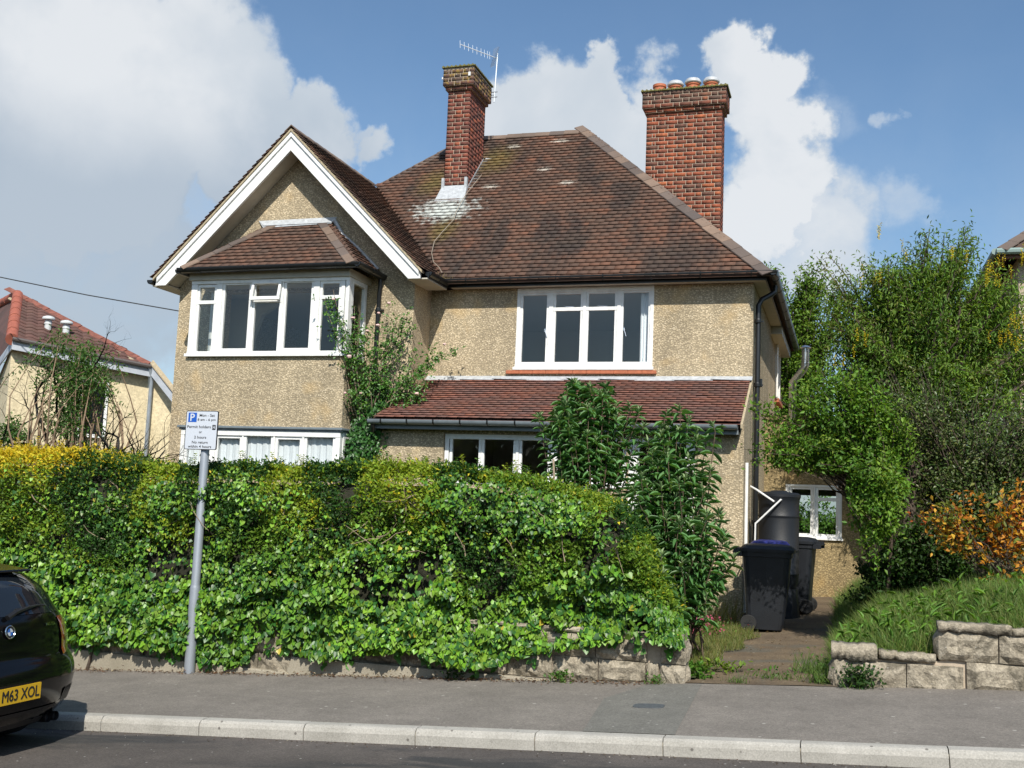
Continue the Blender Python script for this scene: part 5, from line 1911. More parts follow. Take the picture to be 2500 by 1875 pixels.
# ================================================================== BINS AND WATER BUTT
def wheelie_bin(P, rotz, label, lidmat, group='wheelie bins beside the house'):
    r = empty('wheelie_bin', P, label, 'wheelie bin', group)
    Mx = Matrix.Translation(P) @ Matrix.Rotation(rotz, 4, 'Z')

    def T_(mb):
        mb.v = [tuple(Mx @ Vector(v)) for v in mb.v]
        return mb
    # local x: wheels and handle at -x, lid front at +x
    b = MB()
    rows = [(0.03, 0.215, 0.24, -0.02), (0.10, 0.225, 0.245, -0.01), (0.50, 0.262, 0.268, 0.0), (0.90, 0.295, 0.288, 0.0), (0.905, 0.312, 0.300, 0.0), (0.965, 0.314, 0.302, 0.0)]
    V = []
    for (z, hx, hy, ox) in rows:
        for k in range(20):
            a = 2 * math.pi * k / 20
            ca, sa = math.cos(a), math.sin(a)
            e = 0.28
            V.append((ox + hx * math.copysign(abs(ca) ** e, ca), hy * math.copysign(abs(sa) ** e, sa), z))
    n = 20
    b.v = V
    for i in range(len(rows) - 1):
        for k in range(n):
            b.f.append((i * n + k, i * n + (k + 1) % n, (i + 1) * n + (k + 1) % n, (i + 1) * n + k)); b.m.append(0)
    b.f.append(tuple(reversed(range(n)))); b.m.append(0)
    T_(b).build('body', M['plastic_black'], r)
    l = MB()
    l.v = []
    for (z, g) in ((0.962, 0.02), (1.0, 0.022), (1.04, -0.03), (1.055, -0.12)):
        for k in range(n):
            a = 2 * math.pi * k / n
            ca, sa = math.cos(a), math.sin(a)
            l.v.append(((0.318 + g) * math.copysign(abs(ca) ** 0.3, ca) + 0.005, (0.300 + g) * math.copysign(abs(sa) ** 0.3, sa), z))
    for i in range(3):
        for k in range(n):
            l.f.append((i * n + k, i * n + (k + 1) % n, (i + 1) * n + (k + 1) % n, (i + 1) * n + k)); l.m.append(0)
    l.f.append(tuple(range(3 * n, 4 * n))); l.m.append(0)
    l.f.append(tuple(reversed(range(n)))); l.m.append(0)
    l.box(-0.40, -0.30, -0.24, -0.20, 0.96, 1.0)
    l.box(-0.40, -0.30, 0.20, 0.24, 0.96, 1.0)
    T_(l).build('lid', lidmat, r)
    h = MB()
    h.tube([(-0.395, -0.27, 0.955), (-0.395, 0.27, 0.955)], 0.013, 8)
    h.box(-0.40, -0.29, -0.275, -0.245, 0.90, 0.965)
    h.box(-0.40, -0.29, 0.245, 0.275, 0.90, 0.965)
    T_(h).build('handle', M['plastic_black'], r)
    for s_ in (-1, 1):
        w_ = MB()
        w_.lathe([(0.055, -0.022), (0.092, -0.024), (0.10, -0.012), (0.10, 0.012), (0.092, 0.024), (0.055, 0.022)], (-0.205, s_ * 0.272, 0.10), 20, axis='Y')
        wo = T_(w_).build('wheel', M['rubber'], r, smooth=True)
        w2 = MB()
        w2.lathe([(0.012, -0.02), (0.055, -0.018), (0.055, 0.018), (0.012, 0.02)], (-0.205, s_ * 0.272, 0.10), 16, axis='Y')
        for k in range(6):
            a = k * math.pi / 3
            w2.tube([(-0.205, s_ * 0.292, 0.10), (-0.205 + 0.05 * math.cos(a), s_ * 0.292, 0.10 + 0.05 * math.sin(a))], 0.006, 5)
        T_(w2).build('rim', M['plastic_black'], wo)
    return r


wheelie_bin((-0.945, 13.82, gz(-0.945, 13.82) + 0.005), R(2), 'black lidded wheelie bin at the front, its small wheel at lower left', M['plastic_black'])
b2_ = wheelie_bin((-0.955, 14.40, gz(-0.93, 14.48) + 0.03), R(-4), 'wheelie bin with a dark blue lid behind the front black bin', M['plastic_blue'])
b2_.scale = (0.70, 0.80, 1.0)
wheelie_bin((-0.72, 15.95, gz(-0.72, 15.95) + 0.02), R(176), 'second black wheelie bin standing in shade beside the pebbledash rear wall', M['plastic_black'])

wb_ = empty('water_butt', (-0.90, 15.35, 0.24), 'tall black ribbed plastic water butt against the side wall', 'water butt')
mb = MB()
pr = [(0.235, 0.62), (0.27, 0.70)]
for (z, zz) in ((0.80, 1.10), (1.12, 1.56), (1.58, 1.80)):
    pr += [(0.274, z), (0.280, z + 0.010), (0.280, z + 0.026), (0.274, z + 0.036), (0.277, zz)]
pr += [(0.285, 1.84), (0.29, 1.85), (0.29, 1.87)]
mb.lathe(pr, (-0.90, 15.35, 0), 28)
mb.build('barrel', M['plastic_black'], wb_, smooth=True)
mb = MB()
mb.lathe([(0.296, 1.86), (0.296, 1.895), (0.26, 1.92), (0.12, 1.935), (0.10, 1.95), (0.02, 1.952)], (-0.90, 15.35, 0), 28)
mb.build('lid', M['plastic_black'], wb_, smooth=True)
mb = MB()
mb.lathe([(0.30, 0.2), (0.26, 0.62)], (-0.90, 15.35, 0), 16)
mb.build('stand', M['plastic_black'], wb_)
mb = MB()
mb.tube([(-1.27, 15.15, 1.99), (-1.18, 15.05, 1.945), (-0.95, 15.02, 1.795), (-0.945, 15.12, 1.785)], 0.013, 8)
mb.tube([(-0.85, 15.12, 1.815), (-0.855, 15.02, 1.82), (-1.185, 14.98, 1.485), (-1.19, 14.98, 1.16), (-1.19, 14.98, 0.5)], 0.013, 8)
mb.build('overflow_pipe', M['white_paint'], wb_, smooth=True)

# ================================================================== SMALL STREET THINGS
mb = MB()
mb.v = []
cx_, cy_ = -1.50, 8.70
pts = []
for k in range(20):
    a = 2 * math.pi * k / 20
    x, y = cx_ + 0.125 * math.copysign(abs(math.cos(a)) ** 0.6, math.cos(a)), cy_ + 0.085 * math.copysign(abs(math.sin(a)) ** 0.6, math.sin(a))
    pts.append((x, y, gz(x, y) + 0.0045))
mb.prism(pts, (0, 0, 0.006))
sc_ = mb.build('stopcock_cover', mat('cast_iron_cover', (0.11, 0.12, 0.13), 0.6, metal=0.3, var=0.3, vscale=40), None)
tag(sc_, 'small oval iron stopcock cover set in the pavement patch', 'utility cover')
mb = MB()
lx_, ly_ = -3.52, 6.34
mb.lathe([(0.016, 0.0), (0.058, 0.002), (0.060, 0.008), (0.050, 0.012), (0.016, 0.008)], (lx_, ly_, 0.0621 * lx_ + 0.006 + 0.012 * (7.5 - ly_) + 0.002), 20)
tag(mb.build('flattened_lid', M['white_paint'], None), 'flattened white cup lid lying on the road', 'litter')

# ================================================================== BUNGALOW AT LEFT
bg_ = empty('bungalow', (-16.0, 19.5, -0.8), 'cream roughcast bungalow with a red pantiled hipped roof', 'bungalow')
P0, P1, HT = Vector((-16.70, 18.0, 4.65)), Vector((-14.72, 20.0, 4.33)), Vector((-19.45, 21.0, 6.22))
PL = Vector((-18.4, 19.2, 4.10))
LT = Vector((-23.0, 23.5, 6.22))
ins = Vector((-0.16, 0.17, 0))
w = MB()
a0, a1 = P0 + ins, P1 + ins
w.prism([(a0.x, a0.y, -1.6), (a1.x, a1.y, -1.6), (a1.x, a1.y, a1.z - 0.1), (a0.x, a0.y, a0.z - 0.1)], (-0.14, 0.14, 0))
b1 = Vector((-13.2, 20.6, 2.95))
w.prism([(a1.x + 0.003, a1.y, -1.6), (b1.x, b1.y, -1.6), (b1.x, b1.y, b1.z), (a1.x + 0.003, a1.y, a1.z - 0.12)], (-0.05, 0.2, 0))
l1 = PL + Vector((0.1, 0.2, 0))
w.prism([(a0.x, a0.y, -1.6), (a0.x, a0.y, a0.z - 0.1), (l1.x, l1.y, l1.z - 0.1), (l1.x, l1.y, -1.6)], (0.1, 0.14, 0))
w.build('wall', M['bung_wall'], bg_)
rf = MB()
for tri in ([P0, P1, HT], [P0, HT, LT, PL], [P1, Vector((-22.5, 27, 4.33)), HT]):
    rf.face([Vector(p) + Vector((0, 0, -0.02)) for p in tri])
br = rf.build('roof', M['tile_bung'], bg_)
U = (P1 - P0).normalized()
Nn_ = U.cross(HT - P0).normalized()
if Nn_.z < 0: Nn_ = -Nn_
Wn = Nn_.cross(U).normalized()
if Wn.z < 0: Wn = -Wn
gw, gl = 0.24, 0.30
V, F = [], []
prof = [(0.0, 0.0), (0.06, 0.022), (0.12, 0.03), (0.18, 0.012), (0.24, 0.0)]
for (u, n_) in prof: V += [(u, 0, n_ + 0.03), (u, gl * 1.15, n_ + 0.004)]
V += [(u, 0, n_ + 0.012) for (u, n_) in prof]
for i in range(4):
    F.append((2 * i, 2 * i + 2, 2 * i + 3, 2 * i + 1))
    F.append((10 + i, 11 + i, 2 * i + 2, 2 * i))
pan = npmesh('tile', V, [np.array(F)], [M['tile_bung']], smooth=False)
Hu = (HT - P0).dot(U); Hw = (HT - P0).dot(Wn); LU = (P1 - P0).length
for k in range(int(Hw / gl) + 1):
    w0 = k * gl
    lo = Hu * w0 / Hw
    hi = LU + (Hu - LU) * w0 / Hw
    u = math.floor(lo / gw) * gw
    while u < hi - 0.05:
        if u > lo - 0.16:
            p = P0 + U * u + Wn * w0 + Nn_ * random.uniform(0, 0.006)
            o = bpy.data.objects.new('tile', pan)
            o.parent = br
            o.matrix_basis = Matrix(((U.x, Wn.x, Nn_.x, p.x), (U.y, Wn.y, Nn_.y, p.y), (U.z, Wn.z, Nn_.z, p.z), (0, 0, 0, 1)))
            o.matrix_basis.translation = p - WL[br]
            WL[o] = p
            COL.objects.link(o)
        u += gw
def round_hip(A, B, r, n, material, name='hip_tile', lift=0.03):
    A, B = Vector(A), Vector(B)
    d = B - A
    for i in range(n):
        a, b = A + d * (i / n), A + d * ((i + 0.97) / n)
        m = MB()
        m.tube([a + Vector((0, 0, lift)), b + Vector((0, 0, lift))], [r * 1.05, r * 0.97], 10)
        m.build(name, material, br, smooth=True)
round_hip(P0 + Vector((-0.02, 0, -0.03)), HT, 0.125, 7, M['hip_red'], lift=0.02)
round_hip(HT, LT, 0.12, 9, M['hip_red'])
bh = angle_tile(0.42, 0.14, R(30)).mesh('hip_tile', mat('dull_red_hip_tile', (0.20, 0.072, 0.05), 0.8, var=0.45, vscale=6))
run_tiles(br, 'hip_tile', tuple(P1 + Vector((0, 0, 0.10))), tuple(HT + Vector((0, 0, 0.11))), tuple(Nn_ + Vector((0.3, 0.0, 0.6))), bh, 0.43, 31)
m = MB()
dd_ = HT - P1
m.tube([P1 + Vector((-0.20, -0.16, 0.05)), HT + Vector((-0.06, -0.20, -0.10))], 0.04, 6)
m.build('mortar_bed', M['undercloak'], br)
w = MB()
w.prism([P0 + Vector((0, 0, -0.03)), P1 + Vector((0, 0, -0.03)), P1 + Vector((0, 0, -0.22)), P0 + Vector((0, 0, -0.22))], (-0.02, 0.02, 0))
w.prism([P0 + Vector((-0.01, 0.01, -0.03)), PL + Vector((0, 0, -0.03)), PL + Vector((0, 0, -0.20)), P0 + Vector((-0.01, 0.01, -0.20))], (0.015, 0.02, 0))
w.prism([P1 + Vector((0.003, 0, 0.02)), Vector((-13.2, 20.0, 2.85)), Vector((-13.2, 20.0, 2.66)), P1 + Vector((0.003, 0, -0.18))], (0.0, 0.03, 0))
w.build('fascia', mat('grey_white_fascia', (0.42, 0.45, 0.50), 0.5, var=0.15), bg_)
w = MB()
w.prism([P1 + Vector((0.0, -0.03, 0.05)), Vector((-13.2, 19.95, 2.90)), Vector((-13.2, 20.02, 2.98)), P1 + Vector((0.0, 0.06, 0.13))], (0, 0, 0.035))
w.build('verge', M['undercloak'], bg_)
m = MB()
m.tube([P0 + Vector((0.03, -0.04, 0.0)), P1 + Vector((0.03, -0.04, 0.0))], 0.045, 8)
m.build('gutter', mat('brown_gutter', (0.09, 0.075, 0.07), 0.5), bg_)
m = MB()
m.tube([P1 + Vector((0.0, -0.03, -0.02)), P1 + Vector((0.0, 0.02, -0.14)), P1 + Vector((-0.02, 0.08, -0.3)), P1 + Vector((-0.03, 0.08, -5.6))], 0.042, 10)
m.build('downpipe', mat('grey_downpipe', (0.30, 0.34, 0.38), 0.5, var=0.2), bg_, smooth=True)
for (x, y, z) in ((-17.15, 19.5, 5.17), (-16.82, 19.7, 5.10)):
    m = MB()
    m.lathe([(0.075, -0.22), (0.075, 0.05), (0.085, 0.06), (0.07, 0.16)], (x, y, z), 14)
    m.lathe([(0.135, 0.165), (0.14, 0.19), (0.12, 0.225), (0.05, 0.25)], (x, y, z), 14)
    m.build('roof_vent', mat('grey_white_vent', (0.55, 0.58, 0.58), 0.5), bg_, smooth=True)
m = MB()
wc = P0.lerp(P1, 0.60) + ins + Vector((0.012, -0.012, 0))
U2 = Vector((U.x, U.y, 0)).normalized(); nv = Vector((U2.y, -U2.x, 0))
for (u0, u1, z0, z1) in ((-0.30, -0.24, 2.7, 3.95), (0.24, 0.30, 2.7, 3.95), (-0.24, 0.24, 3.89, 3.95), (-0.24, 0.24, 2.7, 2.77)):
    q = [wc + U2 * u0, wc + U2 * u1]
    m.prism([(q[0].x, q[0].y, z0), (q[1].x, q[1].y, z0), (q[1].x, q[1].y, z1), (q[0].x, q[0].y, z1)], nv * 0.05)
wo = m.build('window', M['white_paint'], bg_)
m = MB()
q = [wc - U2 * 0.25, wc + U2 * 0.25]
m.prism([(q[0].x, q[0].y, 2.75), (q[1].x, q[1].y, 2.75), (q[1].x, q[1].y, 3.9), (q[0].x, q[0].y, 3.9)], nv * 0.02)
m.build('pane', M['car_glass'], wo)

# ================================================================== NEIGHBOUR AT THE RIGHT EDGE
nb = empty('neighbouring_house', (5.5, 22.0, 0.3), 'pale rendered house with a tiled roof at the right picture edge', 'house')
w = MB()
w.box(2.72, 9.0, 19.2, 27.0, -0.5, 6.05)
w.build('wall', M['nb_wall'], nb)
w = MB()
w.face([(2.36, 18.85, 6.12), (9.4, 18.85, 6.12), (6.5, 22.0, 9.3)])
w.face([(2.36, 27.3, 6.12), (2.36, 18.85, 6.12), (6.5, 22.0, 9.3), (6.5, 24.0, 9.3)])
w.face([(9.4, 18.85, 6.12), (9.4, 27.3, 6.12), (6.5, 24.0, 9.3), (6.5, 22.0, 9.3)])
w.face([(9.4, 27.3, 6.12), (2.36, 27.3, 6.12), (6.5, 24.0, 9.3)])
nr = w.build('roof', M['tile_bay'], nb)
run_tiles(nr, 'hip_tile', (2.36, 18.85, 6.15), (6.5, 22.0, 9.34), (0, 0, 1), hip_me, 0.29, 41)
w = MB()
w.box(2.42, 9.3, 18.9, 19.0, 5.98, 6.10)
w.box(2.42, 2.52, 19.0, 27.2, 5.98, 6.10)
w.build('fascia', mat('brown_fascia', (0.16, 0.07, 0.045), 0.6), nb)
w = MB()
w.tube([(2.34, 18.83, 6.08), (9.3, 18.83, 6.08)], 0.055, 8)
w.tube([(2.32, 18.83, 6.08), (2.32, 27.2, 6.08)], 0.055, 8)
w.build('gutter', mat('green_grey_gutter', (0.22, 0.30, 0.28), 0.5), nb)
w = MB()
w.box(2.95, 3.9, 19.17, 19.2, 4.4, 5.6)
w.build('window', M['white_paint'], nb)


# ================================================================== PLANTS
# ---- the long hedge: clipped privet, grown through with ivy
HT_X = [-13.0, -10.5, -9.6, -8.8, -8.05, -7.6, -7.15, -6.45, -5.65, -5.0, -4.46, -4.0, -3.25, -2.86, -2.5, -2.25, -2.0, -1.82, -1.62, -1.42]
HT_Z = [1.98, 1.99, 1.96, 1.99, 1.98, 1.87, 1.83, 1.89, 1.88, 1.91, 1.94, 1.93, 1.88, 1.80, 1.74, 1.68, 1.56, 1.34, 0.92, 0.52]
HB_X = [-13.0, -9.0, -8.8, -8.0, -7.0, -6.5, -6.02, -5.6, -5.3, -4.9, -4.3, -3.9, -3.4, -3.15, -2.8, -2.55, -2.0, -1.5, -1.4]
HB_Z = [0.15, 0.15, 0.16, 0.03, 0.05, 0.02, -0.10, 0.05, 0.12, 0.08, 0.20, 0.24, 0.14, 0.17, 0.30, 0.36, 0.48, 0.50, 0.46]
htop = lambda x: np.interp(x, HT_X, HT_Z)
hbot = lambda x: np.interp(x, HB_X, HB_Z)
hedge = empty('hedge', (-5.5, 10.2, -0.1), 'long overgrown privet hedge with lime and yellow tips above the stone wall', 'hedge')
ivy = empty('ivy', (-5.0, 9.8, 0.0), 'glossy green ivy sheet hanging down the hedge front over the wall', 'ivy')
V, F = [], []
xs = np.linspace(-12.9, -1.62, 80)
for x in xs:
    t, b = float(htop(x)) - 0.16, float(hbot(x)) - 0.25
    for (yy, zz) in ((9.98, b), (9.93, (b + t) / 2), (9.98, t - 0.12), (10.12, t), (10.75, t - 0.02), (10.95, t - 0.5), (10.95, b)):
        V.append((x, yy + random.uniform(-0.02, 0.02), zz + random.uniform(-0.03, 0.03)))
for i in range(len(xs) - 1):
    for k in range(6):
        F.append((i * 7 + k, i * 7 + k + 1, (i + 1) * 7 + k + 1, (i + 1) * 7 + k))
addobj('shade_core', npmesh('shade_core', V, [np.array(F)], [M['core']]), hedge)  # solid dark slab added behind the leaves to block light


def face_y(x, z):
    """front of the hedge: lumpy, leaning out over the wall"""
    t = htop(x)
    k = np.clip((z - (t - 0.28)) / 0.28, 0, 1.3)
    return 9.76 + 0.07 * wob(x, z, 1.6, 5) + 0.04 * wob(x, z, 4.0, 6) + 0.20 * k ** 2


def zone(x, z):
    """how far a spot belongs to the privet (1) rather than the ivy (0)"""
    h = (z - hbot(x)) / np.maximum(htop(x) - hbot(x), 0.2)
    w_ = 0.9 * (h - 0.57) + 0.26 * wob(x, z, 1.5, 9) + 0.12 * wob(x, z, 4, 10)
    w_ = w_ + np.where(x < -7.2, 0.16, 0) + np.where((x > -3.6) & (x < -2.2) & (h < 0.75) & (h > 0.25), 0.25, 0)
    return w_


# ivy
n = 84000
x = RNG.uniform(-12.6, -1.42, n)
hb, tt = hbot(x), htop(x)
z = hb - 0.04 + (tt - hb + 0.04) * RNG.uniform(0, 1, n) ** 1.05
keep = (zone(x, z) < RNG.normal(0.10, 0.10, n))
hole = wob(x, z, 3.2, 77) + 0.35 * wob(x, z, 7, 78)
keep &= ~((hole > 0.70) & (RNG.uniform(0, 1, n) < 0.88))
keep &= ~((x < -9.6) & (RNG.uniform(0, 1, n) < 0.6))
x, z = x[keep], z[keep]
n = len(x)
lobe = 0.075 * wob(x, z, 5.0, 14) + 0.03 * wob(x, z, 11.0, 15)
y = face_y(x, z) - lobe + RNG.exponential(0.085, n) - 0.04
hang = np.clip((hbot(x) + 0.30 - z) / 0.30, 0, 1)
y -= 0.03 * hang
z += -0.02 * hang * RNG.uniform(0, 1, n)
P = np.stack([x, y, z], 1)
D = np.stack([RNG.normal(0, 0.45, n), RNG.normal(-0.45, 0.25, n), RNG.normal(-0.75, 0.3, n)], 1)
N = np.stack([RNG.normal(0.05, 0.62, n), RNG.normal(-0.70, 0.40, n), RNG.normal(0.40, 0.50, n)], 1)
L = RNG.uniform(0.024, 0.050, n) * (1.0 + 0.42 * (z < hbot(x) + 0.7))
col = colvar(n, (0.150, 0.290, 0.028), 0.38, 0.12)
dk = wob(x, z, 1.1, 21) > 0.35
col[dk] *= np.array([0.72, 0.78, 0.85])
old = RNG.uniform(0, 1, n) < 0.30
col[old] = colvar(old.sum(), (0.035, 0.110, 0.022), 0.25)
yl = RNG.uniform(0, 1, n) < 0.005
col[yl] = colvar(yl.sum(), (0.42, 0.36, 0.04), 0.2)
leaves('foliage', P, D, N, L, L * RNG.uniform(0.8, 1.0, n), col, M['leaf_gloss'], ivy, 'ivy', 'stuff')

# trails of ivy hanging on to the stones
tr = []
for i in range(60):
    x0 = RNG.uniform(-12, -1.5)
    z0 = float(hbot(np.array(x0)))
    ln = RNG.uniform(0.05, 0.22)
    for k in range(int(ln / 0.022)):
        tr.append((x0 + RNG.normal(0, 0.02), 9.80 + RNG.normal(0, 0.012), z0 - k * 0.022))
P = np.array(tr)
n = len(P)
leaves('trailing_shoots', P, np.stack([RNG.normal(0, 0.5, n), RNG.normal(-0.3, 0.2, n), RNG.normal(-0.8, 0.3, n)], 1), np.stack([RNG.normal(0, 0.3, n), -np.ones(n), RNG.normal(0.3, 0.3, n)], 1), RNG.uniform(0.045, 0.075, n), RNG.uniform(0.04, 0.065, n), colvar(n, (0.065, 0.19, 0.022), 0.3), M['leaf_gloss'], ivy, 'ivy', 'stuff')

# privet: many small leaves on upward sprays
n = 135000
x = RNG.uniform(-12.8, -1.5, n)
hb, tt = hbot(x), htop(x)
u = RNG.uniform(0, 1, n)
z = hb + 0.05 + (tt - hb - 0.05) * u ** 0.72
top_leaf = RNG.uniform(0, 1, n) < 0.34
z[top_leaf] = tt[top_leaf] + RNG.normal(-0.02, 0.035, top_leaf.sum())
zn = zone(x, z)
keep = (zn > RNG.normal(0.04, 0.12, n)) | top_leaf
hole = wob(x, z, 3.4, 87) + 0.4 * wob(x, z, 8, 88)
keep &= ~((hole > 0.85) & ~top_leaf & (RNG.uniform(0, 1, n) < 0.9))
gapz = (x > -2.95) & (x < -2.35) & (z > 1.28) & (z < 1.62)
keep &= ~(gapz & (RNG.uniform(0, 1, n) < 0.93))
keep &= ~((x < -9.7) & (RNG.uniform(0, 1, n) < 0.6))
x, z, top_leaf = x[keep], z[keep], top_leaf[keep]
n = len(x)
# gather into sprays
sp = wob(x, z, 9.0, 31)
y = face_y(x, z) - 0.05 * sp + RNG.exponential(0.07, n) - 0.03
y = np.where(top_leaf, 9.92 + RNG.uniform(0, 1, n) ** 1.4 * 0.95, y)
P = np.stack([x, y, z + 0.03 * wob(x, y, 5, 12) * top_leaf], 1)
D = np.stack([RNG.normal(0, 0.6, n), RNG.normal(-0.35, 0.5, n), RNG.normal(0.35, 0.55, n)], 1)
N = np.stack([RNG.normal(0, 0.5, n), RNG.normal(-0.5, 0.45, n), RNG.normal(0.7, 0.4, n)], 1)
h = (z - hbot(x)) / (htop(x) - hbot(x) + 0.05)
L = RNG.uniform(0.030, 0.052, n)
col = colvar(n, (0.120, 0.220, 0.024), 0.3, 0.12)
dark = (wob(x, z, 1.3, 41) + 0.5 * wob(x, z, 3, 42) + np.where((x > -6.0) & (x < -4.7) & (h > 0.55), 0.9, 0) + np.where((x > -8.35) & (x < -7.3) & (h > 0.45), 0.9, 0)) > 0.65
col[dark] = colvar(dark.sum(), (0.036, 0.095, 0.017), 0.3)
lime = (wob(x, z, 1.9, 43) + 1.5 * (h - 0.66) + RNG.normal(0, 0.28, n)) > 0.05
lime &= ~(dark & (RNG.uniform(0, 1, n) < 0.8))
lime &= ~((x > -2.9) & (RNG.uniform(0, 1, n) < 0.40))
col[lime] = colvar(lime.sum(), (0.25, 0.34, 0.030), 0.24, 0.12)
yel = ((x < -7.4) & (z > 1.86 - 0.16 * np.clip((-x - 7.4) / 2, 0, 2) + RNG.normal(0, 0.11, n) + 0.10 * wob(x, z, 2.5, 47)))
yel &= ~((x > -8.1) & (RNG.uniform(0, 1, n) < 0.75))
yel |= (lime & (RNG.uniform(0, 1, n) < 0.04))
col[yel] = colvar(yel.sum(), (0.62, 0.50, 0.035), 0.2, 0.1)
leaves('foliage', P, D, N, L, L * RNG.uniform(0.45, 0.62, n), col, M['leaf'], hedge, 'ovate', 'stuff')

# shoots standing up out of the top
tw = MB()
pp_, dd2, cc2 = [], [], []
for i in range(150):
    x0 = RNG.uniform(-11.5, -2.4)
    y0 = RNG.uniform(9.9, 10.5)
    z0 = float(htop(np.array(x0))) - 0.08
    ln = RNG.uniform(0.10, 0.26)
    lean = Vector((RNG.normal(0, 0.25), RNG.normal(-0.1, 0.25), 1)).normalized()
    tw.tube([(x0, y0, z0), tuple(Vector((x0, y0, z0)) + lean * ln)], [0.004, 0.0015], 4)
    yc = RNG.uniform(0, 1)
    base = (0.24, 0.30, 0.025) if yc < 0.5 else (0.08, 0.18, 0.02)
    if x0 < -8.0: base = (0.50, 0.40, 0.03)
    for k in range(int(ln / 0.022)):
        q = Vector((x0, y0, z0)) + lean * (0.05 + k * 0.022)
        for s_ in (1, -1):
            a = k * 1.57
            pp_.append(q)
            dd2.append((math.cos(a) * s_, math.sin(a) * s_, 0.55))
            cc2.append(base)
tw.build('shoots', M['twig'], hedge)['kind'] = 'stuff'
pp_, dd2, cc2 = np.array(pp_), np.array(dd2), np.array(cc2)
n = len(pp_)
leaves('shoot_leaves', pp_, dd2, np.stack([RNG.normal(0, 0.3, n), RNG.normal(-0.3, 0.3, n), np.ones(n)], 1), 0.038, 0.018, cc2 * RNG.uniform(0.75, 1.25, (n, 1)), M['leaf'], hedge, 'ovate', 'stuff')
# bare twigs showing in the thin band of the hedge
tw = MB()
for i in range(45):
    x0 = RNG.choice([RNG.uniform(-5.3, -2.6), RNG.uniform(-10, -1.8)])
    z0 = RNG.uniform(1.05, 1.7)
    y0 = float(face_y(np.array(x0), np.array(z0))) - 0.015
    p = Vector((x0, y0, z0))
    pts = [p]
    d = Vector((RNG.normal(0, 1), RNG.normal(0, 0.12), RNG.normal(0.1, 0.7))).normalized()
    for k in range(4):
        d = (d + Vector((RNG.normal(0, 0.25), RNG.normal(0, 0.08), RNG.normal(0, 0.25)))).normalized()
        p = p + d * RNG.uniform(0.05, 0.11)
        pts.append(p)
    tw.tube(pts, [0.006, 0.005, 0.004, 0.003, 0.002], 5)
tw.build('bare_twigs', M['pale_twig'], hedge)['kind'] = 'stuff'
tw = MB()
tw.tube([(-7.62, 9.80, 0.06), (-7.66, 9.79, -0.08), (-7.68, 9.79, -0.22), (-7.71, 9.79, -0.33)], [0.016, 0.014, 0.018, 0.02], 7)
tw.build('stem', M['bark'], ivy, smooth=True)


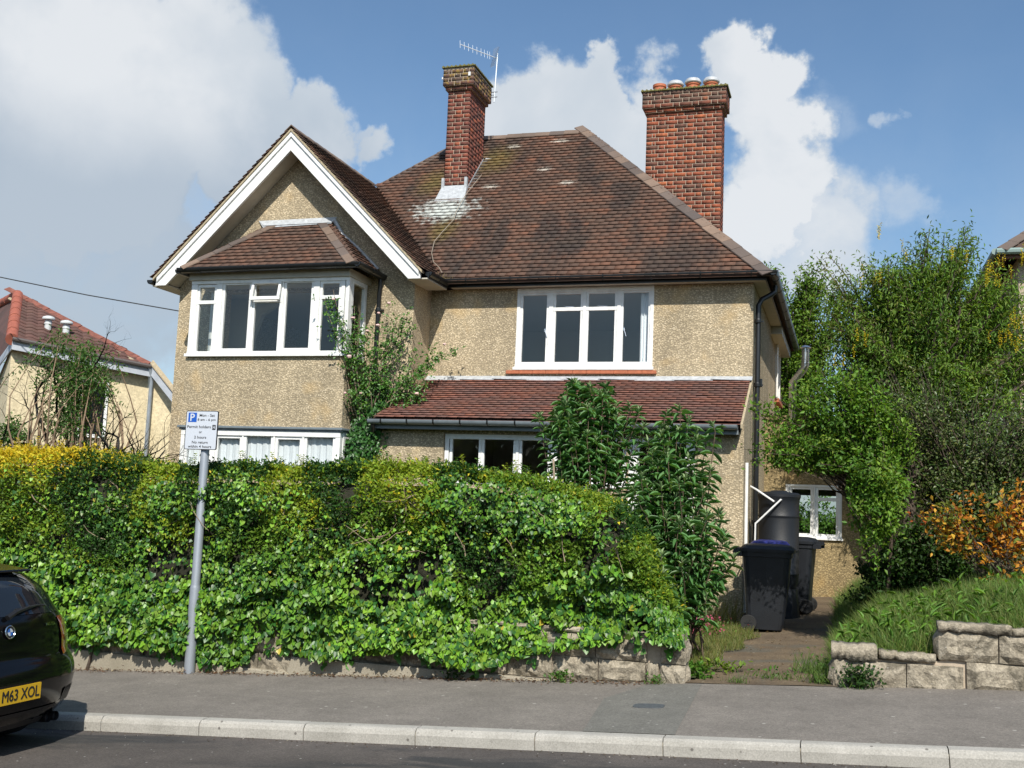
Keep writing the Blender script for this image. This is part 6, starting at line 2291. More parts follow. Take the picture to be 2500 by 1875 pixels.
# ---- generic woody plant: a skeleton of boughs reaching out to points in the crown, leaves along the outer boughs
def woody(name, label, cat, base, fork_z, blobs, nb, nl, leafL, leafW, cols, material, shape='ovate', r0=0.08, bark=None, spread=0.16, droop=0.0, group=None, stems=1, seed=1, along=(0.45, 1.0), up=0.3, extra=None, wig=0.12, ok=None, kr=(0.45, 1.0), lean=0.55):
    rg = np.random.default_rng(seed)
    root = empty(name, base, label, cat, group)
    tips = blobpts(nb, blobs)
    if ok: tips = tips[[ok(*t) for t in tips]]
    base_v = Vector(base)
    tm = MB()
    ctr = np.mean(tips, 0)
    forks = []
    for s_ in range(stems):
        off = Vector((rg.normal(0, 0.05), rg.normal(0, 0.04), 0)) if stems > 1 else Vector((0, 0, 0))
        top = Vector((ctr[0] * lean + base_v.x * (1 - lean), ctr[1] * 0.5 + base_v.y * 0.5, fork_z)) + Vector((rg.normal(0, 0.25 * (stems > 1)), rg.normal(0, 0.12 * (stems > 1)), rg.normal(0, 0.15)))
        mid = (base_v + off).lerp(top, 0.5) + Vector((rg.normal(0, 0.06), rg.normal(0, 0.06), 0))
        pl = [base_v + off - Vector((0, 0, 0.15)), mid, top]
        rr_ = r0 / math.sqrt(stems)
        tm.tube(pl, [rr_, rr_ * 0.85, rr_ * 0.65], 8)
        forks.append((pl, rr_ * 0.6))
    paths = []
    for t in tips:
        pl, rr_ = forks[rg.integers(len(forks))]
        k = rg.uniform(*kr)
        a = pl[1].lerp(pl[2], max(0, k * 2 - 1)) if k > 0.5 else pl[0].lerp(pl[1], k * 2)
        t = Vector(t)
        ln = (t - a).length
        c1 = a.lerp(t, 0.4) + Vector((rg.normal(0, wig), rg.normal(0, wig), abs(rg.normal(0.12, 0.1)))) * ln * 0.6
        pts = []
        for q in np.linspace(0, 1, 7):
            p = a * (1 - q) ** 2 + c1 * 2 * q * (1 - q) + t * q * q
            p = p + Vector((rg.normal(0, 0.02), rg.normal(0, 0.02), rg.normal(0, 0.02) - droop * q ** 3 * ln * 0.25))
            pts.append(p)
        tm.tube(pts, list(np.linspace(min(rr_ * 0.7, 0.010 + 0.012 * ln), 0.003, 7)), 5, cap=False)
        paths.append(pts)
    trunk = tm.build('trunk', bark or M['bark'], root, smooth=True)
    pid = rg.integers(len(paths), size=nl)
    q = rg.uniform(along[0], along[1], nl) * 5.999
    A = np.array([[tuple(p) for p in pl] for pl in paths])
    i0 = q.astype(int)
    f = (q - i0)[:, None]
    c = A[pid, i0] * (1 - f) + A[pid, i0 + 1] * f
    P = c + rg.normal(0, spread, (nl, 3)) * np.array([1, 1, 0.8]) * (0.35 + 0.65 * rg.uniform(0, 1, (nl, 1)))
    if ok:
        kk = np.array([ok(*p) for p in P])
        P, pid = P[kk], pid[kk]
        nl = len(P)
    D = norm(rg.normal(0, 1, (nl, 3)) + np.array([0, 0, -droop * 1.6 + 0.15]))
    N = norm(rg.normal(0, 0.55, (nl, 3)) + np.array([0.1, -0.35, 0.8]))
    L = rg.uniform(0.7, 1.25, nl) * leafL
    w_ = np.array([c_[1] for c_ in cols], float)
    # whole boughs share a tint
    bt = rg.choice(len(cols), len(paths), p=w_ / w_.sum())
    ci = np.where(rg.uniform(0, 1, nl) < 0.7, bt[pid], rg.choice(len(cols), nl, p=w_ / w_.sum()))
    col = np.array([c_[0] for c_ in cols])[ci] * (1 + rg.uniform(-0.25, 0.25, (nl, 1))) * (1 + rg.uniform(-0.1, 0.1, (nl, 3)))
    leaves('crown', P, D, N, L, L * leafW, np.clip(col, 0.002, 1), material, root, shape, None, (0, 0, 0))
    return root, paths


# laburnum on the right, with yellow tassels
lab, lpaths = woody('laburnum_tree', 'tall laburnum tree with drooping foliage and yellow tassels right of the house', 'tree', (0.75, 17.3, 0.3), 3.6,
                    [(0.10, 17, 5.35, .75, .8, .60, 3), (0.62, 17, 5.65, .60, .7, .5, 2.4), (1.12, 17, 5.85, .45, .6, .55, 2), (1.75, 17, 5.75, .45, .6, .40, 1.3), (2.25, 17.2, 5.35, .55, .6, .5, 2.0), (1.3, 17, 5.0, 1.0, .9, .55, 3),
                     (0.2, 17, 4.55, .85, .8, .6, 2.6), (1.1, 17, 4.2, 1.0, .9, .55, 2.4), (2.3, 17.4, 4.4, .75, .8, .7, 2.4), (0.3, 16.9, 3.75, .9, .8, .5, 1.8), (1.9, 17, 3.6, 1.1, .9, .5, 1.6), (-0.42, 17, 6.22, .13, .15, .12, .25), (1.78, 17, 6.42, .10, .1, .08, .22), (2.02, 17, 6.08, .12, .15, .08, .25), (1.45, 17, 6.25, .2, .2, .15, .3), (1.15, 17, 6.32, .14, .2, .10, .3), (3.1, 17.6, 5.0, .7, .8, .8, 1.5)],
                    340, 76000, 0.082, 0.27, [((0.145, 0.255, 0.034), 3), ((0.105, 0.200, 0.030), 3), ((0.185, 0.29, 0.042), 2), ((0.16, 0.18, 0.05), 1)], M['leaf'], 'ovate', 0.10, droop=0.55, spread=0.14, seed=4, along=(0.35, 1.0))
rg = np.random.default_rng(8)
for (cx, cz, nn_) in ((2.02, 5.35, 7), (1.95, 5.15, 4), (2.30, 4.60, 9), (2.12, 4.35, 6), (2.40, 4.28, 6), (2.42, 5.5, 5), (0.35, 5.25, 4), (0.42, 5.95, 3), (1.45, 5.5, 3), (0.15, 4.35, 3), (0.0, 4.0, 3), (0.85, 5.6, 2)):
    PP, DD = [], []
    for k in range(nn_):
        x0, y0, z0 = cx + rg.normal(0, 0.09), 16.2 + rg.normal(0, 0.15), cz + rg.normal(0, 0.07)
        for j in range(26):
            t = j / 26
            PP.append((x0 + rg.normal(0, 0.012 * (1.2 - t)), y0 + rg.normal(0, 0.012), z0 - t * 0.20))
            DD.append((rg.normal(0, 1), rg.normal(0, 1), -0.4))
    PP, DD = np.array(PP), np.array(DD)
    n = len(PP)
    leaves('flower_tassel', PP, DD, rvec(n) + np.array([0, -0.5, 0.5]), 0.022, 0.018, colvar(n, (0.55, 0.43, 0.02), 0.2), M['leaf'], lab, 'ovate', 'stuff')

woody('birch_tree', 'light green tree rising behind the right corner of the house roof', 'tree', (-1.6, 26, 0.2), 5.0,
      [(-1.75, 25, 7.0, .55, .6, .75, 2), (-1.35, 25, 6.5, .65, .6, .7, 2), (-1.2, 25, 5.6, .6, .6, .7, 2), (-0.85, 25, 7.25, .45, .5, .45, 1.2), (-0.6, 25, 6.3, .7, .6, .8, 1.6), (-0.8, 25, 4.9, .8, .6, .7, 1.6), (-0.3, 25, 7.0, .6, .5, .5, 1)],
      150, 23000, 0.085, 0.55, [((0.145, 0.25, 0.030), 3), ((0.10, 0.19, 0.026), 2)], M['leaf'], 'ovate', 0.09, droop=0.2, spread=0.12, seed=5)

# big mixed shrubs between the bank and the kitchen window
woody('forsythia_shrub', 'leafy light green shrub whose branches reach out over the side wall drainpipe', 'shrub', (0.42, 12.9, 0.3), 2.2,
      [(-0.18, 12.2, 2.95, 0.38, 0.36, 0.32, 1.5), (-0.65, 12.2, 2.73, 0.32, 0.32, 0.25, 1.3), (-0.90, 12.2, 2.46, 0.22, 0.23, 0.22, 1), (-0.77, 12.2, 2.28, 0.23, 0.23, 0.16, 0.9), (-0.23, 12.3, 2.37, 0.36, 0.36, 0.32, 1.6), (0.27, 12.3, 2.82, 0.41, 0.36, 0.36, 1.5), (0.32, 12.2, 1.96, 0.32, 0.36, 0.45, 1.7), (0.32, 12.0, 1.46, 0.31, 0.32, 0.41, 1.4), (-1.01, 12.2, 2.82, 0.11, 0.18, 0.13, 0.35), (-0.41, 12.3, 3.15, 0.20, 0.23, 0.20, 0.8), (0.00, 12.3, 3.17, 0.32, 0.27, 0.18, 0.9), (-0.60, 12.2, 2.98, .20, .2, .22, 1.0), (0.40, 12.9, 2.35, .35, .5, .5, 1.6), (0.25, 13.3, 2.75, .35, .4, .4, 1.3)],  # last two blobs: unseen foliage added behind to shade the drive
      175, 25000, 0.058, 0.48, [((0.135, 0.255, 0.028), 3), ((0.085, 0.185, 0.024), 3), ((0.180, 0.280, 0.036), 1.2)], M['leaf'], 'ovate', 0.05, spread=0.085, stems=4, seed=6, along=(0.4, 1.0), kr=(0.72, 1.0), lean=0.0, ok=lambda x, y, z: not (x < 0.0 and z < 2.09))
woody('hawthorn_thicket', 'dense dark small leaved thicket filling the garden behind the bank', 'shrub', (1.5, 13.4, 0.6), 1.9,
      [(0.83, 13.1, 2.62, 0.65, 0.46, 0.65, 3), (1.48, 13.1, 2.80, 0.74, 0.46, 0.65, 3), (2.22, 13.1, 2.71, 0.74, 0.56, 0.74, 3), (1.11, 12.7, 1.88, 0.74, 0.46, 0.56, 2.5), (2.04, 12.7, 1.79, 0.74, 0.46, 0.65, 2.5), (2.87, 13.0, 2.34, 0.65, 0.56, 0.93, 2), (0.69, 13.0, 3.17, 0.46, 0.46, 0.28, 1.2), (2.68, 13.1, 3.26, 0.56, 0.46, 0.37, 1)],
      260, 36000, 0.042, 0.55, [((0.050, 0.088, 0.018), 3), ((0.070, 0.095, 0.025), 2), ((0.105, 0.130, 0.034), 1)], M['leaf_gloss'], 'ovate', 0.06, spread=0.11, stems=5, seed=7, along=(0.3, 1.0))
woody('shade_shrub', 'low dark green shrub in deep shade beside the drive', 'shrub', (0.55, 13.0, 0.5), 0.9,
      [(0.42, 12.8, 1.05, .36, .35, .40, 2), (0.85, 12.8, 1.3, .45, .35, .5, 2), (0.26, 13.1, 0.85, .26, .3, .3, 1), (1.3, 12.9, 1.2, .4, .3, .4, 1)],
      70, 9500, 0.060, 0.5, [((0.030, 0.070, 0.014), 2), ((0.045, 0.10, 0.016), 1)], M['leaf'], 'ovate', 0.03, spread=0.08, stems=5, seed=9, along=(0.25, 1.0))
woody('orange_shrub', 'shrub with orange and copper young leaves above the bank', 'shrub', (1.5, 12.1, 0.8), 1.2,
      [(1.00, 11.8, 1.82, .28, .3, .18, 1.6), (1.45, 11.8, 1.90, .35, .3, .17, 2.0), (1.75, 11.8, 1.55, .35, .3, .35, 2.2), (1.15, 11.8, 1.45, .25, .3, .22, 1.1), (0.80, 11.8, 1.66, .15, .2, .16, .6), (1.6, 11.8, 1.15, .35, .3, .18, 1.2), (2.2, 11.9, 1.5, .4, .3, .4, 1)],
      60, 1700, 0.066, 0.52, [((0.48, 0.20, 0.022), 3), ((0.60, 0.34, 0.04), 2.6), ((0.34, 0.09, 0.02), 0.8), ((0.16, 0.19, 0.03), 1.3)], M['leaf'], 'ovate', 0.025, spread=0.085, stems=5, seed=10, along=(0.55, 1.0))

# contorted half bare shrub at the left, in front of the bungalow
cs, cp = woody('bare_shrub', 'straggly half bare shrub with twisted branches before the cream bungalow', 'shrub', (-10.95, 13.1, -0.2), 1.5,
      [(-11.15, 13, 3.75, .30, .3, .22, 1.3), (-10.75, 13, 3.70, .28, .3, .20, 1.2), (-11.0, 13, 3.30, .42, .35, .25, 1.8), (-10.55, 13, 3.35, .30, .3, .3, 1.2), (-10.75, 13, 2.9, .35, .3, .28, 1.5), (-10.6, 13, 2.45, .28, .3, .25, 1.2), (-11.3, 13, 2.85, .25, .2, .2, .7), (-11.9, 13, 2.45, .26, .25, .25, 1.1), (-11.35, 13, 2.15, .30, .25, .2, 1.0), (-10.6, 13, 2.05, .25, .25, .15, .9), (-9.75, 13, 2.15, .10, .2, .15, .15)],
      95, 7000, 0.066, 0.36, [((0.065, 0.145, 0.034), 3), ((0.10, 0.20, 0.042), 1.4)], M['leaf'], 'ovate', 0.085, bark=mat('brown_twisted_bark', (0.24, 0.165, 0.105), 0.9, var=0.3, vscale=20), spread=0.095, stems=3, seed=11, along=(0.80, 1.0), wig=0.5, kr=(0.55, 1.0))
tm = MB()
rg = np.random.default_rng(3)


def crooked(p, d, ln, r, depth):
    pts, rs = [p], [r]
    n_ = max(3, int(ln / 0.10))
    for k in range(n_):
        d = (d + Vector((rg.normal(0, 0.30), rg.normal(0, 0.15), rg.normal(0.0, 0.30)))).normalized()
        p = p + d * (ln / n_)
        pts.append(p)
        rs.append(r * (1 - 0.75 * (k + 1) / n_))
    tm.tube(pts, rs, 5, cap=False)
    if depth > 0:
        for k in range(4 + int(rg.integers(3))):
            i = int(rg.integers(1, len(pts)))
            dd = (d + Vector((rg.normal(0, 0.7), rg.normal(0, 0.25), rg.normal(0.1, 0.7)))).normalized()
            crooked(pts[i], dd, ln * rg.uniform(0.35, 0.6), rs[i] * 0.6, depth - 1)


for (p, d, ln, r) in (((-10.7, 13.0, 1.9), (0.85, -0.05, 0.50), 1.6, .042), ((-10.4, 13.0, 1.9), (0.9, -0.05, 0.35), 1.2, .024), ((-10.0, 13.0, 1.8), (0.6, -0.05, 0.7), 1.0, .02), ((-12.0, 13.0, 1.9), (-0.2, -0.05, 0.9), 1.3, .022), ((-11.6, 13.0, 2.2), (-0.5, 0, 0.8), 1.4, .022), ((-10.6, 13.0, 1.75), (0.95, -0.05, 0.25), 1.5, .036), ((-10.6, 13, 1.6), (1, 0, .1), 1.5, .034), ((-10.0, 13, 1.9), (0.9, 0, 0.2), .9, .024), ((-9.9, 13, 1.75), (0.9, 0, 0.35), .8, .022), ((-9.5, 13, 1.8), (0.2, 0, 0.9), .8, .02), ((-11.3, 13.0, 1.9), (-0.5, -0.05, 0.8), 1.2, .028), ((-11.2, 13, 2.0), (-0.3, 0, 1.0), 1.5, .028), ((-11.9, 13, 1.5), (-0.3, 0, 0.8), 1.2, .022), ((-12.1, 13, 1.8), (0.1, 0, 1), 1.1, .02), ((-9.6, 13, 1.7), (0.3, 0, 0.9), .8, .016), ((-9.7, 13, 1.8), (0.6, 0, 0.6), .7, .016), ((-11.1, 13, 2.6), (-0.7, 0, 0.7), 1.1, .02), ((-11.2, 13, 3.2), (-0.5, 0, 0.8), .8, .014), ((-10.6, 13, 3.3), (0.7, 0, 0.5), .8, .014)):
    crooked(Vector(p), Vector(d).normalized(), ln, r, 2)
tm.build('bare_branches', cs.children[0].data.materials[0], cs, smooth=True)


# ---- buddleia: upright shoots with pairs of long grey green leaves
def buddleia(label, base, tips, seed, r0=0.03):
    rg = np.random.default_rng(seed)
    root = empty('buddleia_shrub', base, label, 'shrub', 'buddleias before the lean-to')
    sm = MB()
    P, D, N, L, Wd, C = [], [], [], [], [], []
    for t in tips:
        t = Vector(t)
        a = Vector(base) + Vector((rg.normal(0, 0.08), rg.normal(0, 0.06), rg.uniform(0.0, 0.25)))
        m_ = Vector((a.x * 0.45 + t.x * 0.55 + rg.normal(0, 0.08), a.y * 0.4 + t.y * 0.6, a.z * 0.42 + t.z * 0.58))
        pts = [a * (1 - q) ** 2 + m_ * 2 * q * (1 - q) + t * q * q for q in np.linspace(0, 1, 9)]
        pts[-2] = pts[-1] - Vector((rg.normal(0, 0.012), rg.normal(0, 0.012), 0.07))
        sm.tube(pts, list(np.linspace(0.012, 0.003, 9)), 5, cap=False)
        total = sum((pts[i + 1] - pts[i]).length for i in range(8))
        nodes = int(min(total * 0.62, 0.95) / 0.052)
        ang = rg.uniform(0, 3.14)
        for k in range(nodes):
            s_ = 1 - (k * 0.052 + 0.01) / total
            f = s_ * 8
            i = min(int(f), 7)
            p = pts[i].lerp(pts[i + 1], f - i)
            dirr = (pts[i + 1] - pts[i]).normalized()
            age = min(1.0, k / 4.0)
            ang += 1.57 + rg.normal(0, 0.2)
            for sg_ in (1, -1):
                h_ = Vector((math.cos(ang) * sg_, math.sin(ang) * sg_, 0))
                d = h_ * (0.35 + 0.65 * age) + dirr * (1.15 * (1 - age) + 0.12) + Vector((0, 0, -0.10 * age + rg.normal(0, 0.22)))
                P.append(p); D.append(d.normalized())
                nn = Vector((0, 0, 1)) + h_ * -0.25 * (1 - age) + Vector((rg.normal(0, 0.2), rg.normal(-0.15, 0.2), 0))
                N.append(nn)
                ln = (0.070 + 0.075 * age) * rg.uniform(0.65, 1.25)
                L.append(ln); Wd.append(ln * rg.uniform(0.23, 0.31))
                pale = (0.24, 0.33, 0.15)
                deep = (0.092, 0.230, 0.068)
                kk = age * rg.uniform(0.8, 1.0)
                C.append([pale[j] * (1 - kk) + deep[j] * kk for j in range(3)])
    sm.build('stems', M['twig'], root, smooth=True)
    P = np.array([tuple(p) for p in P]); D = np.array([tuple(p) for p in D]); N = np.array([tuple(p) for p in N])
    C = np.array(C) * (1 + rg.uniform(-0.25, 0.25, (len(C), 1)))
    leaves('foliage', P, D, N, np.array(L), np.array(Wd), C, M['leaf_matt'], root, 'lance')
    return root


rg = np.random.default_rng(17)
ta = []
for i in range(54):
    a, u = rg.uniform(0, 6.28), math.sqrt(rg.uniform(0, 1))
    x0, y0 = -3.02 + 0.50 * u * math.cos(a), 12.6 + 0.42 * u * math.sin(a)
    ztop = 3.22 - 0.60 * u ** 2.2
    z0 = ztop - (abs(rg.normal(0, 0.30)) if y0 < 12.7 else 0)
    ta.append((x0, y0, max(z0, 2.25)))
ta += [(-2.36, 12.5, 2.78), (-2.30, 12.5, 2.6), (-2.42, 12.55, 2.5), (-2.25, 12.5, 2.42), (-2.5, 12.6, 2.85), (-2.35, 12.5, 2.2), (-3.52, 12.5, 2.55), (-3.58, 12.5, 2.70)]
bA = buddleia('taller round headed buddleia with long grey green leaves under the upstairs window', (-2.9, 12.5, 0.1), ta, 3)
stk = MB()
stk.tube([(-3.28, 12.1, 2.15), (-3.12, 11.6, 1.82), (-2.86, 11.0, 1.28), (-2.78, 10.9, 1.0)], 0.012, 7)
stk.tube([(-3.25, 11.5, 1.20), (-3.02, 11.5, 1.50)], 0.007, 5)
stk.build('pruned_stem', M['pale_twig'], bA, smooth=True)
tb = []
for i in range(80):
    u = rg.uniform(0, 1)
    z0 = 0.55 + 2.05 * u ** 0.8
    wdt = np.interp(z0, [0.4, 0.7, 1.0, 1.4, 1.9, 2.3, 2.65], [0.30, 0.40, 0.52, 0.55, 0.47, 0.38, 0.20])
    x0 = -1.78 + rg.uniform(-1, 1) * wdt + 0.04 * (1.4 - z0)
    y0 = 11.9 - rg.uniform(0, 0.42) + (0.3 if z0 > 2 else 0)
    tb.append((x0, y0, z0))
for i in range(26):
    tb.append((rg.uniform(-2.45, -1.75), rg.uniform(9.85, 10.5), rg.uniform(0.55, 1.25)))
tb += [(-1.80, 12, 2.76), (-1.94, 12, 2.70), (-1.43, 12, 2.58), (-1.22, 11.8, 1.26), (-1.15, 11.8, 1.15), (-1.28, 11.8, 1.34), (-1.2, 11.8, 1.05), (-2.0, 12, 2.55), (-1.7, 12, 2.62), (-1.6, 12, 2.5)]
tb = [(x_ * 0.915, y_ * 0.915 if y_ > 11 else y_, 1.6 + (z_ - 1.6) * 0.915 if y_ > 11 else z_) for (x_, y_, z_) in tb]
buddleia('shorter broad buddleia with grey green leaves near the end of the hedge', (-1.60, 10.95, 0.1), tb, 5)
# its lower front growth by the hedge end
n = 5200
PB = blobpts(n, [(-2.55, 10.9, 1.15, .42, .35, .25, 2), (-2.2, 10.6, 0.85, .45, .35, .30, 2), (-3.0, 11.0, 1.35, .35, .3, .2, 1)])
PB = PB[PB[:, 2] > 0.5]
n = len(PB)
col = colvar(n, (0.060, 0.170, 0.022), 0.3)
lm = RNG.uniform(0, 1, n) < 0.3
col[lm] = colvar(lm.sum(), (0.24, 0.29, 0.025), 0.2)
tag(leaves('privet_growth', PB, rvec(n) + np.array([0, -0.4, 0.2]), rvec(n) * 0.6 + np.array([0, -0.5, 0.8]), RNG.uniform(0.035, 0.06, n), RNG.uniform(0.02, 0.035, n), col, M['leaf_gloss'], hedge, 'ovate'), kind='stuff')


# ---- climbing rose and ivy beside the bay
rose = empty('climbing_rose', (-6.95, 14.85, -0.1), 'climbing rose with a few pale pink blooms spreading over the bay corner', 'climbing rose')
rm = MB()
rg = np.random.default_rng(23)
RT = [(-7.38, 14.25, 4.72), (-7.52, 14.25, 4.58), (-7.16, 14.5, 4.50), (-7.25, 14.35, 4.3), (-7.05, 14.55, 4.2), (-6.95, 14.6, 3.9), (-7.2, 14.3, 4.05), (-6.68, 14.8, 4.62), (-6.6, 14.85, 4.4), (-6.4, 14.85, 4.45), (-6.35, 14.9, 4.3), (-6.25, 15.0, 4.0), (-6.1, 15.2, 4.0), (-5.80, 15.4, 3.97), (-6.0, 15.3, 3.92), (-6.45, 14.8, 3.7), (-6.2, 14.9, 3.55), (-6.05, 14.9, 3.45), (-6.15, 14.9, 3.22), (-6.35, 14.8, 3.45), (-7.1, 14.45, 3.7), (-7.0, 14.5, 3.35), (-7.05, 14.45, 3.15), (-6.7, 14.7, 3.4), (-6.75, 14.6, 3.9), (-7.0, 14.4, 4.0), (-6.85, 14.6, 4.15)]
PP, DD, CC = [], [], []
for t in RT:
    a = Vector((-6.92 + rg.normal(0, 0.04), 14.75, rg.uniform(1.6, 3.0)))
    t = Vector(t)
    m_ = a.lerp(t, 0.5) + Vector((rg.normal(0, 0.12), -0.1, rg.uniform(0.0, 0.3)))
    pts = [a * (1 - q) ** 2 + m_ * 2 * q * (1 - q) + t * q * q + Vector((rg.normal(0, 0.012), rg.normal(0, 0.012), 0)) for q in np.linspace(0, 1, 9)]
    rm.tube(pts, list(np.linspace(0.010, 0.003, 9)), 5, cap=False)
    for k in range(int(rg.integers(30, 52))):
        q = rg.uniform(0.45, 1.0) ** 0.8 * 7.99
        i = int(q)
        p = pts[i].lerp(pts[i + 1], q - i) + Vector(rg.normal(0, 0.055, 3))
        h_ = Vector(rg.normal(0, 1, 3))
        for j in range(5):
            PP.append(tuple(p + h_.normalized() * 0.018 * j + Vector(rg.normal(0, 0.012, 3))))
            DD.append(tuple(Vector(rg.normal(0, 1, 3)) + Vector((0, -0.2, -0.2))))
            CC.append((0.055, 0.150, 0.022) if rg.uniform() < 0.7 else (0.10, 0.20, 0.03))
rm.tube([(-6.95, 14.75, -0.2), (-6.93, 14.72, 1.2), (-6.90, 14.72, 2.4), (-6.93, 14.7, 3.2)], [0.028, 0.024, 0.02, 0.014], 8)
rm.tube([(-6.85, 14.70, 0.0), (-6.97, 14.70, 1.6), (-6.99, 14.68, 2.8)], [0.018, 0.015, 0.01], 6)
rm.build('stems', M['pale_twig'], rose, smooth=True)
PP, DD, CC = np.array(PP), np.array(DD), np.array(CC)
n = len(PP)
leaves('foliage', PP, DD, rvec(n) * 0.6 + np.array([0.1, -0.6, 0.7]), RNG.uniform(0.035, 0.055, n), RNG.uniform(0.022, 0.036, n), CC * RNG.uniform(0.7, 1.3, (n, 1)), M['leaf_gloss'], rose, 'ovate')
M['petal'] = mat('pale_pink_petal', (0.72, 0.48, 0.44), 0.7, var=0.12, vscale=60)
fl = []
for (x, y, z, s_) in ((-7.08, 14.30, 3.70, .042), (-7.12, 14.32, 3.16, .024), (-6.93, 14.45, 3.17, .022), (-6.15, 14.75, 3.20, .034), (-7.10, 14.40, 4.30, .034), (-6.78, 14.60, 4.22, .034), (-6.66, 14.70, 4.58, .030), (-6.80, 14.65, 4.42, .026), (-5.92, 15.2, 4.02, .026), (-7.35, 14.22, 4.56, .024), (-6.9, 14.5, 4.12, .03)):
    b = MB()
    for k in range(3):
        rr_ = s_ * (1 - 0.25 * k)
        m0 = len(b.v)
        b.lathe([(rr_ * 0.35, -rr_ * 0.7 + k * 0.004), (rr_ * 0.95, -rr_ * 0.15), (rr_ * (0.95 - 0.1 * k), rr_ * 0.45 + 0.004 * k), (rr_ * 0.6, rr_ * 0.62 - 0.003 * k), (rr_ * 0.2, rr_ * 0.4)], (0, 0, 0), 9)
        for i in range(m0, len(b.v)):
            v = Vector(b.v[i]); v *= 1 + rg.normal(0, 0.06)
            b.v[i] = tuple(v)
    b.v = [(x + v[0], y + v[1] * 0.9 - v[2] * 0.5, z + v[2] * 0.85 + v[1] * 0.4) for v in b.v]
    b.build('flower', M['petal'], rose, smooth=True)

ivp = empty('ivy', (-6.85, 14.7, 0.0), 'dark ivy column clothing the downpipe between bay and lean-to', 'ivy')
n = 7000
z = RNG.uniform(0.2, 3.35, n)
wd = np.interp(z, [0, 2.0, 2.7, 3.0, 3.4], [.26, .24, .22, .26, .10])
x = -6.93 + RNG.normal(0, 0.55, n) * wd + np.interp(z, [2.2, 3.2], [0.0, 0.12])
y = 14.62 - 0.10 * np.exp(-((x + 6.93) / 0.2) ** 2) + RNG.normal(0, 0.05, n) + np.interp(z, [2.5, 3.2], [0, 0.25])
P = np.stack([x, y, z], 1)
leaves('foliage', P, np.stack([RNG.normal(0, .5, n), RNG.normal(-.4, .2, n), RNG.normal(-.7, .3, n)], 1), np.stack([RNG.normal(0, .4, n), -0.8 + RNG.normal(0, .2, n), RNG.normal(.5, .3, n)], 1), RNG.uniform(.035, .06, n), RNG.uniform(.03, .05, n), colvar(n, (0.035, 0.105, 0.020), 0.35), M['leaf_gloss'], ivp, 'ivy')


# ---- grass and small plants
def grass(name, pts, hmin, hmax, cols, wid=0.006, label=None, cat=None, lean=0.35, kind='stuff', parent=None):
    n = len(pts)
    D = np.stack([RNG.normal(0, lean, n), RNG.normal(0, lean, n), np.ones(n)], 1)
    N = rvec(n) * np.array([1, 1, 0.2]) + np.array([0, -0.5, 0.1])
    L = RNG.uniform(hmin, hmax, n)
    ci = RNG.integers(len(cols), size=n)
    col = np.array(cols)[ci] * RNG.uniform(0.7, 1.3, (n, 1))
    o = leaves(name, pts, D, N, L, RNG.uniform(0.7, 1.3, n) * wid, col, M['grass'], parent, 'blade')
    o['kind'] = kind
    if label: tag(o, label, cat)
    return o


n = 15000
x = -2.1 + RNG.uniform(0, 1, n) * 1.15
y = RNG.uniform(10.25, 13.9, n)
edge = np.interp(y, [10.2, 11.0, 12.0, 13.0, 13.9], [-1.32, -1.28, -1.10, -1.02, -1.12]) + 0.08 * wob(x, y, 4, 61)
k = (x < edge) & ~((wob(x, y, 3.5, 62) > 0.9))
x, y = x[k], y[k]
z = gz(x, y) + 0.02
grass('lawn_grass', np.stack([x, y, z], 1), 0.04, 0.11, [(0.12, 0.155, 0.030), (0.17, 0.175, 0.045), (0.09, 0.14, 0.022), (0.22, 0.20, 0.07)], 0.005)
n = 52000
x = RNG.uniform(-0.12, 3.2, n)
y = RNG.uniform(10.0, 12.6, n)
far = (RNG.uniform(0, 1, n) < 0.2)
x[far] = RNG.uniform(-0.14, 0.9, far.sum())
y[far] = RNG.uniform(11.5, 17.5, far.sum())
z = np.array([bank_z(a, b) for a, b in zip(x, y)])
clump = wob(x, y, 4.5, 63)
grass('bank_grass', np.stack([x, y, z], 1), 0.08, 0.24, [(0.11, 0.20, 0.032), (0.075, 0.155, 0.026), (0.155, 0.235, 0.045), (0.21, 0.235, 0.07)], 0.0055, lean=0.55)
n = 700
x = RNG.normal(0.35, 0.9, n); y = RNG.uniform(10.15, 11.8, n)
k = (x > -0.1) & (x < 3)
x, y = x[k], y[k]
n = len(x)
z = np.array([bank_z(a, b) for a, b in zip(x, y)]) + RNG.uniform(0.06, 0.22, n)
o = leaves('bank_weeds', np.stack([x, y, z], 1), rvec(n) + np.array([0, -0.3, 0.1]), rvec(n) * 0.4 + np.array([0, -0.3, 1]), RNG.uniform(0.07, 0.13, n), RNG.uniform(0.02, 0.035, n), colvar(n, (0.12, 0.24, 0.035), 0.3), M['leaf'], None, 'lance')
o['kind'] = 'stuff'


def weed(x, y, z, label, nblade, h, nleaf=0, lc=(0.08, 0.17, 0.03), spread=0.07, leafL=0.04, cat='weed', dx=1.0):
    r = empty('weed', (x, y, z), label, cat)
    rg = np.random.default_rng(int(abs(x * 1000 + y * 77)))
    p = np.stack([x + rg.normal(0, spread * dx, nblade), y + rg.normal(0, spread * 0.6, nblade), np.full(nblade, z)], 1)
    if nblade: grass('blades', p, h * 0.4, h, [(0.07, 0.14, 0.022), (0.11, 0.17, 0.035)], 0.006, parent=r, lean=0.45)
    if nleaf:
        q = np.stack([x + rg.normal(0, spread * dx, nleaf), y + rg.normal(0, spread * 0.6, nleaf), z + rg.uniform(0.01, h, nleaf)], 1)
        leaves('foliage', q, rg.normal(0, 1, (nleaf, 3)) + np.array([0, -.2, .2]), rg.normal(0, .4, (nleaf, 3)) + np.array([0, -.3, 1]), rg.uniform(.7, 1.3, nleaf) * leafL, rg.uniform(.4, .7, nleaf) * leafL, colvar(nleaf, lc, 0.3), M['leaf'], r, 'ovate', 'stuff')
    return r


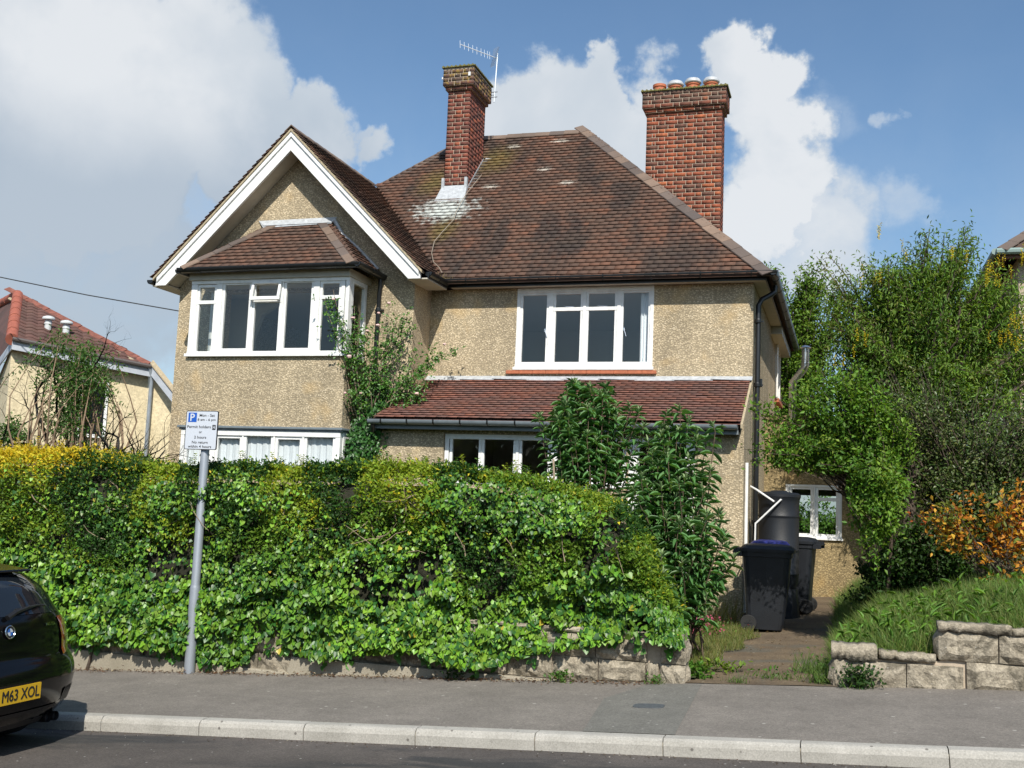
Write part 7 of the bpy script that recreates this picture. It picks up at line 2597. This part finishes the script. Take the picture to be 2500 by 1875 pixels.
weed(-2.50, 9.74, gz(-2.5, 9.74), 'small leafy weed growing at the foot of the wall before the end pillar', 10, 0.10, 90, spread=0.06)
weed(-3.55, 9.74, gz(-3.55, 9.74), 'thin dark weed climbing the wall plinth below the ivy middle', 4, 0.10, 60, (0.04, 0.09, 0.02), spread=0.05)
weed(-1.64, 9.76, gz(-1.64, 9.76), 'low grass tuft at the foot of the wall end pillar', 40, 0.08, 25, spread=0.05)
weed(0.10, 9.80, gz(0.1, 9.8), 'dark bushy weed in front of the right hand wall', 20, 0.18, 260, (0.035, 0.085, 0.018), spread=0.075, leafL=0.045)
weed(-0.17, 10.0, gz(-0.17, 10.0), 'coarse grass tuft beside the right hand wall end', 160, 0.22, 40, spread=0.07)
weed(-0.22, 10.55, gz(-0.22, 10.55), 'pale seedy grass clump edging the right side of the drive', 260, 0.24, 30, spread=0.10, dx=1.2)
weed(-0.60, 10.15, gz(-0.6, 10.15) + 0.01, 'flat grassy tuft in the middle of the drive mouth', 90, 0.10, 40, spread=0.10, dx=1.6)
weed(-0.94, 9.90, gz(-0.94, 9.9) + 0.01, 'tiny grass tuft at the pavement edge of the drive', 60, 0.09, 0, spread=0.05)
weed(-1.13, 10.5, gz(-1.13, 10.5) + 0.01, 'broad leaved lime green weed spreading over the left edge of the drive', 0, 0.10, 90, (0.15, 0.23, 0.03), spread=0.10, leafL=0.06, dx=1.3)
weed(-1.33, 10.1, gz(-1.33, 10.1) + 0.01, 'bright green ivy clump behind the wall end pillar', 10, 0.12, 240, (0.085, 0.19, 0.025), spread=0.08, leafL=0.05)
# pink flowers and seeding grass at the foot of the side wall
pf = empty('pink_flowers', (-1.85, 13.2, 0.15), 'patch of small pink flowers between lawn and buddleia', 'flowers')
n = 420
P = np.stack([RNG.normal(-1.72, 0.16, n), RNG.normal(13.1, 0.25, n), RNG.uniform(0.18, 0.36, n)], 1)
leaves('petals', P, rvec(n), rvec(n) + np.array([0, -.5, .6]), 0.028, 0.026, colvar(n, (0.55, 0.13, 0.22), 0.25), M['leaf'], pf, 'ovate', 'stuff')
n = 500
P = np.stack([RNG.normal(-1.72, 0.2, n), RNG.normal(13.1, 0.3, n), RNG.uniform(0.14, 0.30, n)], 1)
leaves('foliage', P, rvec(n), rvec(n) + np.array([0, -.5, .8]), 0.05, 0.022, colvar(n, (0.10, 0.17, 0.03), 0.3), M['leaf'], pf, 'ovate', 'stuff')
n = 420
x = RNG.uniform(-2.0, -1.30, n)
y = RNG.uniform(13.9, 14.55, n)
grass('seeding_grass', np.stack([x, y, gz(x, y)], 1), 0.2, 0.55, [(0.20, 0.19, 0.07), (0.12, 0.16, 0.04)], 0.006, lean=0.25)
# dry tuft caught in the gutter valley
n = 170
P = np.stack([RNG.normal(-6.16, 0.09, n), RNG.normal(15.53, 0.03, n), np.full(n, 5.08) + RNG.uniform(0, 0.03, n)], 1)
o = grass('gutter_tuft', P, 0.05, 0.14, [(0.36, 0.28, 0.13), (0.28, 0.22, 0.10)], 0.006, 'dry grass tuft caught in the roof gutter corner', 'grass tuft', lean=0.9, kind='thing')
n = 700
x = -7.9 + RNG.uniform(0, 1, n) * 6.3
P = np.stack([x, 9.775 - np.abs(RNG.normal(0, 0.07, n)), gz(x, 9.7) + 0.006 + RNG.uniform(0, 0.012, n)], 1)
lit = leaves('leaf_litter', np.concatenate([P, P + RNG.normal(0, 0.06, P.shape) * np.array([6, 0.35, 0.02])]), rvec(2 * n) * np.array([1, 1, 0.2]), rvec(2 * n) * 0.3 + np.array([0, 0, 1]), RNG.uniform(0.012, 0.045, 2 * n), RNG.uniform(0.006, 0.02, 2 * n), np.where(RNG.uniform(0, 1, (2 * n, 1)) < 0.08, np.array([[0.5, 0.42, 0.3]]), colvar(2 * n, (0.14, 0.075, 0.04), 0.45)), M['leaf_matt'], None, 'ovate', 'stuff')
n = 900
x = RNG.uniform(-9, 4, n)
y = 7.53 - RNG.exponential(0.045, n)
z = 0.0621 * x + 0.006 + 0.012 * (7.5 - y) + 0.004
leaves('gutter_grit', np.stack([x, y, z], 1), rvec(n) * np.array([1, 1, .2]), rvec(n) * 0.3 + np.array([0, 0, 1]), RNG.uniform(0.006, 0.022, n), RNG.uniform(0.005, 0.014, n), np.where(RNG.uniform(0, 1, (n, 1)) < 0.12, np.array([[0.45, 0.42, 0.37]]), colvar(n, (0.10, 0.07, 0.045), 0.4)), M['leaf_matt'], None, 'ovate', 'stuff')
n = 420
x = RNG.uniform(-1.9, 0.1, n); y = RNG.uniform(9.9, 14, n)
leaves('drive_litter', np.stack([x, y, gz(x, y) + 0.022], 1), rvec(n) * np.array([1, 1, .2]), rvec(n) * 0.3 + np.array([0, 0, 1]), RNG.uniform(0.01, 0.035, n), RNG.uniform(0.006, 0.018, n), colvar(n, (0.17, 0.115, 0.06), 0.5), M['leaf_matt'], None, 'ovate', 'stuff')


# ---- the far side of the street, behind the photographer: it only shows as reflections in the windows
n = 26000
x = RNG.uniform(-60, 60, n)
top = 5.0 + 1.2 * wob(x * 0.15, x * 0.05, 1.0, 91) + 0.8 * wob(x * 0.6, x * 0.1, 1.0, 92)
z = RNG.uniform(-1.5, 1, n) ** 1.0
z = -1.0 + (top + 1.0) * RNG.uniform(0, 1, n) ** 0.8
P = np.stack([x, -17 + RNG.normal(0, 1.4, n), z], 1)
o = leaves('treeline', P, rvec(n), rvec(n) + np.array([0, 0.6, 0.4]), RNG.uniform(0.5, 1.1, n), RNG.uniform(0.4, 0.8, n), colvar(n, (0.06, 0.09, 0.03), 0.35), M['leaf'], None, 'ovate', 'stuff')

# green growth glimpsed through the kitchen window
woody('garden_shrub', 'green garden shrub glimpsed through the kitchen window', 'shrub', (-0.75, 25.0, 0.3), 0.8,
      [(-1.2, 25, 1.3, .8, .5, .95, 1), (-0.4, 25, 1.3, .8, .5, .95, 1), (0.3, 25, 1.2, .6, .5, .9, .7)], 70, 9000, 0.10, 0.5, [((0.10, 0.22, 0.03), 1), ((0.07, 0.16, 0.025), 1)], M['leaf'], 'ovate', 0.03, spread=0.12, stems=3, seed=33)
